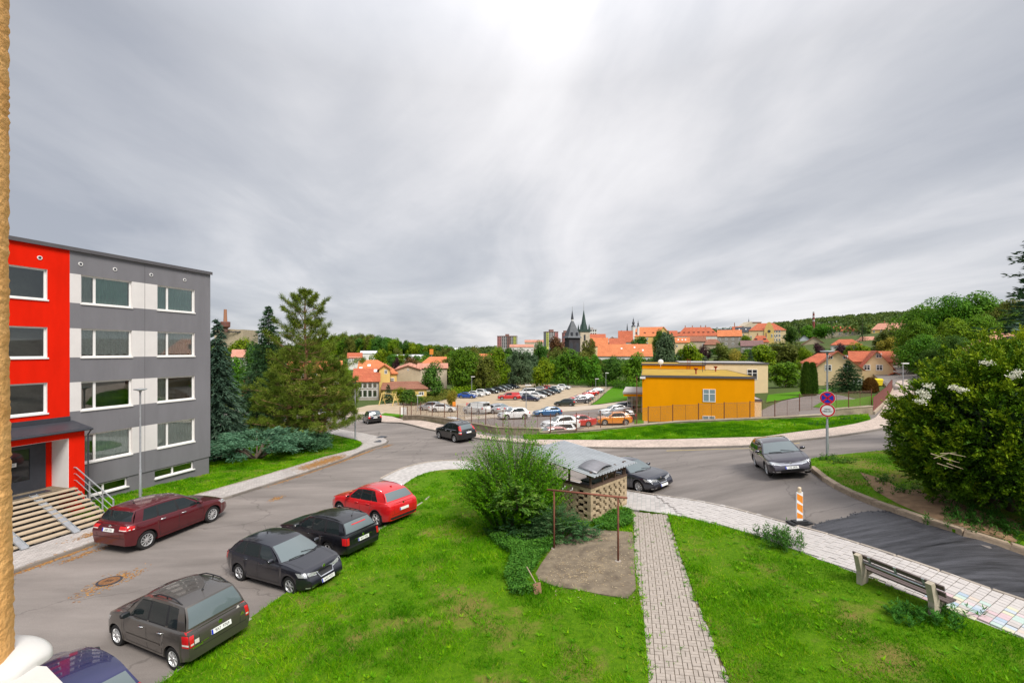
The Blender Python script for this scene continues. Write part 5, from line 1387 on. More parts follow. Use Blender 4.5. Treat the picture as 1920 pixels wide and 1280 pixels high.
for i in range(95):
 Y=rr.uniform(165,300);px=rr.uniform(800,1500)
 x=AT(px,Y)
 if H(x,Y)>CAM_Z:continue
 top=rr.uniform(650,668)+(8 if Y<200 else 0)
 if 1120<px<1225 and Y<260:top=672
 h=ZP_(top,Y)-H(x,Y)
 tree('garden_tree',gl,(x,Y,H(x,Y)-.3),max(4,h),rr.uniform(7,12),rr.choice([G_MID,G_MID,G_DARK,G_YEL,G_OLIVE,G_GREY]),group='garden trees below the old town')
gl2='tree among the houses of the valley far behind the street'
for i in range(70):
 Y=rr.uniform(150,420);px=rr.uniform(400,900);x=AT(px,Y)
 if 660<px<800 and Y<190:continue
 tree('valley_tree',gl2,(x,Y,H(x,Y)-.3),rr.uniform(6,10),rr.uniform(6,11),rr.choice([G_MID,G_DARK,G_DARK,G_YEL,G_OLIVE]),group='trees in the valley at the left')
gl3='tree on the wooded hillside right of the old town'
for i in range(75):
 Y=rr.uniform(180,420);px=rr.uniform(1480,1760);x=AT(px,Y);z=H(x,Y)
 hh=min(rr.uniform(6,10),ZP_(np.interp(px,[1480,1510,1560,1620,1640,1700,1740],[644,654,652,646,628,628,610])+rr.uniform(-2,5),Y)-z)
 if hh<2.5:continue
 tree('hillside_tree',gl3,(x,Y,z-.3),hh,rr.uniform(7,12),rr.choice([G_MID,G_DARK,G_YEL,G_OLIVE,G_MID]),group='trees on the right-hand hillside')
gl4='tree of the wood on the low ridge at the far left'
for i in range(110):
 px=rr.uniform(560,850);Y=rr.uniform(400,520);x=AT(px,Y)
 top=np.interp(px,[560,640,680,720,760,800,850],[640,629,628,632,640,646,650])+rr.uniform(-2,5)
 zt=ZP_(top,Y);z=H(x,Y);hh=min(zt-z,26)
 tree('ridge_tree',gl4,(x,Y,zt-hh),hh,rr.uniform(11,17),rr.choice([G_MID,G_DARK,G_DARK,G_YEL,G_OLIVE]),group='ridge wood at the far left')
def forest(name,pts,hts,wid,material,per=70,leaf=1.6):
 n=len(pts);P0=np.repeat(np.array(pts),per,0);hh=np.repeat(hts,per);ww=np.repeat(wid,per)
 d=unit(rng.normal(size=(n*per,3))+np.array([0,0,.3]));d[:,2]=np.abs(d[:,2])*1.0
 P=P0+np.stack([d[:,0]*ww*.5,d[:,1]*ww*.5,hh*(.45+.5*d[:,2])],-1)
 N=unit(d+rng.normal(size=d.shape)*.4);D=unit(np.cross(N,rng.normal(size=d.shape)))
 V,F=leaves(P,D,leaf*(.7+.6*rng.random(len(P))),leaf*.8,roll=N)
 tr=np.repeat(rng.random(n),per)
 return link(name,np_mesh(name,V,F,material,np.clip(.25+.5*tr+.2*rng.normal(size=len(P)),0,1)))
G_FAR=leaf_mat('far_forest',[(0,(.036,.075,.016)),(.5,(.075,.135,.022)),(1,(.15,.19,.035))],trans=.2)
pts=[]
for _ in range(1500):
 px=rr.uniform(1440,2050);Y=rr.uniform(380,1000);x=AT(px,Y);pts.append((x,Y,H(x,Y)))
f1=forest('hill_forest',pts,rng.uniform(9,14,len(pts)),rng.uniform(9,14,len(pts)),G_FAR,per=60,leaf=2.4)
tag(f1,'wooded hillside rising to the right skyline behind the houses','forest',kind='stuff')
pts=[]
for _ in range(1500):
 px=rr.uniform(380,1480);Y=rr.uniform(480,1600);x=AT(px,Y);pts.append((x,Y,H(x,Y)))
f2=forest('valley_woods',pts,rng.uniform(8,13,len(pts)),rng.uniform(11,20,len(pts)),G_FAR,per=45,leaf=3.0)
tag(f2,'far woods along the horizon behind town and valley','forest',kind='stuff')
# ---- conifers
def spruce_mesh(seed,h=12.0,r0=2.9,whorls=30,per=9,sprays=9,droop=.25,nl=.34,up=.0,wneedle=.085):
 """Needled branches in tiers; returns crown arrays and a trunk."""
 r=np.random.default_rng(seed)
 P,D,L,Wd=[],[],[],[]
 for i in range(whorls):
  t=i/(whorls-1);z=h*(.04+.95*t**.92)
  rad=r0*(1-t)**.82*(.85+.3*r.random())+.12
  for k in range(per if t<.8 else 6):
   a=6.283*(k+r.random()*.8)/per+i*2.4
   ra=rad*(.72+.4*r.random())
   o=np.array([math.cos(a),math.sin(a),0]);sd=np.array([-o[1],o[0],0])
   n=max(4,int(sprays*(.35+ra/r0)))
   s=(np.arange(n)+r.random(n))/n
   sag=(-droop*s**1.5+up*s)*ra
   base=o*(s*ra)[:,None]+np.array([0,0,z+(r.random()-.5)*h/whorls])+np.stack([0*s,0*s,sag],-1)
   for q in range(5):
    side=r.normal(size=n)*.55
    dirv=unit(o[None]*(.8+.3*r.random(n))[:,None]+sd[None]*side[:,None]+np.array([0,0,1])*(-droop*.9+.25*r.normal(size=n)+up)[:,None])
    P.append(base+r.normal(size=(n,3))*.06);D.append(dirv);L.append(nl*(.7+.7*r.random(n))*(.6+.6*(1-t)));Wd.append(np.full(n,wneedle)*(.7+.6*r.random(n)))
 P,D,L,Wd=np.concatenate(P),np.concatenate(D),np.concatenate(L),np.concatenate(Wd)
 V,F=leaves(P,D,L,Wd,fold=.15)
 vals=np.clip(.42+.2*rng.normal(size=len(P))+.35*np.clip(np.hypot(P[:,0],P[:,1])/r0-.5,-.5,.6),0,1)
 mb=MB();mb.tube([(0,0,-.3),(.03,0,h*.4),(0,.02,h*.98)],[.18*h/12,.11*h/12,.015],7)
 return V,F,vals,mb
def spruce(name,label,loc,seed,material,**kw):
 t=empty(name,loc,0,label,'tree')
 V,F,vals,mb=spruce_mesh(seed,**kw)
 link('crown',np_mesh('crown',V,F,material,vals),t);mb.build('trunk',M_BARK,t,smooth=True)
 return t
def at_ground(px,Y,dz=0.0):
 x=AT(px,Y);return Vector((x,Y,H(x,Y)+dz))
bsp=at_ground(408,36)
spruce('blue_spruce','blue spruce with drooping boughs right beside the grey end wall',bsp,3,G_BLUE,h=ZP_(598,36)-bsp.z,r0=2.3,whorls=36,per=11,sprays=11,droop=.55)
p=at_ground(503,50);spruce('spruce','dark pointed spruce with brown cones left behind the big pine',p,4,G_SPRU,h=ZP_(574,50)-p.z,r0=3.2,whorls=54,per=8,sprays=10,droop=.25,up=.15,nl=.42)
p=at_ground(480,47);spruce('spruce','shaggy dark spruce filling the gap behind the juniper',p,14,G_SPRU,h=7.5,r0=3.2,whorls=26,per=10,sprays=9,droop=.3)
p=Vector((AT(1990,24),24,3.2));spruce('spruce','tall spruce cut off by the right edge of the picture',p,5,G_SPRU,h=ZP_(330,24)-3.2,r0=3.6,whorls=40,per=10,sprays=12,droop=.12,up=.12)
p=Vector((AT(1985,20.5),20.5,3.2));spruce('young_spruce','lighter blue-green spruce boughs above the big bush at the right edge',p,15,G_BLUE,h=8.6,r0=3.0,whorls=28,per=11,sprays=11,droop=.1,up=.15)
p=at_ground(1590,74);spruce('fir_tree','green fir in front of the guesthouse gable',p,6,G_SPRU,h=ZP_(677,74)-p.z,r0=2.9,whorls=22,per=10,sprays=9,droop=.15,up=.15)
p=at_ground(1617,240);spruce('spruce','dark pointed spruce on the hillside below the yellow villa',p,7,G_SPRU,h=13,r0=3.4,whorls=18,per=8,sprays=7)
p=at_ground(1407,128);spruce('blue_spruce','small blue spruce behind the cream wing roof',p,8,G_BLUE,h=ZP_(657,128)-p.z,r0=2.4,whorls=16,per=8,sprays=7)
p=at_ground(728,98);spruce('small_spruce','little dark spruce in front of the low outbuilding',p,9,G_SPRU,h=ZP_(722,98)-p.z,r0=1.2,whorls=12,per=7,sprays=6)
p=at_ground(1560,300);spruce('spruce','dark conifer beside the beige manor',p,10,G_SPRU,h=12,r0=3.6,whorls=16,per=8,sprays=7)
def thuja(name,label,px,Y,top,w,material,seed):
 p=at_ground(px,Y);h=ZP_(top,Y)-p.z;r=np.random.default_rng(seed)
 n=5200;z=h*r.random(n)**.9;a=r.random(n)*6.283
 prof=np.sqrt(np.clip(1-(z/h)**2.2,0.02,1))*np.clip(z/h*6+.55,0,1)
 rad=w/2*prof*(.82+.2*r.random(n))
 o=np.stack([np.cos(a),np.sin(a),0*a],-1)
 P=o*rad[:,None];P[:,2]=z
 D=unit(o*.45+np.array([0,0,1.0])+r.normal(size=(n,3))*.25)
 V,F=leaves(P,D,.34*(.7+.6*r.random(n)),.12,roll=o+r.normal(size=(n,3))*.4)
 t=empty(name,p,0,label,'tree')
 link('crown',np_mesh('crown',V,F,material,np.clip(.45+.25*r.normal(size=n),0,1)),t)
 mb=MB();mb.tube([(0,0,-.3),(0,0,h*.7)],[.12,.04],6);mb.build('trunk',M_BARK,t)
 return t
thuja('thuja','slim clipped thuja column, left one of the pair',1512,72,681,1.5,G_DARK,1)
thuja('thuja','slim clipped thuja column, right one of the pair beside the guesthouse',1523.5,72,682,1.35,G_DARK,2)
G_DEAD=leaf_mat('dead_thuja',[(0,(.10,.040,.012)),(.5,(.21,.095,.026)),(1,(.32,.17,.05))])
thuja('dead_thuja','dried-out orange brown thuja right of the fir',1632,71,711,1.9,G_DEAD,3)
# ---- the big pine in front of the street corner
def pine(name,label,base,h,spread,seed,lean=(0,0),first=.22,whorls=15,material=None,tuft=.30,dens=1.0,r0=.24):
 r=np.random.default_rng(seed);t=empty(name,base,0,label,'tree')
 tp=[Vector((lean[0]*(i/8)**1.3+.05*r.normal(),lean[1]*(i/8)**1.3+.05*r.normal(),-.3+(h+.3)*i/8))for i in range(9)]
 mb=MB();mb.tube(tp,[r0*(1-.105*i)for i in range(9)],10);mb.build('trunk',M_PBARK,t,smooth=True)
 br=MB();TP,TD=[],[]
 def at(z):
  f=np.clip((z+.3)/(h+.3)*8,0,7.999);i=int(f);return tp[i].lerp(tp[i+1],f-i)
 for w in range(whorls):
  u=w/(whorls-1);z=h*(first+(1-first)*u*.985)
  ln=spread*(1.0-u)**.8*(.7+.55*r.random())+.16
  if u<.16:ln*=.85
  nb=6 if u<.8 else 5
  for k in range(nb):
   a=6.283*(k+.6*r.random())/nb+w*1.9;l=ln*(.7+.5*r.random())
   o=Vector((math.cos(a),math.sin(a),0));b=at(z)
   rise=(.05+.75*u)*l;pts=[]
   for j in range(6):
    s=j/5;pts.append(b+o*(l*s)+Vector((0,0,rise*s**1.4-.10*l*math.sin(s*3.1)*(1-u)))+Vector(r.normal(size=3)*.05*s*l))
   br.tube(pts,[.055*(1-u*.6)*(1-.16*j)for j in range(6)],5)
   m=int((9+15*l/spread)*dens)
   for q in range(m):
    s=.28+.72*r.random()**.7;f=s*5;i=min(4,int(f));p0=pts[i].lerp(pts[i+1],f-i)
    sd=Vector((-o.y,o.x,0))*(r.normal()*.33*l*(1.15-s)+r.normal()*.12)
    p1=p0+sd+Vector((0,0,.10+.16*r.random()))+o*.2
    if q%3==0:br.tube([p0,p1],[.014,.006],4,cap=False)
    TP.append(p1);TD.append((o*.55+sd*.5+Vector((0,0,.75))).normalized())
   TP.append(pts[-1]);TD.append((o+Vector((0,0,.6))).normalized())
 br.build('boughs',M_PBARK,t,smooth=True)
 TP,TD=np.array(TP),np.array(TD);k=34
 P=np.repeat(TP,k,0);A=np.repeat(TD,k,0);n=len(P)
 s=r.random(n)
 P=P+A*(s*tuft*1.1-.12)[:,None]+r.normal(size=(n,3))*.035
 D=unit(A*.55+unit(r.normal(size=(n,3)))*.8)
 V,F=leaves(P,D,tuft*(.6+.6*r.random(n)),.030,fold=.1)
 tv=np.repeat(r.random(len(TP)),k)
 link('crown',np_mesh('crown',V,F,material or G_PINE,np.clip(.2+.5*tv+.18*r.normal(size=n),0,1)),t)
 return t
pb=G(572,838);pine('pine_tree','big pine with red-brown trunk and long tufted boughs at the street corner',pb,ZP_(552,pb.y)-pb.z,5.4,31,first=.12,whorls=17,dens=1.15,tuft=.34)
pb=G(604,834);pine('pine_tree','smaller leaning pine beside the corner lamp post',pb,7.2,3.4,33,lean=(1.3,-.3),first=.30,whorls=10,r0=.17)
pb=G(507,850);pine('pine_tree','bushy pine left of the big one behind the juniper',pb+Vector((0,3,0)),8.2,3.6,35,first=.18,whorls=11,r0=.16)
def juniper(name,label,base,w,h,seed,n_b=70):
 r=np.random.default_rng(seed);t=empty(name,base,0,label,'shrub')
 mb=MB();P,D,L=[],[],[]
 for k in range(n_b):
  a=r.random()*6.283;l=w*(.35+.65*r.random());o=np.array([math.cos(a),math.sin(a),0]);zt=h*(.45+.55*r.random())*(1-.25*l/w)
  s=np.linspace(0,1,7);pts=o*(l*s)[:,None];pts[:,2]=zt*np.sin(np.minimum(s*2.0,1.75))-.1*s
  if k<16:mb.tube([Vector(p)for p in pts],[.085*(1-.14*i)for i in range(7)],6)
  m=26;q=.5+.5*r.random(m);c=o[None]*(l*q)[:,None];c[:,2]=zt*np.sin(np.minimum(q*2.0,1.75))-.1*q
  sd=np.array([-o[1],o[0],0]);c=c+sd*(r.normal(size=m)*.28)[:,None]+np.array([0,0,1])*(r.normal(size=m)*.06)[:,None]
  for _ in range(9):
   P.append(c+r.normal(size=(m,3))*.07);D.append(unit(o[None]*.9+sd[None]*(r.normal(size=m)*.6)[:,None]+np.array([0,0,1])*(.12+.3*r.normal(size=m))[:,None]));L.append(.26*(.6+.7*r.random(m)))
 P,D,L=np.concatenate(P),np.concatenate(D),np.concatenate(L)
 V,F=leaves(P,D,L,.055,fold=.15)
 link('crown',np_mesh('crown',V,F,G_JUNI,np.clip(.35+.25*(P[:,2]/h)+.22*r.normal(size=len(P)),0,1)),t)
 mb.tube([(-.1,0,-.3),(0,0,.5)],[.2,.16],8);mb.tube([(.15,0,-.3),(.5,.1,.9)],[.15,.1],8);mb.build('trunk',M_BARK,t,smooth=True)
 return t
juniper('juniper','spreading blue-green juniper with dark forked trunk beside the block of flats',G(482,862),4.3,2.7,41,80)
juniper('juniper','smaller dark juniper between the forked one and the corner pine',G(560,846),3.0,2.0,42,60)
# ---- clumped bushes near by
def spray_bush(name,label,base,rx,ry,h,seed,material,clumps=420,sprays=26,k=11,leaf=.11,lw=.05,low=.1,lift=.5,cat='bush',lump=.12):
 """Dense conifer-like bush: pointed clumps of up-swept sprays with dark gaps, their depth shade put into the leaf colours."""
 r=np.random.default_rng(seed);t=empty(name,base,0,label,cat)
 d=unit(r.normal(size=(clumps,3)));d[:,2]=np.where(d[:,2]<-.8,-d[:,2],d[:,2]);az=np.arctan2(d[:,1],d[:,0])
 q=(.80+.14*r.random(clumps))*(1+lump*(2*vnoise(az*4+30,d[:,2]*5+30,1.0,seed)-1))
 C=np.stack([d[:,0]*rx*q,d[:,1]*ry*q,h*.5+d[:,2]*h*.5*q],-1);C[:,2]=np.maximum(C[:,2],low)
 A=unit(d*np.array([1,1,.55])+np.array([0,0,lift])+r.normal(size=d.shape)*.22);ln=.45+.45*r.random(clumps)
 C,A2,ln=np.repeat(C,sprays,0),np.repeat(A,sprays,0),np.repeat(ln,sprays);m=len(C);s=r.random(m)
 off=r.normal(size=(m,3))*(.21*(1.15-s))[:,None]
 P0=C+A2*(s*ln-.15)[:,None]+off;B=unit(A2+off*1.8+r.normal(size=(m,3))*.2)
 tone=np.repeat(r.random(clumps),sprays)*.4+.5*s+.08*r.normal(size=m)+.22*np.clip(P0[:,2]/h-.45,-.4,.5)  # paler at tips and top, darker inside: depth shading put into leaf colour
 P=np.repeat(P0,k,0);B=np.repeat(B,k,0);n=len(P);u=np.tile(np.linspace(0,1,k),m)
 P=P+B*(u*leaf*2.2)[:,None]+r.normal(size=(n,3))*leaf*.10
 D=unit(B*.85+unit(r.normal(size=(n,3)))*.7)
 V,F=leaves(P,D,leaf*(.6+.6*r.random(n)),lw,fold=.15)
 link('foliage',np_mesh('foliage',V,F,material,np.clip(np.repeat(tone,k)+.2*u+.07*r.normal(size=n)+.02,0,1)),t)
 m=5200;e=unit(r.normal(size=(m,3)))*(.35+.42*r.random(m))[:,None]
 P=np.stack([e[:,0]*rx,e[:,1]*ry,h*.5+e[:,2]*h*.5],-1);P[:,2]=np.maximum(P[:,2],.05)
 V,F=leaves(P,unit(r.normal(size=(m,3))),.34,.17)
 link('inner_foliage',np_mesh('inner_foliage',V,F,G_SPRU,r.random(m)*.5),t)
 mb=MB()
 for i in range(7):
  a=i*.9;mb.tube([(0.1*math.cos(a),.1*math.sin(a),-.3),(rx*.35*math.cos(a),ry*.35*math.sin(a),h*.35),(rx*.6*math.cos(a),ry*.6*math.sin(a),h*.65)],[.11,.07,.03],6)
 mb.build('stems',M_BARK,t,smooth=True)
 return t
BB=Vector((AT(1878,15.6),15.6,2.5))
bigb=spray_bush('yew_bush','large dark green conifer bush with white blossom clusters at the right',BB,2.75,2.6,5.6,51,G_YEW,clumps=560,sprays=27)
spray_bush('yew_bush','lighter yellow-green shrub with white umbels above the big bush at the right edge',Vector((AT(1975,18.5),18.5,2.9)),2.3,2.2,6.0,52,G_YEL,clumps=260,sprays=20)
M_BLOSSOM=leaf_mat('white_blossom',[(0,(.55,.52,.38)),(1,(.85,.83,.74))],trans=.2)
def blossoms(parent,spots,rad,seed):
 r=np.random.default_rng(seed);P=[]
 for s in spots:
  m=90;P.append(np.array(s)+r.normal(size=(m,3))*np.array([rad,rad,rad*.5]))
 P=np.concatenate(P);n=len(P)
 V,F=leaves(P,unit(r.normal(size=(n,3))+np.array([0,0,.4])),.045,.04)
 o=link('blossom',np_mesh('blossom',V,F,M_BLOSSOM,r.random(n)),parent);tag(o,kind='stuff')
def on_bush(px,py,Y):return(AT(px,Y)-BB.x,Y-BB.y,ZP_(py,Y)-BB.z)
blossoms(bigb,[on_bush(*q)for q in((1728,735,13.2),(1735,742,13.1),(1742,724,13.2),(1727,752,13.1),(1790,727,12.8),(1802,731,12.8),(1900,706,12.9),(1908,698,13.0),(1850,680,13.4))],.065,3)
deadb=MB()
for q in range(7):
 a=on_bush(1745+6*q,850+(q%3)*9,12.6);deadb.tube([a,(a[0]+.3,a[1]-.15,a[2]+random.uniform(-.25,.2))],[.012,.004],4)
deadb.build('dead_twigs',mat('dry_twig',(.42,.33,.22),var=.2),bigb)
def shoot_bush(name,label,base,rx,ry,h,seed,material,shoots=420,k=46,leaf=.075,lw=.034,cat='shrub',up=1.2,compound=False,droop=0.0):
 """Shrub of long upright shoots, each lined with small leaves."""
 r=np.random.default_rng(seed);t=empty(name,base,0,label,cat)
 a=r.random(shoots)*6.283;q=np.sqrt(r.random(shoots));z0=h*(.03+.60*r.random(shoots)*(1-.55*q**2))
 o=np.stack([np.cos(a),np.sin(a),0*a],-1)
 S=o*np.stack([rx*q,ry*q,0*q],-1)*.80;S[:,2]=z0
 ln=h*(.34+.24*r.random(shoots))*(1.1-.45*q)
 A=unit(o*(.25+.75*q)[:,None]+np.array([0,0,up])+r.normal(size=(shoots,3))*.22)
 s=np.linspace(.05,1,k);P=np.repeat(S,k,0);B=np.repeat(A,k,0);L_=np.repeat(ln,k);ss=np.tile(s,shoots);n=len(P)
 O=np.repeat(o,k,0)
 P=P+B*(ss*L_)[:,None]+O*(ss**2*L_*.18)[:,None]-np.array([0,0,1])*(droop*ss**2*L_)[:,None]
 side=unit(np.cross(B,r.normal(size=(n,3))*.5+np.array([.2,.3,.1])))
 side*=np.where(np.arange(n)%2==0,1,-1)[:,None]
 D=unit(B*.45+side*.9+r.normal(size=(n,3))*.25)
 V,F=leaves(P,D,leaf*(.65+.6*r.random(n)),lw*(.8+.4*r.random(n)),roll=np.array([0,0,1])+r.normal(size=(n,3))*.5)
 vals=np.clip(.28+.42*ss*(.5+.5*np.repeat(r.random(shoots),k))+.16*r.normal(size=n),0,1)
 link('foliage',np_mesh('foliage',V,F,material,vals),t)
 mb=MB()
 for i in range(0,shoots,3):
  p=Vector(S[i]);d=Vector(A[i]);mb.tube([Vector((p.x*.25,p.y*.25,-.1)),p,p+d*ln[i]*.5,p+d*ln[i]],[.022,.016,.009,.003],4,cap=False)
 mb.build('stems',M_BARK,t)
 return t
G_ELM=leaf_mat('elm_leaves',[(0,(.040,.125,.003)),(.4,(.095,.24,.005)),(.75,(.18,.35,.008)),(1,(.32,.45,.02))],trans=.4)
eb=G(968,985);eb=Vector((AT(962,19.8),19.8,H(AT(962,19.8),19.8)))
shoot_bush('elm_shrub','big light green shrub with upright feathery shoots left of the brick bin shelter',eb,1.75,1.6,4.25,61,G_ELM,shoots=1250,k=54,leaf=.085,lw=.046,up=1.5)
def compound_bush(name,label,base,rx,ry,h,seed,material,n=420,leaf=.13,lw=.05):
 """Elder-like shrub: leaflets in fans."""
 r=np.random.default_rng(seed);t=empty(name,base,0,label,'shrub')
 d=unit(r.normal(size=(n,3)));d[:,2]=np.abs(d[:,2]);q=.55+.5*r.random(n)
 C=d*np.array([rx,ry,h])*q[:,None]
 o=unit(d*np.array([1,1,.3])+np.array([0,0,.05])+r.normal(size=(n,3))*.25);k=9
 P,D=[],[]
 sd=unit(np.cross(o,np.array([0,0,1.0])+r.normal(size=(n,3))*.2))
 for i in range(k):
  s=.06+.30*(i//2)/4;sg=(1 if i%2 else-1)if i<k-1 else 0
  P.append(C+o*s);D.append(unit(o*(.55 if sg else 1)+sd*sg*.9+np.array([0,0,-.22])))
 P,D=np.concatenate(P),np.concatenate(D);m=len(P)
 V,F=leaves(P,D,leaf*(.7+.5*r.random(m)),lw,roll=np.array([0,0,1.0])+r.normal(size=(m,3))*.3)
 link('foliage',np_mesh('foliage',V,F,material,np.clip(np.tile(.45+.25*r.normal(size=n),k)+.1*r.normal(size=m),0,1)),t)
 mb=MB()
 for i in range(0,n,12):mb.tube([(C[i][0]*.2,C[i][1]*.2,-.1),tuple(C[i]*.6),tuple(C[i])],[.015,.01,.005],4,cap=False)
 mb.build('stems',M_BARK,t)
 return t
G_ELDER=leaf_mat('elder_leaves',[(0,(.030,.085,.026)),(.5,(.062,.150,.048)),(1,(.13,.235,.085))],trans=.3)
p=G(1045,1010);compound_bush('elder_shrub','grey-green elder shrub with fanned leaflets behind the left carpet-rack post',p,1.15,.85,1.25,71,G_ELDER,n=420)
p=G(985,1000);compound_bush('elder_shrub','broad-leaved elder growing out of the foot of the big shrub',p+Vector((0,-.2,0)),1.2,.8,1.5,72,G_ELDER,n=420)
p=Vector((AT(970,18.1),18.1,.8));compound_bush('walnut_sapling','pale large-leaved sapling poking from the front of the big shrub',p+Vector((0,0,1.2)),.9,.6,.9,73,leaf_mat('walnut_leaves',[(0,(.06,.14,.02)),(.5,(.11,.22,.035)),(1,(.24,.36,.06))],trans=.4),n=150,leaf=.17,lw=.062)
p=G(1085,1012);compound_bush('elder_shrub','small elder shoots at the corner of the brick shelter',p,.8,.5,.7,74,G_ELDER,n=130,leaf=.11)
def cover(name,poly,n,leaf,lw,h,material,label,cat,seed,hf=None,off=.1):
 r=np.random.default_rng(seed);A=np.array(poly);lo_,hi_=A.min(0),A.max(0)
 X=r.uniform(lo_[0],hi_[0],n*3);Y=r.uniform(lo_[1],hi_[1],n*3);k=inside(poly,X,Y);X,Y=X[k][:n],Y[k][:n];m=len(X)
 hh=h*(.3+.7*vnoise(X+100,Y+100,.5,seed))*r.random(m)**.6
 P=np.stack([X,Y,(hf or hU)(X,Y)+off+hh],-1)
 D=unit(r.normal(size=(m,3))*np.array([1,1,.5])+np.array([0,0,.25]))
 V,F=leaves(P,D,leaf*(.6+.7*r.random(m)),lw,roll=np.array([0,0,1.0])+r.normal(size=(m,3))*.4)
 o=link(name,np_mesh(name,V,F,material,np.clip(.25+.5*hh/h+.18*r.normal(size=m),0,1)))
 return tag(o,label,cat,kind='stuff')
G_NETTLE=leaf_mat('nettle_leaves',[(0,(.030,.095,.012)),(.5,(.060,.175,.018)),(1,(.12,.27,.03))],trans=.3)
cover('nettle_patch',gp((905,1000),(960,985),(1030,1010),(1040,1030),(1020,1050),(1000,1080),(985,1100),(1005,1122),(960,1128),(945,1090),(960,1050),(925,1025)),15000,.075,.045,.42,G_NETTLE,'low nettle-like ground cover below the big shrub','ground cover',81)
cover('ivy_clump',gp((1110,985),(1150,965),(1182,962),(1188,990),(1150,1000),(1120,1000)),5000,.08,.045,.32,G_NETTLE,'bright green creeper along the foot of the brick shelter','ground cover',82)
slope=[tuple(G(x,y,True)[:2])for x,y in((786,752),(800,742),(830,733),(850,734),(848,746),(825,753),(800,757))]
cover('bank_cover',slope,6000,.5,.2,.9,G_OLIVE,'long grassy green bank left of the car park entrance','ground cover',83,hf=hL)
hedge_l=[tuple(G(x,y,True)[:2])for x,y in((846,738),(880,730),(910,722),(940,716),(975,714),(975,719),(945,721),(915,728),(885,736),(850,744))]
cover('vine_hedge',hedge_l,9000,.5,.3,2.2,G_YEL,'tangled yellow-green hedge behind the left row of parked cars','hedge',84,hf=hL)
under=[tuple(G(x,y,True)[:2])for x,y in((975,719),(1060,722),(1130,724),(1160,730),(1205,735),(1205,728),(1150,718),(1060,712),(975,713))]
cover('undergrowth',under,9000,.55,.3,2.6,G_MID,'undergrowth along the back edge of the car park','undergrowth',85,hf=hL)
fence_weeds=off_wall(6.0,24.0,-1.6)+off_wall(6.0,24.0,-.15)[::-1]
cover('fence_weeds',fence_weeds,14000,.28,.05,.75,G_OLIVE,'tall dry weeds behind the rusty fence in front of the ochre building','weeds',86,hf=hL,off=.2)
cover('wall_weeds',off_wall(-9.5,-1.0,.45)+off_wall(-9.5,-1.0,.05)[::-1],2500,.12,.04,.22,G_OLIVE,'weeds along the foot of the low street wall','weeds',87)
# ---- grass of the near lawns
G_GRASS=leaf_mat('grass_blades',[(0,(.040,.165,.000)),(.3,(.100,.31,.001)),(.6,(.20,.44,.002)),(.82,(.36,.48,.006)),(1,(.50,.45,.10))],trans=.35,orand=0.0,rough=.6)
def grass(name,poly,n,off,label,seed,hmin=.04,hmax=.22,w=.012,d0=11.0,bare=(),hf=None):
 r=np.random.default_rng(seed);hf=hf or hU;A=np.array(poly);lo_,hi_=A.min(0),A.max(0)
 X=r.uniform(lo_[0],hi_[0],n);Y=r.uniform(lo_[1],hi_[1],n)
 k=inside(poly,X,Y)&(np.abs(X)<Y*1.2+1.5)&(r.random(n)<np.minimum(1,(d0/np.hypot(X,Y))**1.4));X,Y=X[k],Y[k]
 thin=vnoise(X,Y,1.3,seed+7)*.6+vnoise(X,Y,.35,seed+8)*.4
 keep=r.random(len(X))<np.clip((thin-.30)*5,.12,1)
 for bx,by,br_ in bare:keep&=(np.hypot(X-bx,Y-by)>br_*(.6+.8*vnoise(X,Y,.25,9)))|(r.random(len(X))<.12)
 X,Y,thin=X[keep],Y[keep],thin[keep];m=len(X)
 tall=vnoise(X,Y,.55,seed+1)*.6+vnoise(X,Y,2.4,seed+2)*.4
 L=hmin+(hmax-hmin)*np.clip(tall*1.5-.25,0,1)*(.6+.7*r.random(m))
 dist=np.hypot(X,Y);W=w*np.maximum(1,dist/11)*(.7+.6*r.random(m))
 P=np.stack([X,Y,hf(X,Y)+off-.01],-1)
 D=unit(r.normal(size=(m,3))*np.array([.55,.55,0])+np.array([0,0,1.0]))
 S=unit(np.cross(D,r.normal(size=(m,3))))
 T=P+D*L[:,None];bend=r.normal(size=(m,3))*np.array([1,1,0])*(L*.3)[:,None]
 V=np.stack([P-S*(W/2)[:,None],P+S*(W/2)[:,None],T+bend],1).reshape(-1,3)
 col=np.clip(.30+.95*(vnoise(X,Y,.7,seed+3)*.5+vnoise(X,Y,3.2,seed+4)*.5-.46)-.35*np.clip(tall-.55,0,.4)+.16*r.normal(size=m)+.35*(r.random(m)<.05)+np.clip(.38-thin,0,.3)*1.5,0,1)
 o=link(name,np_mesh(name,V,np.arange(3*m).reshape(m,3),G_GRASS,col))
 return tag(o,label,'grass',kind='stuff')
lawn_c_poly=park+gp((771,946))+walk_in+path_l+[pl_end,(-7.5,1.0)]
lawn_r_poly=path_r[:1]+walk_in2[1:]+wi_end+[(13.5,1.0),pr_end]+path_r[::-1][:-1]
pad_poly=smooth_line(gp((1038,1030),(1075,1000),(1090,990),(1130,999),(1180,1002),(1187,1003),(1190,1060),(1193,1131),(1130,1122),(1085,1112),(1040,1106),(1000,1088),(1015,1062)),1)
def bare_px(*q):return[(*G(x,y)[:2],r_)for x,y,r_ in q]
BARE_C=bare_px((640,1128,.30),(800,903,1.0),(820,895,.9),(775,915,.7),(560,1180,.2),(740,1110,.18),(470,1250,.25),(870,1180,.25),(980,1225,.3),(720,1230,.25))
def outside(poly,X,Y):return~inside(poly,X,Y)
_inside=inside
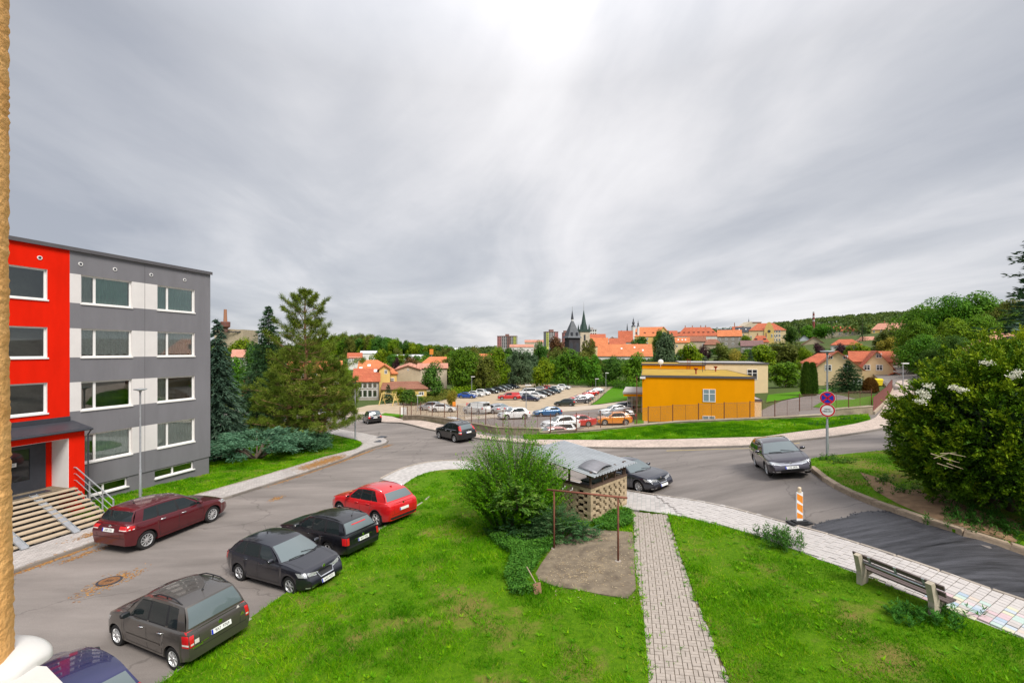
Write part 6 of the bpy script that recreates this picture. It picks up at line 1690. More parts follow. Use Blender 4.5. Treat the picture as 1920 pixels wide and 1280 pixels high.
def grass_c(seed,n,**kw):
 global inside
 def ins(poly,X,Y):return _inside(poly,X,Y)&~_inside(pad_poly,X,Y)
 inside=ins
 o=grass('grass',lawn_c_poly,n,.10,'mown grass of the lawn between parked cars and block path',seed,bare=BARE_C,**kw)
 inside=_inside
 return o
grass_c(91,620000)
grass('grass',lawn_r_poly,420000,.09,'grass of the lawn in front of the bench',92,hmax=.17,bare=bare_px((1420,1175,.2),(1520,1210,.3),(1640,1120,.25),(1720,1150,.3),(1560,1250,.25)))
grass('grass',kerb_rr+kr_end+[(34,12),(48,26),(46,34)]+gp((1780,838),(1690,846),(1640,849),(1580,855),(1522,863),(1515,870)),420000,.12,'grass of the verge beside the big bush',93,hmin=.05,hmax=.16,d0=13,bare=bare_px((1730,945,1.5),(1790,960,1.6),(1690,930,1.0),(1850,990,1.8),(1600,880,.5),(1640,900,.7),(1910,1010,1.8),(1770,985,1.0)))
grass('grass',[ST(15.3,-24.33)]+[ST(s,-24.33)for s in np.arange(16,31,2.0)]+smooth_line(inner,2)[::-1]+[ST(42.5,-40),ST(23.9,-40),ST(23.9,-28.35),ST(15.3,-28.35)],520000,.13,'grass strip between the block of flats and its pavement',94,d0=22,w=.012,hmin=.06,hmax=.16)
grass('grass',strip+off_wall(1.0,33.4,0.12)[::-1],300000,.15,'grass strip between far pavement and fence wall',95,d0=40,w=.012,hmin=.06,hmax=.18,bare=bare_px((1100,821,.9),(1140,814,.6)))
def weeds(name,spots,label,seed,leaf=.11,lw=.034,k=9,h=.12,material=None):
 r=np.random.default_rng(seed);n=len(spots);S=np.repeat(np.array(spots),k,0);m=len(S)
 a=r.random(m)*6.283;D=unit(np.stack([np.cos(a),np.sin(a),.25+h*5*r.random(m)],-1))
 V,F=leaves(S+r.normal(size=(m,3))*.02,D,leaf*(.6+.7*r.random(m)),lw,roll=np.array([0,0,1.0])+.2*r.normal(size=(m,3)))
 o=link(name,np_mesh(name,V,F,material or G_GRASS,np.clip(np.repeat(.12+.5*r.random(n),k)+.08*r.normal(size=m),0,1)))
 return tag(o,label,'weeds',kind='stuff')
def scatter(poly,n,off,seed,hf=None,lim=30):
 r=np.random.default_rng(seed);A=np.array(poly);lo_,hi_=A.min(0),A.max(0)
 X=r.uniform(lo_[0],hi_[0],n);Y=r.uniform(lo_[1],hi_[1],n);k=_inside(poly,X,Y)&(Y<lim)&~_inside(pad_poly,X,Y);X,Y=X[k],Y[k]
 return np.stack([X,Y,(hf or hU)(X,Y)+off],-1)
weeds('lawn_weeds',scatter(lawn_c_poly,1300,.11,1),'broad-leaved weeds dotted over the lawn beside the parked cars',2)
weeds('lawn_weeds',scatter(lawn_r_poly,800,.10,3),'broad-leaved weeds dotted over the lawn by the bench',4)
weeds('path_weeds',scatter(path_poly,420,.06,5,lim=26),'small weeds growing in the joints of the block path',6,leaf=.055,lw=.016,k=8)
ew=[Vector(p)for p in path_l+path_r];es=[]
r_=random.Random(3)
for line in(path_l+[pl_end],path_r+[pr_end]):
 for a,b in zip(line,line[1:]):
  for _ in range(int((Vector(b)-Vector(a)).length*14)):
   t=r_.random();x,y=a[0]+(b[0]-a[0])*t+r_.gauss(0,.08),a[1]+(b[1]-a[1])*t+r_.gauss(0,.06);es.append((x,y,H(x,y)+.08))
weeds('edge_weeds',es,'weeds creeping over both edges of the block path',8,leaf=.10,lw=.022,k=9,h=.25)
def tall_weeds(px_list,label,seed,spread=.5,n=26,off=.1,h=.55):
 r=random.Random(seed);S=[]
 for x,y in px_list:
  g=G(x,y)
  for _ in range(n):
   xx,yy=g.x+r.gauss(0,spread),g.y+r.gauss(0,spread*.5)
   for q in range(7):S.append((xx+r.gauss(0,.03),yy+r.gauss(0,.03),H(xx,yy)+off+h*q/7*r.uniform(.4,1)))
 weeds('tall_weeds',S,label,seed,leaf=.11,lw=.03,k=4,h=.2,material=G_NETTLE)
tall_weeds([(1460,1022),(1440,1012),(1480,1035)],'clump of tall weeds at the lawn edge beside the slab footway',11,.35)
tall_weeds([(1555,866),(1580,872)],'tall weeds round the foot of the sign post',12,.3,n=16,off=.12,h=.35)
tall_weeds([(1690,928),(1650,908)],'weed clumps along the old kerb of the verge',13,.35,n=14,off=.12,h=.3)
tall_weeds([(1830,985),(1880,1000),(1800,970),(1900,1010)],'weeds in the shade under the big bush',14,.6,off=.12,h=.4)
tall_weeds([(1700,1160),(1740,1175),(1780,1168)],'tall weeds at the right leg of the bench',15,.28,n=16,h=.3)
tall_weeds([(1590,790),(1540,800)],'leafy weeds on the far verge below the stone wall',16,.7,off=.15,h=.35)
# ------------------------------------------------------------------ cars
def paint(name,col,rough=0.28,metal=0.25,spec=0.5):
 return mat(name,col,rough=rough,var=0.0,metal=metal,spec=spec,coat=1.0)
P_BASE=paint('car_paint',(0.5,0.5,0.5))
M_BLK=mat('black_plastic',(0.022,0.022,0.024),rough=0.55,var=0.1,scale=8)
M_TYRE=mat('tyre_rubber',(0.022,0.021,0.021),rough=0.9,var=0.2,scale=12)
M_RIM=mat('alloy_rim',(0.62,0.62,0.62),rough=0.35,var=0.06,metal=0.6)
M_CHROME=mat('chrome_trim',(0.75,0.75,0.75),rough=0.12,var=0.0,metal=1.0)
M_CGLASS=glass_mat('car_glass',(0.014,0.020,0.021),0.02,0.45)
M_WGLASS=glass_mat('windscreen_glass',(0.11,0.14,0.145),0.04,0.9)  # paler than the other car glass: reflected sky put into the base colour
M_LENS=mat('clear_lamp',(0.62,0.63,0.64),rough=0.08,var=0.25,scale=24,metal=0.5,coat=1.0)
M_REDL=mat('red_lamp',(0.55,0.014,0.016),rough=0.12,var=0.1,scale=10,coat=1.0)
M_WHITEL=mat('white_lamp',(0.72,0.66,0.62),rough=0.12,var=0.05,coat=1.0)
M_PLATE=mat('plate_white',(0.78,0.78,0.74),rough=0.5,var=0.03)
M_PBLUE=mat('plate_blue',(0.015,0.035,0.42),rough=0.5,var=0.0)
M_PTXT=mat('plate_black',(0.02,0.02,0.02),rough=0.6,var=0.0)
M_SEAT=mat('seat_cloth',(0.06,0.058,0.056),rough=0.9,var=0.15)
def lerp_tab(tab,f):
 return float(np.interp(f,[t[0]for t in tab],[t[1]for t in tab]))
def wheel_meshes(r,spokes,rimmat):
 t=MB();w=.205
 t.lathe([(r*.62,-w*.44),(r*.70,-w*.5),(r*.93,-w*.48),(r,-w*.34),(r,w*.34),(r*.93,w*.48),(r*.70,w*.5),(r*.62,w*.44),(r*.60,w*.2),(r*.58,-w*.3),(r*.62,-w*.44)],n=24,axis='Y',cap=False)
 t.lathe([(0,-w*.10),(r*.62,-w*.12)],n=18,axis='Y',cap=False)
 tm_=t.mesh('wheel',M_TYRE,smooth=45)
 b=MB();R_=r*.68
 b.lathe([(R_,-w*.47),(R_*.93,-w*.50),(R_*.86,-w*.36),(R_*.84,-w*.15)],n=24,axis='Y',cap=False)
 b.lathe([(0,-w*.47),(R_*.20,-w*.47),(R_*.24,-w*.36),(R_*.24,-w*.2)],n=12,axis='Y',cap=False)
 for k in range(spokes):
  a=2*math.pi*k/spokes;hw=R_*(.58/spokes+.012)
  c,s=math.cos(a),math.sin(a)
  def q(rad,off,y):return(rad*c-off*s,y,rad*s+off*c)
  i,o=R_*.18,R_*.92
  b.hexa([q(i,-hw,-w*.30),q(o,-hw*1.15,-w*.30),q(o,hw*1.15,-w*.30),q(i,hw,-w*.30),q(i,-hw*.8,-w*.43),q(o,-hw*.85,-w*.46),q(o,hw*.85,-w*.46),q(i,hw*.8,-w*.43)])
 return tm_,b.mesh('rim',rimmat,smooth=35)
TEXTS={}
def text_mesh(s,size,m,name='lettering'):
 key=(s,size,m.name)
 if key not in TEXTS:
  cu=bpy.data.curves.new('lettering','FONT');cu.body=s;cu.size=size;cu.align_x='CENTER';cu.align_y='CENTER';cu.extrude=.0015;cu.resolution_u=3
  ob=bpy.data.objects.new('lettering_source',cu);COL.objects.link(ob)
  dg=bpy.context.evaluated_depsgraph_get();dg.update()
  me=bpy.data.meshes.new_from_object(ob.evaluated_get(dg));me.name=name
  bpy.data.objects.remove(ob);bpy.data.curves.remove(cu)
  me.materials.clear();me.materials.append(m)
  TEXTS[key]=me
 return TEXTS[key]
class Car:
 def __init__(s,name,sp,label,pm,group=None,cat='car'):
  s.sp=sp;s.pm=pm
  s.L,s.W,s.H,s.wb,s.fo,s.r=sp['L'],sp['W'],sp['H'],sp['wb'],sp['fo'],sp['r']
  s.root=empty(name,(0,0,0),0,label,cat,group)
  s.low=sp.get('zb',.19)
  s.top=sp['top']
  s.build()
 def hw(s,f):
  d,e=f,s.L-f;w=s.W/2
  a,b=s.sp.get('taper',(.24,.15))
  if d<.65:w*=1-a*(1-d/.65)**2.3
  if e<.5:w*=1-b*(1-e/.5)**2.2
  return w
 def X(s,f):return s.L/2-f
 def zt(s,f):return lerp_tab(s.top,f)
 def build(s):
  sp,L,r=s.sp,s.L,s.r
  ra=r+.055
  ax=[s.fo,s.fo+s.wb]
  F=[0,.05,.12,.22,.36,.55,L-.5,L-.34,L-.2,L-.1,L-.04,L]+[t[0]for t in s.top if 0<t[0]<L]+list(np.arange(.7,L-.6,.22))
  F=[f for f in F if all(abs(f-a)>ra+.02 for a in ax)]
  for a in ax:
   F+=[a-ra-.004,a+ra+.004]+[a+ra*math.cos(math.pi*k/10)for k in range(11)]
  F=sorted(set(round(f,4)for f in F));G_=[F[0]]
  for f in F[1:]:
   if f-G_[-1]>.0035:G_.append(f)
  F=G_
  cf=sp.get('nose',(.20,.16,.06,0,.02,.09,.17,.15,.13));crr=sp.get('tail',(.18,.15,.07,.01,0,.02,.05,.04,.03))
  crown=sp.get('crown',.035)
  V,Q,MI=[],[],[]
  clad=sp.get('clad',False)
  for f in F:
   w=s.hw(f);zt=s.zt(f);zb=s.low
   if f<.5:zb+=.05*(1-f/.5)
   if L-f<.6:zb+=.10*(1-(L-f)/.6)
   hgt=zt-zb
   pts=[(0,zb),(.80*w,zb),(.955*w,zb+.06),(w,zb+.40*hgt),(.995*w,zb+.70*hgt),(.972*w,zt-.055),(.925*w,zt),(.52*w,zt+crown*.8),(0,zt+crown)]
   for a in ax:
    dx=f-a
    if abs(dx)<=ra+.001:
     za=r+math.sqrt(max(0,ra*ra-dx*dx))
     if za>zb+.02:
      pts[0]=(0,za);pts[1]=(.965*w,za);pts[2]=(.998*w,za+.004);pts[3]=(1.004*w,max(pts[3][1],za+.045));pts[4]=(.999*w,max(pts[4][1],za+.09));pts[5]=(.972*w,max(pts[5][1],za+.11));pts[6]=(.925*w,max(pts[6][1],za+.13))
   t1=max(0,1-f/.5)**2;t2=max(0,1-(L-f)/.5)**2
   row=[(s.X(f)-cf[k]*t1+crr[k]*t2,y,z)for k,(y,z)in enumerate(pts)]
   V+=row+[(x,-y,z)for x,y,z in row[1:8]]
  n=16;ring=[0,1,2,3,4,5,6,7,8,15,14,13,12,11,10,9]
  for i in range(len(F)-1):
   for k in range(16):
    a,b=ring[k],ring[(k+1)%16]
    Q.append((i*n+a,i*n+b,(i+1)*n+b,(i+1)*n+a))
    dark=2 if(k in(0,15))else(1 if clad and k in(1,14)else 0)
    if clad and k in(2,13):
     fm_=(F[i]+F[i+1])/2
     if any(abs(fm_-a_)<ra+.02 for a_ in ax):dark=1
    MI.append(dark)
  for base,flip in((0,True),((len(F)-1)*n,False)):
   pr=[(0,None)]+[(k,8+k)for k in range(1,8)]+[(8,None)]
   for k in range(8):
    a,b=pr[k],pr[k+1]
    if a[1]is None:q=(base+a[0],base+b[0],base+b[1])
    elif b[1]is None:q=(base+a[0],base+b[0],base+a[1])
    else:q=(base+a[0],base+b[0],base+b[1],base+a[1])
    Q.append(q);MI.append(1 if k<1 else 0)
  mb=MB();mb.add(V,Q);mb.m=MI
  g=sp['gh'];wr0=g.get('wr',.74)*s.W/2
  xb0,xr0=g['wb']+g.get('warc',.26),g['wr_f']+.10
  xbe,xre=g['rb']-g.get('rarc',.12),g['rr']-.06
  glass=g['glass']
  cols=[(xb0,xr0,None)]
  for i,(b0,r0,b1,r1)in enumerate(glass):cols+=[(b0,r0,'g%d'%i),(b1,r1,None)]
  cols.append((xbe,xre,None))
  kinds=[]
  for i in range(len(cols)-1):kinds.append(cols[i][2]if cols[i][2]else('p' if 0<i<len(cols)-2 and g.get('blackp',True)else 'b'))
  rz=g['rz']
  def roofz(f):
   t=np.clip((f-xr0)/(xre-xr0),0,1);a,m_,c=rz
   return a*(1-t)*(1-2*t)+4*m_*t*(1-t)+c*t*(2*t-1)
  rows=[0,.07,.5,g.get('vtop',.90),1.0]
  def side(fb,fr,v,sg):
   yb=min(.922*s.hw(fb),.922*s.W/2);zb_=s.zt(fb)-.004
   wrr=wr0*(1-.05*abs(2*(fr-xr0)/(xre-xr0)-1)**3)
   y=yb+(wrr-yb)*(v**1.25);z=zb_+(roofz(fr)-zb_)*v
   return(s.X(fb+(fr-fb)*v),sg*y,z)
  panes={}
  def emit(key,quad,idx):
   panes.setdefault(key,[]).append(quad)
  for sg in(1,-1):
   grid=[[side(c[0],c[1],v,sg)for v in rows]for c in cols]
   for i in range(len(cols)-1):
    for j in range(4):
     q=[grid[i][j],grid[i+1][j],grid[i+1][j+1],grid[i][j+1]]
     kd=kinds[i]
     if kd[0]=='g' and j in(1,2):panes.setdefault(('side',kd,sg),[]).append(q)
     elif kd=='p' and j in(1,2):mb.add(q,[(0,1,2,3)],1)
     elif kd[0]=='g' and j==0:mb.add(q,[(0,1,2,3)],1)
     else:mb.add(q,[(0,1,2,3)],0)
  def screen(fc_b,fe_b,fc_r,fe_r,key,border):
   nc=8;ts=[-1,-.93,-.6,-.3,0,.3,.6,.93,1]
   grid=[]
   rr=[0,border[0],.5,border[1],1.0]
   for t in ts:
    fb=fc_b+(fe_b-fc_b)*t*t;fr=fc_r+(fe_r-fc_r)*t*t
    yb=t*.922*s.hw(fe_b);yr=t*wr0*.95
    zb_=s.zt(fe_b)+(s.zt(fc_b)-s.zt(fe_b))*(1-t*t)+crown*.9*(1-t*t)-.004;zr=roofz(fe_r)+.035*(1-t*t)
    col=[]
    for v in rr:
     bul=.05*math.sin(v*math.pi)*(1 if key=='windscreen' else-1)
     col.append((s.X(fb+(fr-fb)*v)+bul,yb+(yr-yb)*v**1.1,zb_+(zr-zb_)*v))
    grid.append(col)
   for i in range(len(ts)-1):
    for j in range(4):
     q=[grid[i][j],grid[i+1][j],grid[i+1][j+1],grid[i][j+1]]
     if 0<i<len(ts)-2 and j in(1,2):panes.setdefault((key,),[]).append(q)
     else:mb.add(q,[(0,1,2,3)],(1 if(key=='windscreen' and j==0)or(key=='rear_window' and g.get('blackr',False)and 0<j)else 0))
   return[grid[i][4]for i in range(len(ts))]
  wtop=screen(g['wb'],xb0,g['wr_f'],xr0,'windscreen',(.05,.95))
  rtop=screen(g['rb'],xbe,g['rr'],xre,'rear_window',g.get('rborder',(.16,.88)))
  rf_=[xr0]+[xr0+(xre-xr0)*k/7 for k in range(1,7)]+[xre]
  tt=[-1,-.93,-.6,-.3,0,.3,.6,.93,1]
  rg=[]
  for k,f in enumerate(rf_):
   if k==0:rg.append(wtop)
   elif k==len(rf_)-1:rg.append(rtop)
   else:
    wrr=wr0*(1-.05*abs(2*(f-xr0)/(xre-xr0)-1)**3)
    rg.append([(s.X(f),t*wrr,roofz(f)+.05*(1-t*t)+(.012 if abs(t)<.95 else 0))for t in tt])
  for i in range(len(rg)-1):
   for j in range(8):mb.add([rg[i][j],rg[i][j+1],rg[i+1][j+1],rg[i+1][j]],[(0,1,2,3)],0)
  me=mb.mesh('body',[s.pm,M_BLK,M_BLK],smooth=False)
  bm=bmesh.new();bm.from_mesh(me);bmesh.ops.remove_doubles(bm,verts=bm.verts[:],dist=.0008);bmesh.ops.recalc_face_normals(bm,faces=bm.faces[:]);bm.to_mesh(me);bm.free()
  me.shade_smooth();me.set_sharp_from_angle(angle=R(38))
  s.body=link('body',me,s.root)
  allV,allF=[tuple(v.co)for v in me.vertices],[tuple(p.vertices)for p in me.polygons]
  for key,quads in panes.items():
   p=MB()
   for q in quads:p.add(q,[(0,1,2,3)])
   nm={'side':'side_window','windscreen':'windscreen','rear_window':'rear_window'}[key[0]]
   m2=p.mesh(nm,M_WGLASS if nm=='windscreen' else(M_WGLASS if g.get('palerear')and nm=='rear_window' else M_CGLASS))
   bm=bmesh.new();bm.from_mesh(m2);bmesh.ops.remove_doubles(bm,verts=bm.verts[:],dist=.0008);bmesh.ops.recalc_face_normals(bm,faces=bm.faces[:]);bm.to_mesh(m2);bm.free();m2.shade_smooth()
   link(nm,m2,s.root)
   k=len(allV);allV+=[tuple(v.co)for v in m2.vertices];allF+=[tuple(i+k for i in pp.vertices)for pp in m2.polygons]
  s.bvh=BVHTree.FromPolygons(allV,allF)
  ins=MB();ins.box((0,0,s.low+.22),(L*.86,s.W*.62,.36));ins.build('underbody',M_BLK,s.root)
  tm_,rm_=wheel_meshes(r,sp.get('spokes',7),sp.get('rimmat',M_RIM))
  for f in ax:
   for sg in(1,-1):
    o=link('wheel',tm_,s.root,(s.X(f),sg*(s.hw(f)-.125),r),(0,0,0 if sg<0 else math.pi));link('rim',rm_,o)
  s.details()
 def hit(s,p,d):
  d=Vector(d).normalized();o=Vector(p)-d*1.5
  h=s.bvh.ray_cast(o,d,4.0)
  return(h[0],h[1]if h[1].dot(d)<0 else-h[1])if h[0]else(Vector(p),-d)
 def patch(s,name,quad,d,m,off=.006,n=(6,4),parent=None,thick=True):
  """A panel that hugs the bodywork: quad of four points thrown along d on to the body."""
  mb=MB();nu,nv=n;P=[]
  q=[Vector(p)for p in quad]
  for j in range(nv+1):
   for i in range(nu+1):
    u,v=i/nu,j/nv
    p=q[0]*(1-u)*(1-v)+q[1]*u*(1-v)+q[2]*u*v+q[3]*(1-u)*v
    h,nr=s.hit(p,d);P.append(h-Vector(d).normalized()*off)
  mb.add(P,[(j*(nu+1)+i,j*(nu+1)+i+1,(j+1)*(nu+1)+i+1,(j+1)*(nu+1)+i)for j in range(nv)for i in range(nu)])
  me=mb.mesh(name,m,smooth=True,fixn=False)
  return link(name,me,parent or s.root)
 def strip(s,name,pts,w,d,m,off=.004,parent=None):
  """A narrow line along points, w wide, on the body."""
  mb=MB();P=[]
  pts=[Vector(p)for p in pts];dd=Vector(d).normalized()
  fine=[]
  for a,b in zip(pts,pts[1:]):
   k=max(1,int((b-a).length/.12));fine+=[a.lerp(b,i/k)for i in range(k)]
  fine.append(pts[-1])
  for i,p in enumerate(fine):
   t=(fine[min(i+1,len(fine)-1)]-fine[max(i-1,0)]).normalized();sd=t.cross(dd).normalized()*w/2
   for q in(p-sd,p+sd):
    h,nr=s.hit(q,d);P.append(h-dd*off)
  mb.add(P,[(2*i,2*i+1,2*i+3,2*i+2)for i in range(len(fine)-1)])
  return link(name,mb.mesh(name,m,smooth=True,fixn=False),parent or s.root)
 def plate(s,z,rear,txt=None,y=0.0):
  d=Vector((1,0,0))if rear else Vector((-1,0,0))
  x0=(-s.L/2 if rear else s.L/2)
  h,nr=s.hit((x0,y,z),d);h2,_=s.hit((x0,y,z+.08),d)
  tilt=math.atan2((h2.x-h.x)*(1 if rear else-1),.08);tilt=max(-.5,min(.5,tilt))
  c=h-d*.018
  o=MB();o.box((0,0,0),(.012,.53,.12))
  p=o.build('license_plate',M_PLATE,s.root,loc=c,rot=(0,(tilt if rear else-tilt),0))
  sg=-1 if rear else 1
  q=MB();q.box((sg*.008,(.243 if rear else-.243),0),(.006,.042,.116));q.build('euro_band',M_PBLUE,p)
  if txt:
   t=link('plate_lettering',text_mesh(txt,.098,M_PTXT,'plate_lettering'),p)
   t.rotation_euler=(R(90),0,R(-90)if rear else R(90));t.location=(sg*.008,(-.022 if rear else .022),0);t.scale=(.92,1.12,1)
  return p
 def details(s):
  sp,L,W=s.sp,s.L,s.W
  D=sp.get('det',{})
  xf,xr=L/2,-L/2
  full=sp.get('full',True)
  hz0,hz1,hy0,hy1=D.get('head',(.62,.78,.34,.88))
  for sg in(1,-1):
   s.patch('headlight',[(xf,sg*hy0*W/2,hz0),(xf-.42,sg*hy1*W/2*1.05,hz0+.06),(xf-.55,sg*hy1*W/2*1.05,hz1+.05),(xf,sg*hy0*W/2,hz1-.04)],(-1,-sg*.55,-.12),M_LENS,n=(8,4))
  tz0,tz1,ty0,ty1=D.get('tail',(.72,.95,.62,.98))
  tm=D.get('tailsplit',False)
  for sg in(1,-1):
   qd=lambda a,b:[(xr,sg*ty0*W/2,tz0+(tz1-tz0)*a),(xr+.22,sg*W/2*ty1,tz0+(tz1-tz0)*a),(xr+.22,sg*W/2*ty1,tz0+(tz1-tz0)*b),(xr,sg*ty0*W/2,tz0+(tz1-tz0)*b)]
   t=s.patch('tail_light',qd(0,1),(1,-sg*.55,0),M_REDL,n=(6,4),off=.008)
   if tm:s.patch('reversing_lens',qd(*tm),(1,-sg*.55,0),M_WHITEL,n=(4,2),off=.011,parent=t)
  gz0,gz1,gy=D.get('grille',(.55,.70,.30))
  s.patch('grille',[(xf,-gy*W/2,gz0),(xf,gy*W/2,gz0),(xf,(gy+.02)*W/2,gz1),(xf,-(gy+.02)*W/2,gz1)],(-1,0,0),D.get('grillemat',M_BLK),n=(8,3))
  s.patch('lower_grille',[(xf,-.5*W/2,.26),(xf,.5*W/2,.26),(xf,.46*W/2,.40),(xf,-.46*W/2,.40)],(-1,0,0),M_BLK,n=(8,3))
  if D.get('gchrome'):
   s.strip('grille_trim',[(xf,-gy*W/2,gz1),(xf,-.1,gz1+.01),(xf,.1,gz1+.01),(xf,gy*W/2,gz1),(xf,(gy-.08)*W/2,gz0),(xf,-(gy-.08)*W/2,gz0),(xf,-gy*W/2,gz1)],.022,(-1,0,0),M_CHROME,.012)
  if D.get('gbars'):
   gr=MB()
  s.plate(D.get('fplate',.46),False,D.get('ftxt'));s.plate(D.get('rplate',.72),True,D.get('rtxt'))
  for x,d in((xf,(-1,0,0)),(xr,(1,0,0))):
   z=D.get('femb',gz1+.05)if x>0 else D.get('remb',tz1-.03)
   h,nr=s.hit((x,0,z),d)
   e=MB();e.lathe([(0,0),(.052,0),(.052,.012),(.02,.016),(0,.016)],n=12,axis='X');e.build('emblem',M_CHROME,s.root,loc=h-Vector(d)*.004,rot=(0,0,0 if x>0 else math.pi))
  g=sp['gh']['glass']
  for sg in(1,-1):
   d=(0,-sg,0);y=sg*W/2
   gaps=D.get('gaps')
   if full and gaps:
    for path in gaps:
     s.strip('door_gap',[(s.X(f),y,z)for f,z in path],.013,d,M_BLK,.003)
    for f,z in D.get('handles',()):
     h,nr=s.hit((s.X(f),y,z),d)
     hb=MB();hb.tube([(-.10,0,-.004),(-.06,sg*.035,.004),(.06,sg*.035,.006),(.10,0,.002)],[.012,.018,.018,.012],8);hb.build('door_handle',D.get('hmat',s.pm),s.root,loc=h,smooth=True)
    if D.get('moulding'):
     z=D['moulding'];s.strip('side_moulding',[(s.X(s.fo+.52),y,z),(s.X(s.fo+s.wb-.50),y,z+.03)],.055,d,D.get('mmat',M_BLK),.010)
    if D.get('beltchrome'):s.strip('belt_trim',[(s.X(g[0][0]),y,s.zt(g[0][0])-.0),(s.X(g[-1][2]),y,s.zt(g[-1][2]))],.02,(0,-sg,-.3),M_CHROME,.008)
   f=g[0][0]+.12;z=s.zt(f)+.07
   m=MB();yb=sg*(.93*s.hw(f));m.tube([(s.X(f),yb-sg*.02,z-.05),(s.X(f)+.01,yb+sg*.08,z)],[.025,.02],6)
   m2=MB();V=[]
   for k,(sx,sy,sz)in enumerate(((.05,.02,.05),(.085,.09,.075),(.085,.16,.075),(.05,.225,.055))):
    for q in range(10):
     a=2*math.pi*q/10;V.append((s.X(f)+.0+sx*math.cos(a)+.02,yb+sg*(.02+sy),z+.03+sz*math.sin(a)))
   m.add(V,[(i*10+q,i*10+(q+1)%10,(i+1)*10+(q+1)%10,(i+1)*10+q)for i in range(3)for q in range(10)]+[tuple(range(10)),tuple(30+q for q in range(9,-1,-1))])
   mo=m.build('mirror',D.get('mirmat',s.pm),s.root,smooth=50)
   mg=MB();mg.box((s.X(f)-.062,yb+sg*.145,z+.03),(.008,.15,.10));mg.build('mirror_glass',M_CGLASS,mo)
  if not full:return
  if D.get('bump'):
   for x,d,z0,z1 in((xr,(1,0,0),*D['bump']),):
    s.patch('bumper_trim',[(x,-.86*W/2,z0),(x,.86*W/2,z0),(x,.86*W/2,z1),(x,-.86*W/2,z1)],d,M_BLK,n=(12,2),off=.012)
  bz=D.get('bumpline')
  if bz:
   s.strip('bumper_gap',[(xr,-.80*W/2,bz),(xr,.80*W/2,bz)],.012,(1,0,0),M_BLK,.004)
  if D.get('hatchgap',True):
   zt_=s.zt(L-.05)
   for sg in(1,-1):s.strip('hatch_gap',[(xr,sg*.60*W/2,D.get('bumpline',.6)),(xr,sg*.64*W/2,zt_-.02)],.012,(1,0,0),M_BLK,.004)
  gh=sp['gh']
  for sg in(1,-1):s.strip('bonnet_gap',[(s.X(gh['wb']+.20),sg*.80*W/2,1.4),(s.X(.30),sg*.72*W/2,1.4)],.011,(0,0,-1),M_BLK,.003)
  zb_=s.zt(gh['wb'])+.05
  for y0,y1 in((.55,-.05),(-.05,-.62)):
   h0,_=s.hit((s.X(gh['wb']+.03),y0*W/2,2.0),(0,0,-1));h1,_=s.hit((s.X(gh['wb']+.16),y1*W/2,2.0),(0,0,-1))
   wv=MB();wv.tube([h0+Vector((0,0,.02)),(h0+h1)/2+Vector((0,0,.035)),h1+Vector((0,0,.02))],.011,5);wv.build('wiper',M_BLK,s.root)
  if D.get('rails'):
   f0,f1,m,hgt=D['rails']
   wr0=gh.get('wr',.74)*W/2*.90
   for sg in(1,-1):
    rl=MB();pts=[]
    for k in range(9):
     t=k/8;f=f0+(f1-f0)*t;h,_=s.hit((s.X(f),sg*wr0,3.0),(0,0,-1));lift=hgt*min(1,4*t,4*(1-t));pts.append(h+Vector((0,0,lift-.004)))
    rl.tube(pts,.017,8)
    if hgt>.03:
     h,_=s.hit((s.X((f0+f1)/2),sg*wr0,3.0),(0,0,-1));rl.tube([h,h+Vector((0,0,hgt))],.016,6)
    rl.build('roof_rail',m,s.root,smooth=True)
  af=D.get('antenna')
  if af:
   h,_=s.hit((s.X(af),0,3.0),(0,0,-1));a=MB();a.lathe([(.035,-.01),(.022,.03),(.006,.05)],(h.x,h.y,h.z),8);a.tube([h+Vector((0,0,.03)),h+Vector((-.16,0,.26))],[.006,.003],5);a.build('antenna',M_BLK,s.root)
  if D.get('fin'):
   h,_=s.hit((s.X(D['fin']),0,3.0),(0,0,-1));a=MB();a.hexa([h+Vector(p)for p in((-.09,-.03,-.01),(.09,-.012,-.01),(.09,.012,-.01),(-.09,.03,-.01),(-.08,-.006,.06),(-.02,-.005,.04),(-.02,.005,.04),(-.08,.006,.06))]);a.build('antenna_fin',s.pm,s.root)
  if D.get('rearwiper'):
   z=D['rearwiper'];h0,_=s.hit((xr,0,z),(1,0,0));h1,_=s.hit((xr,.42,z+.04),(1,0,0));wv=MB();wv.tube([h0-Vector((.03,0,0)),h1-Vector((.03,0,0))],.012,5);wv.build('rear_wiper',M_BLK,s.root)
  for q in D.get('fog',()):
   for sg in(1,-1):
    z0,z1,y0,y1=q;s.patch('fog_light',[(xf,sg*y0*W/2,z0),(xf-.2,sg*y1*W/2,z0),(xf-.2,sg*y1*W/2,z1),(xf,sg*y0*W/2,z1)],(-1,-sg*.45,0),M_LENS,n=(4,2))
  if D.get('fuel'):
   f,z,sg=D['fuel'];c,_=s.hit((s.X(f),sg*W/2,z),(0,-sg,0));pts=[(s.X(f)+.085*math.cos(a),sg*W/2,z+.085*math.sin(a))for a in np.linspace(0,6.283,13)]
   s.strip('fuel_flap',pts,.010,(0,-sg,0),M_BLK,.004)
  if D.get('towbar'):
   t=MB();t.tube([(xr+.1,0,.32),(xr-.08,0,.30),(xr-.10,0,.38)],.018,6);t.lathe([(0,-.028),(.028,0),(0,.028)],(xr-.10,0,.40),8);t.build('tow_ball',M_STEEL,s.root)
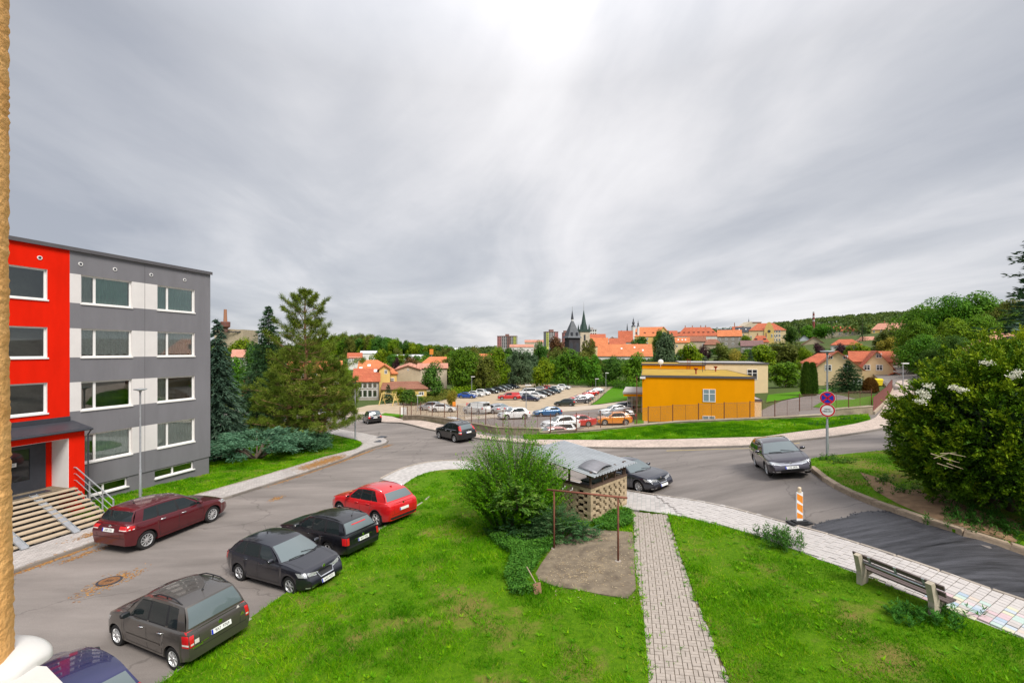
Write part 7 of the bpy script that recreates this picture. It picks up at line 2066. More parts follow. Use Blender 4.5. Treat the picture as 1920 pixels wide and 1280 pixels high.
 def put(s,p,fwd,scale=1.0):
  a=math.atan2(fwd[1],fwd[0])
  z=H(p[0],p[1]);fx=Vector((fwd[0],fwd[1])).normalized()
  e=1.2;g1=(H(p[0]+fx.x*e,p[1]+fx.y*e)-H(p[0]-fx.x*e,p[1]-fx.y*e))/(2*e)
  g2=(H(p[0]-fx.y*.8,p[1]+fx.x*.8)-H(p[0]+fx.y*.8,p[1]-fx.x*.8))/1.6
  place_root(s.root,p,a,z,g1,g2,scale)
  return s
def place_root(o,p,a,z,g1,g2,scale=1.0):
 o.location=(p[0],p[1],z+.004)
 o.rotation_euler=Matrix.Rotation(a,3,'Z').to_4x4().to_3x3().__matmul__(Matrix.Rotation(-math.atan(g1),3,'Y')).__matmul__(Matrix.Rotation(math.atan(g2),3,'X')).to_euler()
 o.scale=(scale,scale,scale)
def std_gaps(fo,wb,r,b0,b1,b2,b3,zs=.26,zt=.98):
 """Shut lines of two doors a side: A post, B post, C post and the sills."""
 ra=r+.055
 return[[(b0,zt-.06),(b0-.02,.72),(b0+.04,zs+.06)],[(b1,zt),(b1+.03,.6),(b1+.02,zs+.06)],[(b2,zt),(b2-.03,.85),(fo+wb-ra-.05,.62),(fo+wb-ra-.10,zs+.06)],[(b0+.04,zs+.06),(fo+wb-ra-.10,zs+.06)]]
 # ---- grey people carrier nearest the camera
P_MATRIX=paint('taupe_paint',(0.105,0.092,0.080),metal=.5)
mpv=dict(L=4.03,W=1.74,H=1.69,wb=2.60,fo=.76,r=.30,zb=.19,spokes=7,rimmat=M_RIM,top=[(0,.66),(.10,.74),(.35,.86),(.75,.97),(1.0,1.00),(2.0,1.00),(3.3,1.04),(3.8,1.06),(4.03,1.04)],taper=(.26,.07),tail=(.16,.13,.05,.02,.01,.05,.09,.08,.07),gh=dict(wb=.86,wr_f=1.66,rb=3.90,rr=3.66,wr=.77,rz=(1.50,1.60,1.56),warc=.30,rarc=.04,vtop=.90,rborder=(.10,.93),blackr=False,palerear=True,glass=[(1.38,1.86,2.20,2.26),(2.28,2.33,3.02,3.00),(3.12,3.08,3.52,3.42)]),det=dict(head=(.62,.80,.42,.95),tail=(.70,1.06,.80,.99),tailsplit=(.12,.24),grille=(.54,.64,.34),rplate=.80,rtxt='9A7  9769',bump=None,bumpline=.60,moulding=.52,mmat=P_MATRIX,gaps=std_gaps(.76,2.60,.30,1.22,2.24,3.06,3.5,zt=1.0),handles=[(2.02,.86),(2.88,.88)],hmat=M_CHROME,rails=(2.15,3.45,M_BLK,.07),antenna=3.30,mirmat=M_BLK,remb=.955,towbar=False))
c_mat=Car('people_carrier',mpv,'dark taupe people carrier with black roof rails, nearest of the parked row',P_MATRIX,'cars parked beside the lawn')
fw=Vector((-.912,.41)).normalized();rt=Vector((fw.y,-fw.x))
pr_=Vector(G(327,1254)[:2]);c_mat.put(pr_+fw*(1.30+.02)+rt*.80,fw)
for y,z,w_,h_,m_ in((-.52,1.02,.15,.12,M_WHITEL),(.62,.80,.11,.11,M_WHITEL),(.60,.66,.26,.03,M_CHROME),(-.60,.84,.13,.09,M_CHROME),(.42,.70,.20,.02,M_CHROME)):
 h,n_=c_mat.hit((-2.1,y,z),(1,0,0));q=MB();q.add([(h.x-.006,y-w_/2,z-h_/2),(h.x-.006,y+w_/2,z-h_/2),(h.x-.004,y+w_*(.5 if y>0 else .1),z+h_/2),(h.x-.004,y-w_*(.5 if y>0 else .1),z+h_/2)],[(0,3,2,1)]);q.build('tailgate_badge',m_,c_mat.root)
 # ---- dark hatchback with its nose to the lawn
P_RAPID=paint('midnight_paint',(0.016,0.016,0.024),metal=.35)
M_COVER=mat('silver_wheel_cover',(.42,.42,.43),rough=.4,var=.05,metal=.6)
hatch=dict(L=4.30,W=1.71,H=1.46,wb=2.60,fo=.86,r=.305,zb=.17,spokes=6,rimmat=M_COVER,top=[(0,.62),(.10,.74),(.30,.82),(.9,.93),(1.12,.95),(2.2,.955),(3.4,.99),(4.0,1.01),(4.22,.99),(4.30,.96)],taper=(.25,.14),tail=(.16,.13,.05,.02,.0,.03,.08,.07,.06),gh=dict(wb=1.05,wr_f=1.92,rb=4.16,rr=3.70,wr=.73,rz=(1.36,1.42,1.36),warc=.28,rarc=.14,glass=[(1.50,2.10,2.36,2.42),(2.44,2.49,3.20,3.13),(3.27,3.19,3.76,3.42)]),det=dict(head=(.60,.74,.40,.92),tail=(.72,.98,.70,.98),grille=(.52,.70,.38),gchrome=True,fplate=.38,ftxt='6AD 4737',femb=.765,rplate=.76,bumpline=.58,gaps=std_gaps(.86,2.60,.305,1.34,2.40,3.22,3.6),handles=[(2.22,.84),(3.05,.86)],antenna=3.0,fog=[(.24,.33,.62,.86)],fuel=(3.78,.80,-1)))
c_rap=Car('hatchback',hatch,'shiny black hatchback parked nose to the lawn with chrome framed grille',P_RAPID,'cars parked beside the lawn')
fw=Vector((.90,-.435)).normalized();rt=Vector((fw.y,-fw.x))
pr_=Vector(G(546,1114)[:2]);c_rap.put(pr_-fw*(1.30-.02)-rt*.76,fw)
# ---- black estate
P_OCT=paint('jet_paint',(0.011,0.011,0.015),metal=.3)
est=dict(L=4.51,W=1.73,H=1.46,wb=2.512,fo=.90,r=.31,zb=.17,spokes=5,top=[(0,.64),(.10,.73),(.35,.82),(1.0,.92),(1.2,.94),(2.2,.93),(3.5,.955),(4.3,.97),(4.51,.95)],taper=(.24,.08),tail=(.14,.10,.03,.02,.03,.05,.09,.08,.07),gh=dict(wb=1.14,wr_f=1.95,rb=4.42,rr=4.08,wr=.74,rz=(1.36,1.425,1.38),warc=.26,rarc=.07,palerear=True,rborder=(.14,.90),glass=[(1.58,2.12,2.38,2.42),(2.46,2.50,3.18,3.12),(3.30,3.24,4.05,3.86)]),det=dict(head=(.58,.72,.40,.92),tail=(.64,.90,.80,.99),grille=(.52,.68,.33),rplate=.70,rtxt='4AY 7030',bump=(.50,.58),bumpline=.60,remb=.845,moulding=.50,mmat=P_OCT,gaps=std_gaps(.90,2.512,.31,1.42,2.42,3.24,3.6,zt=.94),handles=[(2.25,.80),(3.06,.81)],rails=(2.2,3.95,M_BLK,.035),antenna=3.85))
c_oct=Car('estate_car',est,'black estate car with red square tail lamps between the hatchback and the red car',P_OCT,'cars parked beside the lawn')
fw=Vector((-.865,.50)).normalized();rt=Vector((fw.y,-fw.x))
pr_=Vector(G(617,1045)[:2]);c_oct.put(pr_+fw*(1.256-.1)+rt*.78,fw)
s_=c_oct.strip('high_brake_light',[(-2.2,-.34,1.30),(-2.2,.34,1.30)],.035,(1,0,-.15),M_REDL,.012)
c_oct.strip('plate_trim',[(-2.3,-.42,.775),(-2.3,.42,.775)],.022,(1,0,0),M_CHROME,.012)
# ---- red crossover
P_TUC=paint('bright_red_paint',(0.60,0.010,0.014),metal=.1)
suv=dict(L=4.48,W=1.85,H=1.66,wb=2.67,fo=.90,r=.355,zb=.22,spokes=5,clad=True,top=[(0,.74),(.10,.86),(.30,.94),(.9,1.03),(1.15,1.06),(2.2,1.08),(3.3,1.12),(4.0,1.15),(4.36,1.12),(4.48,1.06)],taper=(.24,.12),tail=(.16,.13,.05,.02,.0,.03,.08,.07,.06),gh=dict(wb=1.08,wr_f=1.92,rb=4.30,rr=3.86,wr=.735,rz=(1.53,1.61,1.54),warc=.28,rarc=.10,palerear=True,rborder=(.12,.86),glass=[(1.54,2.14,2.38,2.44),(2.46,2.52,3.18,3.10),(3.24,3.16,3.66,3.28)]),det=dict(head=(.74,.88,.42,.93),tail=(.82,1.02,.58,.99),grille=(.52,.80,.36),rplate=.80,bump=(.36,.52),bumpline=.62,remb=1.03,gaps=std_gaps(.90,2.67,.355,1.38,2.42,3.22,3.6,zs=.30,zt=1.06),handles=[(2.22,.96),(3.04,.98)],rails=(2.05,3.65,M_CHROME,.012),fin=3.55,fog=[(.42,.5,.6,.85)]))
c_tuc=Car('crossover',suv,'bright red crossover with silver roof rails at the far end of the parked row',P_TUC,'cars parked beside the lawn')
fw=Vector((-.83,.56)).normalized();rt=Vector((fw.y,-fw.x))
pr_=Vector(G(705,986)[:2]);c_tuc.put(pr_+fw*(1.335-.1)+rt*.82,fw)
# ---- burgundy estate at the opposite kerb
P_BURG=paint('burgundy_paint',(0.115,0.008,0.013),metal=.4)
burg=dict(L=4.26,W=1.80,H=1.49,wb=2.68,fo=.88,r=.325,zb=.17,spokes=10,top=[(0,.62),(.10,.74),(.30,.82),(.92,.93),(1.15,.955),(2.1,.975),(3.3,1.03),(3.95,1.06),(4.20,1.03),(4.26,1.0)],taper=(.25,.16),tail=(.16,.13,.05,.02,.0,.04,.10,.09,.08),gh=dict(wb=1.02,wr_f=1.86,rb=4.13,rr=3.84,wr=.735,rz=(1.40,1.475,1.43),warc=.30,rarc=.14,glass=[(1.46,2.04,2.30,2.36),(2.38,2.43,3.10,3.04),(3.17,3.10,3.70,3.52)]),det=dict(head=(.62,.78,.48,.96),tail=(.86,1.0,.56,1.0),tailsplit=(.06,.26),grille=(.50,.64,.34),rplate=.86,rtxt='2AB 3101',bumpline=.60,gaps=std_gaps(.88,2.68,.325,1.32,2.34,3.13,3.5),handles=[(2.16,.86),(2.98,.90)],hmat=M_CHROME,antenna=3.4))
c_bur=Car('family_hatchback',burg,'burgundy family hatchback standing alone at the kerb below the lamp post',P_BURG)
r0_,f0_=Vector(G(272,1028)[:2]),Vector(G(402,975)[:2])
fw=(f0_-r0_).normalized();rt=Vector((fw.y,-fw.x))
c_bur.put((r0_+f0_)/2-rt*.88,fw,1.14)
# ---- dark blue car under the window sill
P_NAVY=paint('navy_paint',(0.014,0.016,0.085),metal=.35)
navy=dict(mpv);navy.update(L=4.35,fo=.85,wb=2.65,det=dict(mpv['det'],rtxt=None,hmat=P_NAVY,rails=None,antenna=None,tail=(.72,1.20,.82,1.0),tailsplit=(.30,.60),mmat=P_NAVY))
navy['top']=[(0,.62),(.10,.72),(.35,.84),(.75,.94),(1.0,.97),(2.0,.98),(3.5,1.02),(4.1,1.04),(4.35,1.0)]
navy['gh']=dict(mpv['gh'],wb=.98,wr_f=1.84,rb=4.20,rr=3.80,rz=(1.46,1.56,1.48),glass=[(1.5,2.02,2.36,2.42),(2.44,2.49,3.2,3.16),(3.3,3.24,3.74,3.6)])
c_nav=Car('people_carrier',navy,'dark blue car half hidden under the white window sill',P_NAVY)
c_nav.put((-9.85,9.75),Vector((-.90,.43)))
# ---- black saloon behind the bin shelter
P_SUP=paint('blue_black_paint',(0.020,0.022,0.034),metal=.4)
sal=dict(L=4.84,W=1.82,H=1.46,wb=2.76,fo=.93,r=.335,zb=.16,spokes=10,top=[(0,.60),(.10,.72),(.35,.80),(1.0,.91),(1.25,.935),(2.2,.945),(3.5,.97),(4.2,1.03),(4.7,1.02),(4.84,.96)],taper=(.25,.14),gh=dict(wb=1.18,wr_f=2.06,rb=4.42,rr=3.62,wr=.72,rz=(1.36,1.425,1.36),warc=.28,rarc=.20,glass=[(1.66,2.26,2.52,2.58),(2.60,2.65,3.40,3.30),(3.46,3.36,3.82,3.50)]),det=dict(head=(.58,.73,.40,.93),tail=(.72,.92,.55,.98),grille=(.50,.66,.34),gchrome=True,fplate=.38,femb=.72,bumpline=.60,beltchrome=True,gaps=std_gaps(.93,2.76,.335,1.5,2.56,3.44,3.8),handles=[(2.38,.83),(3.24,.85)],fog=[(.24,.32,.6,.85)]))
c_sup=Car('saloon_car',sal,'dark blue-black saloon half hidden behind the brick bin shelter',P_SUP)
a_,b_=Vector(G(1130,912)[:2]),Vector(G(1215,928)[:2])
fw=(b_-a_).normalized();rt=Vector((fw.y,-fw.x))
pw_=Vector(G(1198,923)[:2]);c_sup.put(pw_-fw*1.40-rt*.82,fw)
# ---- dark estate turning at the right
P_PAS=paint('dark_plum_paint',(0.042,0.036,0.050),metal=.5)
pas=dict(est);pas.update(L=4.77,W=1.82,H=1.50,wb=2.71,fo=.94,r=.33,spokes=10,top=[(0,.62),(.10,.74),(.35,.82),(1.0,.93),(1.25,.95),(2.2,.96),(3.5,1.0),(4.5,1.02),(4.77,.98)],gh=dict(est['gh'],wb=1.18,wr_f=2.06,rb=4.64,rr=4.20,rz=(1.38,1.45,1.39),glass=[(1.64,2.24,2.50,2.56),(2.58,2.63,3.36,3.28),(3.44,3.36,4.20,3.95)]),det=dict(head=(.58,.73,.52,.95),tail=(.72,.92,.6,.98),grille=(.56,.69,.50),grillemat=mat('satin_grille',(.42,.42,.46),rough=.3,var=.1,scale=30,metal=.7),fplate=.47,ftxt='1AK 0898',femb=.64,gaps=std_gaps(.94,2.71,.33,1.48,2.54,3.42,3.8),handles=[(2.36,.84),(3.22,.86)],rails=(2.2,4.1,M_CHROME,.03),fog=[(.26,.33,.55,.84)],beltchrome=True,bumpline=.6))
c_pas=Car('estate_car',pas,'dark plum estate with silver roof rails standing in the junction near the sign post',P_PAS)
c_pas.strip('bumper_chrome',[(2.4,-.72,.235),(2.4,0,.215),(2.4,.72,.235)],.025,(-1,0,0),M_CHROME,.012)
r0_,f0_=Vector(G(1430,874)[:2]),Vector(G(1442,893)[:2])
fw=Vector((-.30,-.954)).normalized();lt=Vector((-fw.y,fw.x))
c_pas.put(f0_-fw*1.40+lt*.80,fw)
# ---- black four-wheel drive and small black hatchback in the far street
P_CRV=paint('black_paint',(0.010,0.010,0.011),metal=.2)
crv=dict(suv);crv.update(L=4.57,W=1.82,wb=2.62,spokes=7,gh=dict(suv['gh'],rr=4.0,rb=4.42,rz=(1.54,1.64,1.58),glass=[(1.54,2.14,2.38,2.44),(2.46,2.52,3.18,3.10),(3.26,3.2,3.86,3.5)]),det=dict(suv['det'],tail=(.82,1.46,.82,1.0),tailsplit=(.12,.30),rplate=.92,rails=(2.0,3.7,M_CHROME,.04),hmat=M_CHROME,beltchrome=True,bump=(.40,.60)))
c_crv=Car('four_wheel_drive',crv,'black four-wheel drive with tall red tail lamps driving along the far kerb',P_CRV)
fw=Vector((-.64,.77)).normalized();rt=Vector((fw.y,-fw.x))
c_crv.put(Vector(G(853,829)[:2])+fw*1.2+rt*.80,fw)
sh=dict(mpv);sh.update(L=3.95,wb=2.5,fo=.75,det=dict(mpv['det'],rtxt=None,rails=None,antenna=None,hmat=P_CRV,mmat=P_CRV,tail=(.75,1.05,.72,1.0),tailsplit=False))
c_sh=Car('small_hatchback',sh,'small black hatchback driving away on the left beyond the corner',P_CRV)
fw=Vector((-.50,.866)).normalized();rt=Vector((fw.y,-fw.x))
c_sh.put(Vector(G(690,795)[:2])+fw*1.2+rt*.78,fw)
# ---- prototypes for the car park
def proto(sp,**kw):
 q=dict(sp);q['full']=False;q['det']=dict(q['det'],rtxt=None,ftxt=None,hmat=P_BASE,mmat=P_BASE);q.update(kw);return q
PROTO={}
def get_proto(kind):
 return PROTO[kind]
van=dict(L=4.85,W=1.92,H=1.96,wb=2.95,fo=.90,r=.33,zb=.2,spokes=7,full=False,top=[(0,.78),(.10,.92),(.35,1.04),(.75,1.12),(1.0,1.16),(4.0,1.17),(4.85,1.15)],taper=(.22,.05),tail=(.1,.08,.03,.01,0,0,.02,.02,.02),gh=dict(wb=.80,wr_f=1.55,rb=4.82,rr=4.72,wr=.84,rz=(1.80,1.92,1.90),warc=.22,rarc=.03,blackp=False,glass=[(1.18,1.68,2.0,2.02)],rborder=(.15,.8)),det=dict(head=(.70,.92,.5,.95),tail=(.80,1.15,.88,1.0),grille=(.62,.76,.34),rplate=.9))
bus=dict(van);bus['gh']=dict(van['gh'],glass=[(1.18,1.68,2.0,2.02),(2.12,2.14,3.2,3.2),(3.3,3.3,4.5,4.45)],blackp=True)
pick=dict(L=5.25,W=1.83,H=1.80,wb=3.05,fo=.95,r=.37,zb=.28,spokes=6,full=False,clad=True,top=[(0,.84),(.10,.95),(.35,1.04),(1.0,1.10),(1.3,1.12),(3.4,1.14),(5.25,1.14)],taper=(.2,.04),tail=(.1,.08,.03,.01,0,0,.02,.02,.02),gh=dict(wb=1.25,wr_f=2.0,rb=5.18,rr=5.0,wr=.76,rz=(1.66,1.74,1.72),warc=.24,rarc=.04,blackp=True,glass=[(1.68,2.2,2.5,2.55),(2.6,2.64,3.25,3.2)],rborder=(.2,.8)),det=dict(head=(.80,.95,.5,.94),tail=(.82,1.06,.85,1.0),grille=(.66,.86,.4),rplate=.6))
kinds_={'hatch':(hatch,'parked_hatchback'),'estate':(est,'parked_estate'),'suv':(suv,'parked_crossover'),'saloon':(sal,'parked_saloon'),'mpv':(mpv,'parked_people_carrier'),'van':(van,'parked_van'),'bus':(bus,'parked_minibus'),'pickup':(pick,'parked_pickup')}
COLS={'white':(.72,.72,.71),'silver':(.42,.43,.45),'black':(.014,.014,.017),'navy':(.016,.022,.06),'blue':(.012,.075,.36),'midblue':(.030,.11,.24),'red':(.46,.014,.014),'grey':(.095,.10,.115),'green':(.020,.035,.028),'teal':(.02,.055,.085),'orange':(.66,.215,.012),'brown':(.055,.036,.03),'pink':(.50,.20,.17)}
CP={k:paint('paint_'+k,v,metal=.0 if k in('white','orange','red','pink')else .35)for k,v in COLS.items()}
grp='cars standing in the car park'
LOT=[(876,746.5,'saloon','blue',(.96,-.28),'bright blue coupe-like saloon at the near end of the left row in the car park'),(892,743.5,'saloon','white',(.93,-.36),'white saloon squeezed in right behind the bright blue one'),(906,741.0,'mpv','white',(.90,-.42),'white people carrier third in the left row of the car park'),(921,737.5,'saloon','black',(.88,-.47),'black saloon next to the white people carrier in the left row'),(936,734.5,'estate','black',(.88,-.47),'black estate in the middle of the left row of the car park'),(946,731.8,'hatch','grey',(.88,-.47),'dark grey hatchback in the left row under the trees'),(953,730.0,'hatch','black',(.88,-.47),'black hatchback second to last in the left row'),(961,728.2,'estate','navy',(.88,-.47),'dark navy estate at the far end of the left row'),(954,749.8,'pickup','red',(-1,-.10),'red pickup with closed cargo box in the centre of the car park'),(979,747.5,'hatch','silver',(-.8,-.5),'silver hatchback hidden between red pickup and navy hatchback'),(995,752.0,'hatch','navy',(.88,-.35),'navy hatchback standing right of the red pickup'),(988,741.5,'bus','white',(-1,-.12),'white minibus with dark side windows behind the red pickup'),(1008,746.8,'hatch','white',(.88,-.40),'white hatchback behind the navy hatchback'),(1018,742.8,'estate','black',(.88,-.42),'black estate right of the white minibus'),(1028,740.0,'hatch','brown',(.88,-.42),'brownish hatchback behind the black estate'),(1039,737.3,'mpv','teal',(.88,-.42),'dark teal people carrier in the middle row near the trees'),(1010,733.5,'hatch','silver',(-.9,.3),'silver hatchback behind the white minibus roof'),(1021,731.5,'estate','red',(-.9,.3),'red car glimpsed behind the middle row'),(1043,732.5,'saloon','white',(.90,-.40),'white saloon in the far middle row by the bushes'),(1057,730.0,'suv','white',(.90,-.40),'white crossover last in the far row by the bushes'),(1060,761.5,'hatch','green',(-.80,.35),'dark green hatchback nearest in the row along the wire fence'),(1087,757.0,'suv','grey',(-.92,-.12),'dark grey crossover beside the dark green hatchback'),(1084,752.0,'hatch','red',(-.92,-.12),'dark red hatchback behind the dark grey crossover'),(1097,751.0,'hatch','silver',(-.92,-.12),'silver hatchback nose in by the wire fence'),(1107,741.8,'hatch','red',(-.92,-.15),'red hatchback near the far lamp by the wire fence'),(1116,737.3,'saloon','silver',(-.92,-.15),'silver saloon farthest along the wire fence'),(963,786.3,'suv','white',(-.93,-.36),'white crossover with black wheel arches driving in the lane of the car park'),(1026,781.0,'hatch','midblue',(-.96,-.25),'mid-blue hatchback following the white crossover in the lane'),(806,770.0,'mpv','silver',(-.9,.3),'silver grey people carrier behind the white coupe at the left'),(831,772.5,'saloon','white',(.98,-.1),'long white saloon parked left of the white van'),(893,776.0,'van','white',(-.75,.66),'white panel van seen from behind with rear doors'),(922,775.0,'saloon','silver',(-.70,.70),'silver saloon between the white van and the pale hatchback'),(940,773.0,'hatch','silver',(.75,-.60),'pale silver hatchback right of the silver saloon'),(1050,806.0,'suv','white',(-.96,-.25),'big white crossover behind the fence with its nose to the left'),(1080,800.0,'saloon','red',(-.95,-.25),'red saloon tail showing right of the big white crossover'),(1040,819.0,'estate','white',(-.96,-.25),'white estate low behind the fence wall'),(1030,828.0,'hatch','pink',(-.96,-.25),'reddish hatchback roof low behind the fence wall and the shrub'),(1150,796.5,'suv','orange',(-1,-.06),'orange crossover parked beside the ochre building'),(1160,791.0,'suv','brown',(-1,-.06),'brown crossover behind the orange one'),(1157,784.0,'estate','white',(-1,-.06),'white estate with blue patch on its roof third from the fence'),(1153,777.5,'saloon','white',(-1,-.06),'white saloon fourth in the row left of the ochre building'),(1164,771.5,'estate','navy',(-.9,.3),'silver blue estate at the head of the row left of the ochre building'),(838,806.0,'saloon','white',(-.95,.3),'white saloon roof showing over the low street wall above the black four-wheel drive'),(592,783.0,'saloon','white',(-.7,.7),'white saloon parked behind the trunk of the big pine'),]
for px,py,kind,colour,fwd,lab in LOT:
 if kind not in PROTO:
  sp_,nm=kinds_[kind]
  PROTO[kind]=Car(nm,proto(sp_),'',P_BASE,grp)
 src=PROTO[kind].root
 first=not src.get('label')
 o=src if first else copy_tree(src)
 mats={'car_paint':CP[colour]}
 def recolour(ob):
  for sl in getattr(ob,'material_slots',[]):
   if sl.material and(sl.material.name=='car_paint' or sl.material.name.startswith('paint_')):sl.link='OBJECT';sl.material=CP[colour]
  for ch in KIDS.get(ob,[]):recolour(ch)
 recolour(o)
 tag(o,lab,{'van':'van','bus':'minibus','pickup':'pickup truck'}.get(kind,'car'),grp)
 g=G(px,py,True)
 p=(g.x,g.y);a=math.atan2(fwd[1],fwd[0]);fx=Vector(fwd).normalized();e=1.3
 hh=lambda x,y:float(hL(x,y))
 if px<600:hh=H
 g1=(hh(p[0]+fx.x*e,p[1]+fx.y*e)-hh(p[0]-fx.x*e,p[1]-fx.y*e))/(2*e);g2=(hh(p[0]-fx.y,p[1]+fx.x)-hh(p[0]+fx.y,p[1]-fx.x))/2
 place_root(o,(p[0],p[1]),a,hh(*p)+.06,g1,g2)
 # ------------------------------------------------------------------ car park ground
def lsheet(name,px,m,off,step=2.0):
 return tag(sheet(name,[tuple(G(x,y,True)[:2])for x,y in px],step,off,m,hf=hL),kind='structure')
lsheet('car_park',((640,772),(690,760),(745,755),(792,757),(846,747),(870,742),(912,731),(945,722),(975,717),(1060,722),(1150,725),(1135,736),(1105,760),(1215,745),(1215,800),(1130,806),(1085,812),(1040,828),(960,826),(890,812),(800,792),(740,781)),M_GRAVEL,.05)
lsheet('lane',((800,786),(872,789),(990,780),(1060,773),(1130,766.5),(1175,765),(1197,774),(1192,793),(1110,798),(1078,808),(1045,822),(960,822),(880,806)),M_ASPH2,.10)
lsheet('lane_edge',((872,782.5),(990,771),(1050,764),(1130,758.5),(1176,752),(1207,756),(1200,766),(1175,763),(1130,765.6),(1060,772),(990,779),(872,788)),mat('pale_concrete',(.46,.39,.31),rough=.9,var=.12,scale=.5),.10)
lsheet('far_lawn',((1109,760.5),(1140,733),(1150,726),(1206,726),(1180,739),(1177,751),(1130,757.6)),M_TURF_FAR,.16)
lsheet('far_lawn',((1188,767),(1207,764),(1207,803),(1190,799)),M_TURF_FAR,.14,1.2)
lsheet('yard',((1400,792),(1424,772),(1470,751),(1545,738),(1575,741),(1640,756),(1652,772),(1642,780),(1500,792)),M_ASPH2,.06)
lsheet('far_lawn',((1436,756),(1440,741),(1500,735),(1575,727),(1548,737),(1472,750)),M_TURF_FAR,.12)
lsheet('far_lawn',((1524,764),(1545,752),(1600,750),(1652,740),(1660,745),(1648,760),(1600,768)),M_TURF_FAR,.12)
gv=sheet('verge',gp((712,781.5),(722,779.5),(758,784.5),(756,786.8),(735,785.6)),.8,.15,M_TURF_FAR,.2);tag(gv,kind='structure')
M_OLDW=mat('old_wall_render',(.30,.25,.175),rough=.95,var=.35,scale=1.4,bump=.6,bscale=16,detail=9)
M_COPE=mat('wall_coping',(.40,.335,.25),rough=.92,var=.2,scale=3,bump=.3)
M_RUST=mat('rusty_iron',(.155,.058,.035),rough=.85,var=.3,scale=6,bump=.2)
M_WIRE=mat('rusty_wire',(.20,.12,.085),rough=.8,var=.2)
wallo=empty('street_wall',(0,42,0),label='long low weathered wall with stepped coping between far pavement and car park',cat='wall')
fence=empty('mesh_fence',(0,42,0),label='rusty wire mesh fence standing on the low street wall',cat='fence')
WO=Vector((0,42,0))
wx,wyy=[p[0]for p in WALL],[p[1]for p in WALL]
wl_pts=[Vector((x,float(np.interp(x,wx,wyy))))for x in np.linspace(-13.5,34.0,400)]
ln=[0.0]
for a,b in zip(wl_pts,wl_pts[1:]):ln.append(ln[-1]+(b-a).length)
def along_wall(s):return Vector((float(np.interp(s,ln,[p.x for p in wl_pts])),float(np.interp(s,ln,[p.y for p in wl_pts]))))
nb=12;step_=ln[-1]/nb
for i in range(nb):
 a,b=along_wall(i*step_),along_wall((i+1)*step_)
 za,zb=float(hU(a.x,a.y)),float(hU(b.x,b.y))
 up=.62 if a.x<0 else(.30 if a.x<26 else .75)
 w=MB();d=(b-a).normalized();sd=Vector((-d.y,d.x));A,B=a-WO.xy,b-WO.xy
 q=lambda p,o,z:(p.x+sd.x*o,p.y+sd.y*o,z)
 tz=lambda z:z+up
 w.hexa([q(A,-.02,za-1.2),q(B,-.02,zb-1.2),q(B,.30,zb-3),q(A,.30,za-3),q(A,-.02,tz(za)),q(B,-.02,tz(zb)),q(B,.30,tz(zb)),q(A,.30,tz(za))])
 w.build('wall',M_OLDW,wallo)
 c=MB();c.hexa([q(A,-.07,tz(za)+.01),q(B,-.07,tz(zb)+.01),q(B,.35,tz(zb)+.01),q(A,.35,tz(za)+.01),q(A,-.07,tz(za)+.09),q(B,-.07,tz(zb)+.09),q(B,.35,tz(zb)+.09),q(A,.35,tz(za)+.09)]);c.build('coping',M_COPE,wallo)
def wire_panel(w,h,cell=.085,r=.0035):
 mb=MB();n=int((w+h)/cell)
 for i in range(n):
  for sg in(1,-1):
   x0=i*cell-h
   p,q=[x0,0],[x0+h,h]
   if p[0]<0:p=[0,-x0]
   if q[0]>w:q=[w,w-x0]
   if q[0]-p[0]<.05:continue
   if sg<0:p[0],q[0]=w-p[0],w-q[0]
   mb.beam((p[0],0,p[1]),(q[0],0,q[1]),r*1.6)
 return mb
np_=23;fs=ln[-1]/np_;pm_=MB();pm_.tube([(0,0,0),(0,0,1.62)],.04,8);pmesh=pm_.mesh('post',M_RUST)
tm2=MB();tm2.tube([(0,0,.05),(0,0,1.5)],.014,5);tmesh=tm2.mesh('stay',M_RUST)
pw_m=wire_panel(2.0,1.42)
for z in(0,1.42):pw_m.beam((0,0,z),(2,0,z),.022)
pan_m=pw_m.mesh('mesh_panel',M_WIRE)
for i in range(np_+1):
 a=along_wall(i*fs);up=.70 if a.x<0 else(.38 if a.x<26 else .83);z=float(hU(a.x,a.y))+up
 link('post',pmesh,fence,(a.x-WO.x,a.y+.13-WO.y,z-.05))
 if i<np_:
  b=along_wall((i+1)*fs);zb=float(hU(b.x,b.y))+up
  d=Vector((b.x-a.x,b.y-a.y,zb-z));m=(a+b)/2
  link('stay',tmesh,fence,(m.x-WO.x,m.y+.13-WO.y,(z+zb)/2))
  o=link('mesh_panel',pan_m,fence);xx=d.normalized()
  o.matrix_basis=Matrix.Translation((a.x-WO.x,a.y+.13-WO.y,z+.06))@Matrix((xx,Vector((-xx.y,xx.x,0)).normalized(),Vector((0,0,1)))).transposed().to_4x4()@Matrix.Diagonal((d.length/2.0,1,1,1))
mst=empty('iron_mast',at_ground(1194,52),0,'tall thin rusty pole at the left corner of the ochre building','pole')
q=MB();q.tube([(0,0,-.2),(0,0,ZP_(705,52)-mst.location.z)],.05,6);q.build('pole',M_RUST,mst)
bf=empty('sheet_fence',G(1646,776),0,'solid brown sheet-metal fence beside the rising footpath at the right','fence')
fp=[Vector((34.0,42.9)),Vector((42,51)),Vector((50,60)),Vector((58,69.5)),Vector((66,79))]
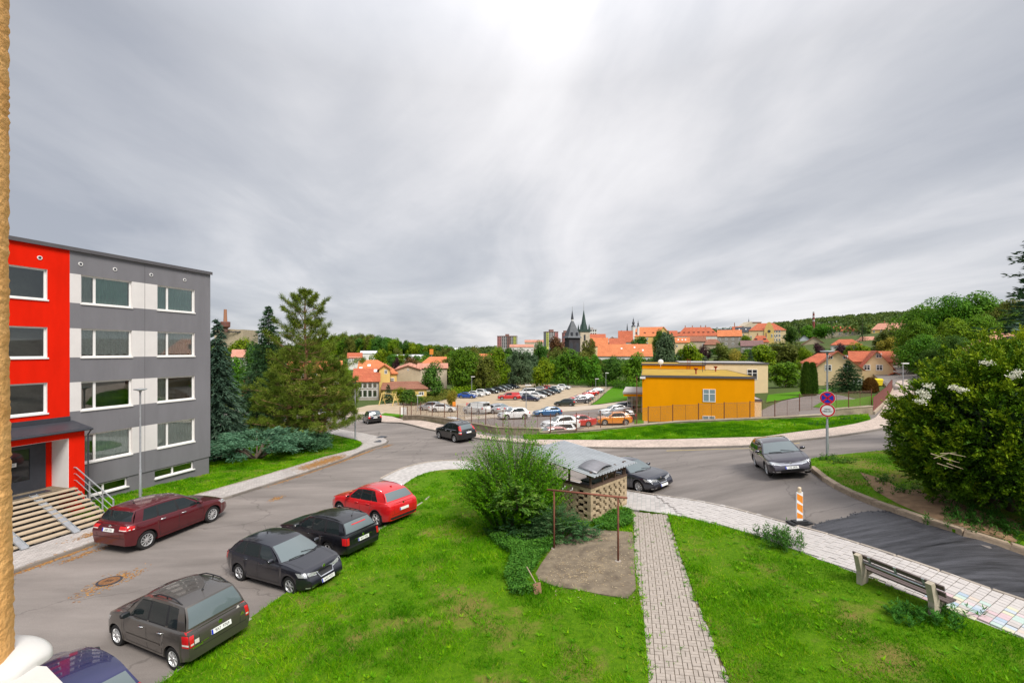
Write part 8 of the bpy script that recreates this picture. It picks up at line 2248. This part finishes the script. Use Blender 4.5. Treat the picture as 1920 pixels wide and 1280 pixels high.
for a,b in zip(fp,fp[1:]):
 n=12;w=MB();V=[]
 for i in range(n*4+1):
  t=i/(n*4);p=a.lerp(b,t);d=(b-a).normalized();o=.04*(1 if(i//2)%2 else-1);z=float(hU(p.x,p.y))+.25
  V+=[(p.x-d.y*o-bf.location.x,p.y+d.x*o-bf.location.y,z-bf.location.z),(p.x-d.y*o-bf.location.x,p.y+d.x*o-bf.location.y,z+1.35-bf.location.z)]
 w.add(V,[(2*i,2*i+2,2*i+3,2*i+1)for i in range(n*4)]);w.build('fence_panel',mat('brown_sheet',(.16,.055,.045),rough=.6,var=.1),bf)
 w=MB();d=(b-a).normalized();s=Vector((-d.y,d.x))*.18;zz_=[float(hU(p.x,p.y))-bf.location.z for p in(a,b)];L_=bf.location
 w.hexa([(a.x-s.x-L_.x,a.y-s.y-L_.y,zz_[0]-.8),(b.x-s.x-L_.x,b.y-s.y-L_.y,zz_[1]-.8),(b.x+s.x-L_.x,b.y+s.y-L_.y,zz_[1]-.8),(a.x+s.x-L_.x,a.y+s.y-L_.y,zz_[0]-.8),(a.x-s.x-L_.x,a.y-s.y-L_.y,zz_[0]+.28),(b.x-s.x-L_.x,b.y-s.y-L_.y,zz_[1]+.28),(b.x+s.x-L_.x,b.y+s.y-L_.y,zz_[1]+.28),(a.x+s.x-L_.x,a.y+s.y-L_.y,zz_[0]+.28)]);w.build('base_wall',M_COPE,bf)
wf=empty('wire_fence',G(1105,759,True),0,'thin wire fence between the right row of cars and the green lawn','fence')
a,b=G(1104,761,True),G(1140,733,True)
for i in range(13):
 p=a.lerp(b,i/12);q=MB();z=float(hL(p.x,p.y));q.tube([(0,0,0),(0,0,1.6)],.035,5);q.build('post',M_ANTH,wf,loc=(p.x-wf.location.x,p.y-wf.location.y,z-wf.location.z))
q=MB()
for k in(.3,.8,1.3,1.55):q.tube([a+Vector((0,0,k))-wf.location,b+Vector((0,0,k))-wf.location],.008,4)
q.build('wire',M_ANTH,wf)
# ------------------------------------------------------------------ lamps and signs
M_LAMPH=mat('lamp_head_grey',(.33,.35,.36),rough=.4,var=.05,metal=.4)
M_LAMPL=mat('lamp_glass',(.7,.7,.68),rough=.2,var=.0)
def lamp(base,h,label,rz=0.0,head=.56):
 t=empty('street_lamp',base,rz,label,'street lamp')
 q=MB();q.lathe([(.065,-.2),(.065,1.75),(.045,1.82),(.042,h-.1),(.05,h-.06),(.05,h)],n=10);q.build('pole',M_STEEL,t,smooth=40)
 q=MB();q.lathe([(.05,h-.10),(.07,h-.02),(head*.46,h+.045),(head*.5,h+.07),(head*.46,h+.10),(.0,h+.125)],n=20);hd=q.build('lamp_head',M_LAMPH,t,smooth=40)
 q=MB();q.lathe([(.08,h-.012),(head*.4,h+.034)],n=18);q.build('lens',M_LAMPL,hd)
 q=MB();q.box((.066,0,.6),(.01,.09,.35));q.build('hatch',M_STEEL,t)
 return t
lb=G(263,941);lamp(lb,ZP_(732,lb.y)-lb.z,'slim galvanised street lamp in the grass before the grey facade',head=.62)
lb=G(666,827);lamp(lb,ZP_(713,lb.y)-lb.z,'street lamp at the rounded pavement corner next to the small pine')
sb_=G(1551,858);sl=lamp(sb_,ZP_(661,sb_.y)-sb_.z,'street lamp carrying two round traffic signs',head=.68)
for px,Yl,top,lab in((884.5,112,706,'camera-topped lamp post behind the left car park row'),(986.5,67,722,'lamp post at the lane in front of the navy hatchback'),(1136,120,699,'tall lamp post beyond the lawn left of the pavilion'),(1117,118,710,'short white-headed lamp by the far end of the wire fence'),(783,80,741,'thin park lamp at the playground path'),(1693,64,681,'lamp by the white house at the top of the footpath')):
 g_=at_ground(px,Yl);t=empty('lamp_post',g_,0,lab,'street lamp');h=ZP_(top,Yl)-g_.z
 q=MB();q.tube([(0,0,-.2),(0,0,h)],[.07,.05],7);q.build('pole',M_STEEL,t);q=MB();q.box((.3,0,h),(.9,.28,.14));q.build('lamp_head',M_PVC,t)
M_SRED,M_SBLUE,M_SWHITE=mat('sign_red',(.62,.015,.02),rough=.35,var=0),mat('sign_blue',(.015,.04,.42),rough=.35,var=0),mat('sign_white',(.80,.80,.80),rough=.35,var=0)
def disc(mb,r0,r1,y,n=28,mi=0):
 V=[(r*math.cos(2*math.pi*k/n),y,r*math.sin(2*math.pi*k/n))for r in(r0,r1)for k in range(n)]
 mb.add(V,[(k,(k+1)%n,n+(k+1)%n,n+k)for k in range(n)],mi)
def road_sign(name,label,z,kind):
 t=empty(name,sb_+Vector((-.05,-.09,z)),R(-30),label,'traffic sign');r=.355
 q=MB();q.lathe([(0,0),(r,0),(r,.02),(0,.02)],n=28,axis='Y');q.build('plate',M_SWHITE,t)
 q=MB();disc(q,r*.76,r*.965,-.003);q.build('red_border',M_SRED,t,fixn=False)
 if kind=='stop':
  q=MB();disc(q,0.001,r*.76,-.003);q.build('blue_field',M_SBLUE,t,fixn=False)
  q=MB()
  for a in(R(45),R(-45)):q.box((0,-.006,0),(r*1.54,.004,.075),rot=Matrix.Rotation(a,3,'Y'))
  q.build('red_cross',M_SRED,t)
 else:
  for zz,s in((.055,'MIMO'),(-.06,'OBSLUHY')):
   o=link('sign_lettering',text_mesh(s,.105,M_PTXT,'sign_lettering'),t,(0,-.006,zz),(R(90),0,0))
 q=MB();q.box((0,.04,0),(.12,.05,.1));q.build('bracket',M_STEEL,t)
zs1=ZP_(745.5,sb_.y)-sb_.z;zs2=ZP_(768.5,sb_.y)-sb_.z
road_sign('no_stopping_sign','round blue no-stopping sign with red cross on the lamp post',zs1,'stop')
road_sign('no_entry_sign','round white sign with red rim and black lettering below the no-stopping sign',zs2,'veh')
bb_=G(1499,984);mk=empty('marker_board',bb_+Vector((0,0,.02)),R(8),'orange and white striped roadworks board on a black rubber foot','roadworks marker')
q=MB();q.box((0,0,.05),(.80,.38,.10));q.box((0,0,.12),(.5,.26,.05));q.build('foot',M_BLK,mk)
q=MB();q.box((0,0,.66),(.25,.04,1.02));q.build('board',M_SWHITE,mk)
mo_=mat('reflective_orange',(.80,.27,.03),rough=.4,var=.05)
for k in range(3):
 z=.24+k*.34;q=MB();q.add([(-.115,-.0225,z),(.115,-.0225,z-.02 if k==0 else z-.17),(.115,-.0225,z+.10),(-.115,-.0225,z+.22)],[(0,1,2,3)]);q.build('orange_stripe',mo_,mk,fixn=False)
q=MB();q.box((0,0,1.19),(.12,.07,.05));q.lathe([(.055,1.21),(.06,1.33),(.03,1.36),(0,1.36)],n=12);q.build('warning_lamp',mat('amber_lamp',(.70,.55,.38),rough=.2,var=.05),mk)
# ------------------------------------------------------------------ bench
M_PLANK=mat('dark_bench_plank',(.105,.078,.072),rough=.6,var=.25,scale=4,stretch=(.4,6,6),bump=.2,obj_rand=.12,spec=.4)
M_BCONC=mat('bench_concrete',(.42,.365,.28),rough=.95,var=.2,scale=5,bump=.5,bscale=40)
bl,br_=G(1618,1098),G(1752,1158);bd=(br_-bl);blen=bd.length+.02;bang=math.atan2(bd.y,bd.x)
bn=empty('park_bench',(bl+br_)/2+Vector((0,0,.06)),0,'park bench with dark planks on two concrete legs facing the footway','bench')
xx=bd.normalized();yy=Vector((-xx.y,xx.x,0)).normalized();
bn.rotation_euler=Matrix((xx,yy,xx.cross(yy))).transposed().to_euler()
hl_=blen/2
for sx in(-1,1):
 q=MB();prof=[(-.14,-.25),(.10,-.25),(.14,.22),(.46,.30),(.46,.38),(.06,.38),(-.16,.86),(-.30,.83),(-.16,.36)]
 q.extrude([(sx*hl_-.065,y,z)for y,z in prof],(.13,0,0));q.build('leg',M_BCONC,bn)
for y in(.12,.25,.38):
 q=MB();q.box((0,y,.402),(blen+.42,.115,.04));q.build('seat_plank',M_PLANK,bn)
for k,(y,z)in enumerate(((.005,.60),(-.065,.77))):
 q=MB();q.box((0,y,z),(blen+.42,.04,.125),rot=Matrix.Rotation(R(24),3,'X'));q.build('back_plank',M_PLANK,bn)
q=MB();q.tube([(-hl_,-.10,.64),(hl_,-.10,.64)],.024,8);q.build('rail',M_STEEL,bn,smooth=True)
for x in(-hl_+.2,0,hl_-.2):
 q=MB();q.box((x,-.045,.69),(.06,.02,.30),rot=Matrix.Rotation(R(24),3,'X'));q.build('bracket',M_STEEL,bn)
 # ------------------------------------------------------------------ bin shelter of pierced brick
M_BRICK=mat('sand_lime_brick',(.43,.33,.21),rough=.95,var=.2,scale=6,bump=.5,bscale=40,obj_rand=.2)
M_MORT=mat('mortar',(.36,.29,.20),rough=.95,var=.15)
M_DWOOD=mat('brown_timber',(.10,.062,.045),rough=.8,var=.2,scale=3,stretch=(6,6,.6))
M_TIN=mat('corrugated_tin',(.47,.49,.50),rough=.38,var=.1,scale=1.5,metal=.45)
C0=Vector((3.36,19.4));va,vb=Vector((.70,.714)).normalized(),Vector((-.714,.70)).normalized()
zc0=H(C0.x,C0.y)-.05
sh_=empty('bin_shelter',(C0.x,C0.y,zc0),math.atan2(va.y,va.x),'brick lattice bin shelter with corrugated tin roof beside the path','bin shelter')
BL,BH,BD,JT=.275,.132,.14,.010
def brick_wall(length,to,rows,name_parent):
 """Every brick of a pierced wall: courses of bricks with gaps, solid at both ends."""
 me=block_mesh(M_BRICK)
 n=int(round(length/(BL*.75)))
 for r_ in range(rows):
  z=r_*(BH+JT)
  if r_<2 or r_>=rows-1:
   k=int(round(length/(BL+JT)));xs=[((i+.5)*length/k,length/k-JT)for i in range(k)]
  else:
   per=.42;off=(.20 if r_%2 else 0)+.17;xs=[(.09+.10*(r_%2),.18+.2*(r_%2))]
   x=off+.22+(.10 if r_%2 else 0)
   while x+BL*.5<length-.2:xs.append((x+.13,BL));x+=per
   xs.append((length-.10,.2))
  for x,l in xs:
   o=link('brick',me,name_parent);o.matrix_basis=to(x,z+BH+random.gauss(0,.002))@Matrix.Diagonal((l,BD+random.gauss(0,.003),BH,1))
RW,LW,NR=2.95,3.4,11
brick_wall(RW,lambda x,z:Matrix.Translation((x,BD/2,z)),NR,sh_)
brick_wall(LW,lambda x,z:Matrix.Translation((BD/2,x,z))@Matrix.Rotation(R(90),4,'Z'),NR,sh_)
brick_wall(LW*.45,lambda x,z:Matrix.Translation((RW-BD/2,x,z))@Matrix.Rotation(R(90),4,'Z'),NR,sh_)
ht=NR*(BH+JT)
q=MB();q.box((RW/2,BD/2,ht+.04),(RW+.02,BD+.04,.08));q.box((BD/2,LW/2+.1,ht+.04),(BD+.04,LW-.2,.08));q.build('top_plate',M_DWOOD,sh_)
for x,y in((.07,.07),(RW-.07,.07),(.07,LW-.1),(RW-.07,LW-.1),(1.0,.07),(2.0,.07),(.07,1.2),(.07,2.3),(RW-.2,.07)):
 q=MB();q.box((x,y,ht+.38),(.075,.075,.62));q.build('timber_post',M_DWOOD,sh_)
q=MB();q.box((RW/2,.07,ht+.36),(RW,.035,.05));q.build('timber_rail',M_DWOOD,sh_)
rz0,rz1=ht+.62,ht+1.02
zroof=lambda x,y:rz0+(rz1-rz0)*(y/3.9)
q=MB();V=[];nrib=17
xs_=[]
for i in range(nrib):
 x0=-.30+i*(RW+.75)/nrib;p=(RW+.75)/nrib
 xs_+=[(x0,.05),(x0+p*.22,.05),(x0+p*.34,0),(x0+p*.88,0)]
for x,dz_ in xs_:V+=[(x,-.32,zroof(x,-.32)+dz_),(x,4.0,zroof(x,4.0)+dz_)]
q.add(V,[(2*i,2*i+2,2*i+3,2*i+1)for i in range(len(xs_)-1)])
tr_=q.build('tin_roof',M_TIN,sh_,fixn=False)
tr_.modifiers.new('thick','SOLIDIFY').thickness=.006
q=MB()
for y in(.05,1.3,2.6,3.8):q.beam((-.2,y,zroof(0,y)-.06),(RW+.25,y,zroof(0,y)-.06),.06,.1)
q.build('purlin',M_DWOOD,sh_)
fl2=MB();fl2.prism([(.15,.15),(RW,.15),(RW,LW),(.15,LW)],-.05,.06);fl2.build('floor',M_PAD,sh_)
cs=empty('curved_sheet',(C0.x,C0.y,zc0+rz0),math.atan2(va.y,va.x),'dark grey curved metal sheet lying on the tin roof','metal sheet')
q=MB();V=[]
for i in range(13):
 t=i/12;x=.10+1.65*t
 for y in(-.22,.75):V.append((x,y+.25*t,.10+.13*math.sin(t*3.14)*(.75 if y>0 else 1)+(zroof(0,y)-rz0)))
q.add(V,[(2*i,2*i+2,2*i+3,2*i+1)for i in range(12)]);o=q.build('sheet',mat('dull_grey_sheet',(.24,.235,.25),rough=.4,var=.1,metal=.3),cs,smooth=True,fixn=False);o.modifiers.new('thick','SOLIDIFY').thickness=.012
for k,(bx,by,m,l)in enumerate(((1.0,1.0,mat('black_bin',(.03,.03,.032),var=.1),'black wheeled bin inside the shelter, nearer one'),(2.1,1.3,mat('dark_green_bin',(.02,.05,.03),var=.1),'dark green wheeled bin inside the shelter, farther one'))):
 p=C0+va*bx+vb*by;t=empty('wheeled_bin',(p.x,p.y,zc0+.06),math.atan2(va.y,va.x),l,'bin')
 q=MB();q.hexa([(-.32,-.3,.1),(.32,-.3,.1),(.32,.3,.1),(-.32,.3,.1),(-.42,-.38,1.15),(.42,-.38,1.15),(.42,.38,1.15),(-.42,.38,1.15)]);q.build('body',m,t)
 q=MB();q.box((0,0,1.2),(.92,.84,.07));q.build('lid',m,t)
 for s in(-1,1):q=MB();q.lathe([(0,-.03),(.1,-.03),(.1,.03),(0,.03)],(s*.3,.28,.1),10,axis='X');q.build('wheel',M_BLK,t)
 # ------------------------------------------------------------------ carpet rack on its slab, shovel, covers, stains
pad=sheet('slab',pad_poly,.5,.125,M_PAD,.2,rough=.006);tag(pad,kind='structure')
p1,p2=G(1039,1034),G(1159,1058)
ck=empty('carpet_rack',p1,0,'rusty pipe carpet-beating rack over the bare slab','carpet rack')
hr_=2.26
for p in(p1,p2):q=MB();q.tube([p-p1+Vector((0,0,-.1)),p-p1+Vector((0,0,hr_))],.033,8);q.build('post',M_RUST,ck,smooth=True)
d=(p2-p1).normalized();q=MB();q.tube([-d*.30+Vector((0,0,hr_+.02)),p2-p1+d*.32+Vector((0,0,hr_+.02))],.036,8);q.build('top_bar',mat('rust_red_pipe',(.24,.085,.055),rough=.8,var=.25,scale=8),ck,smooth=True)
for p in(p1,p2):q=MB();q.lathe([(.12,.1),(.11,.135),(.0,.14)],tuple(p-p1),9);q.build('footing',M_CONC,ck)
sg_=G(1007,1118);st=empty('shovel',sg_+Vector((0,0,.1)),R(25),'old wooden-handled shovel stuck in the lawn edge by the slab','shovel')
q=MB();q.tube([(-.02,.05,.30),(-.20,.30,.72)],.018,7);q.build('handle',mat('weathered_wood',(.36,.27,.19),var=.2),st)
q=MB();q.hexa([(-.12,-.08,.02),(.12,-.08,.02),(.13,.0,.02),(-.13,.0,.02),(-.13,.02,.30),(.13,.02,.30),(.12,.06,.29),(-.12,.06,.29)]);q.build('blade',mat('rusty_blade',(.24,.13,.08),rough=.9,var=.3,scale=9),st)
def litter(name,spots,n,label,m,seed,size=.07,wdt=.008,dz=None):
 r=np.random.default_rng(seed);P=[]
 for x,y,sx,sy,ang in spots:
  k=int(n*sx*sy*4)+30;a,b=r.normal(size=k)*sx*.5,r.normal(size=k)*sy*.5
  P.append(np.stack([x+a*math.cos(ang)-b*math.sin(ang),y+a*math.sin(ang)+b*math.cos(ang)],-1))
 P=np.concatenate(P);k=len(P);on_pave=np.array([_inside(kl+back_l,p[0:1],p[1:2])[0]for p in P])
 Z=hU(P[:,0],P[:,1])+(dz if dz else np.where(on_pave,.128,.008));a=r.random(k)*6.283
 V,F=leaves(np.column_stack([P,Z]),np.stack([np.cos(a),np.sin(a),0*a],-1),size*(.5+r.random(k)),wdt*(.6+r.random(k)),roll=np.tile([0,0,1.0],(k,1)),fold=0)
 return tag(link(name,np_mesh(name,V,F,m,r.random(k))),label,'litter',kind='stuff')
M_NEED=leaf_mat('fallen_needles',[(0,(.22,.09,.025)),(.5,(.36,.17,.05)),(1,(.46,.27,.10))],trans=0,orand=0)
sp_=[(*ST(s,-22.28),1.6,.16,STREET_A)for s in(10.5,12,12.6,24,26,28,30,31.5,33)]+[(*ST(s,-23.2),1.4,.8,STREET_A)for s in(27.5,29,30)]+[(*G(209,1090)[:2],.9,.45,STREET_A),(*G(520,934)[:2],.5,.25,STREET_A),(*G(725,836)[:2],.8,.3,1.2),(*G(180,1003)[:2],.9,.3,STREET_A),(*G(155,1040)[:2],.8,.18,STREET_A)]
litter('pine_needles',sp_,260,'orange brown fallen needles drifted along kerb and pavement',M_NEED,4,size=.10,wdt=.035)
pc_=G(1110,1065)
litter('straw_litter',[(pc_.x,pc_.y,1.7,1.8,0),(*G(1080,1085)[:2],1.1,.5,0),(*G(1130,1015)[:2],1.2,.4,0)],45,'straw and dry leaf bits scattered over the bare slab',leaf_mat('dry_straw',[(0,(.22,.15,.08)),(.5,(.40,.30,.17)),(1,(.50,.41,.27))],trans=0,orand=0),6,size=.075,wdt=.02,dz=.137)
mh=empty('manhole_cover',G(205,1089)+Vector((0,0,.012)),0,'rusty round manhole cover in the left street','manhole cover')
q=MB();q.lathe([(0,0),(.30,0),(.30,.012),(0,.012)],n=20);q.build('lid',mat('rust_iron_lid',(.20,.095,.04),rough=.9,var=.4,scale=9),mh)
q=MB();q.lathe([(.31,0),(.37,0),(.37,.008),(.31,.008)],n=20);q.build('rim',M_ANTH,mh)
for x in(-.09,0,.09):q=MB();q.box((x,0,.013),(.045,.16,.004));q.build('slot',M_BLK,mh)
for px,py in((712,829),(716,821)):
 g_=G(px,py);mh2=empty('access_cover',g_+Vector((0,0,.122)),STREET_A,'dark square access cover in the pale corner pavement, '+('nearer one' if py>825 else 'farther one'),'access cover');q=MB();q.box((0,0,0),(.9,.7,.012));q.build('lid',M_ANTH,mh2)
yl=MB();pts=smooth_line(gp((1250,845),(1340,842),(1440,839.5),(1500,830)),2)
for a,b in zip(pts,pts[1:]):
 yl.add([(x,y,float(hU(x,y))+.006)for x,y in((a[0],a[1]),(b[0],b[1]),(b[0],b[1]+.10),(a[0],a[1]+.10))],[(0,1,2,3)])
tag(yl.build('road_marking',mat('yellow_marking',(.55,.40,.10),rough=.8,var=.25),fixn=False),kind='structure')
ed=MB();ep=smooth_line(fresh_poly,1)
for a,b in zip(ep,ep[1:]):
 for _ in range(3):
  t=random.random();x,y=a[0]+(b[0]-a[0])*t+random.gauss(0,.06),a[1]+(b[1]-a[1])*t+random.gauss(0,.06);s=random.uniform(.02,.06);z=float(hU(x,y))+.02
  ed.add([(x-s,y-s,z-.02),(x+s,y-s,z-.02),(x,y+s,z-.02),(x,y,z+s*.6)],[(0,1,3),(1,2,3),(2,0,3)])
tag(ed.build('asphalt_crumbs',M_FRESH),'dark asphalt crumbs along the edge of the fresh coat','rubble',kind='stuff')
# ------------------------------------------------------------------ playground and odds and ends
M_PINEW=mat('yellow_timber',(.60,.44,.16),rough=.7,var=.1)
sw=empty('swing_frame',at_ground(729,92),R(-20),'yellow timber swing frame on the playground','swing');
for x in(-1.6,1.6):
 for y in(-1.1,1.1):q=MB();q.beam((x,y,0),(x,0,2.4),.14);q.build('leg',M_PINEW,sw)
q=MB();q.beam((-1.8,0,2.4),(1.8,0,2.4),.15);q.build('crossbar',M_PINEW,sw)
for x in(-.7,.7):q=MB();q.box((x,0,.5),(.45,.2,.05));q.tube([(x-.2,0,.5),(x-.2,0,2.35)],.012,4);q.tube([(x+.2,0,.5),(x+.2,0,2.35)],.012,4);q.build('seat',M_BLK,sw)
ib=empty('notice_board',at_ground(757,62.5),R(5),'white notice board fixed to the left end of the fence','notice board')
q=MB();q.box((0,0,1.3),(.75,.05,1.0));q.build('board',M_PVC,ib)
for x in(-.5,.5):q=MB();q.box((x,.05,.9),(.09,.09,2.0));q.build('post',M_RUST,ib)
gt=empty('mesh_gate',at_ground(858,68),R(38),'grey steel mesh gate standing open by the white van','gate')
for k in range(3):
 q=MB();q.tube([(k*1.8,0,.1),(k*1.8+1.75,0,.1),(k*1.8+1.75,0,1.9),(k*1.8,0,1.9),(k*1.8,0,.1)],.035,6);q.build('gate_leaf',M_STEEL,gt)
 w_=wire_panel(1.75,1.8,.14,.005);w_.build('mesh_panel',M_STEEL,gt,loc=(k*1.8,0,.1))
for px,Yb,c,lab in((851.5,84,mat('orange_plastic',(.75,.25,.03),var=.05),'orange post box-like bin at the car park entrance'),(877,80,mat('red_plastic',(.6,.06,.04),var=.05),'small red barrier post beside the white van')):
 g_=at_ground(px,Yb);t=empty('bin_post',g_,0,lab,'bin');q=MB();q.box((0,0,1.0),(.55,.35,.9));q.build('body',c,t);q=MB();q.box((0,0,.3),(.12,.12,.8));q.build('post',M_STEEL,t)
ds=empty('skip_container',at_ground(1642,84),R(-5),'yellow container with sloping lid beside the guesthouse porch','container');yp=mat('yellow_paint',(.72,.55,.02),var=.08)
q=MB();q.hexa([(-.8,-.5,.25),(.8,-.5,.25),(.8,.5,.25),(-.8,.5,.25),(-.95,-.55,1.25),(.95,-.55,1.25),(.95,.55,1.25),(-.95,.55,1.25)]);q.build('body',yp,ds);q=MB();q.hexa([(-1,-.6,1.26),(1,-.6,1.26),(1,.6,1.26),(-1,.6,1.26),(-.9,-.3,1.5),(.9,-.3,1.5),(.9,.5,1.5),(-.9,.5,1.5)]);q.build('lid',yp,ds)
for x in(-.7,.7):q=MB();q.box((x,0,.12),(.12,.5,.26));q.build('foot',M_BLK,ds)
br2=empty('barrier_beam',at_ground(1460,47),R(-3),'low dark steel barrier beam behind the mesh fence in the yard','barrier')
q=MB();q.beam((-.4,0,.95),(5.4,0,.75),.10,.16);q.build('beam',M_ANTH,br2)
for x in(0,2.6,5):q=MB();q.box((x,0,.4),(.08,.08,.85));q.build('post',M_ANTH,br2)
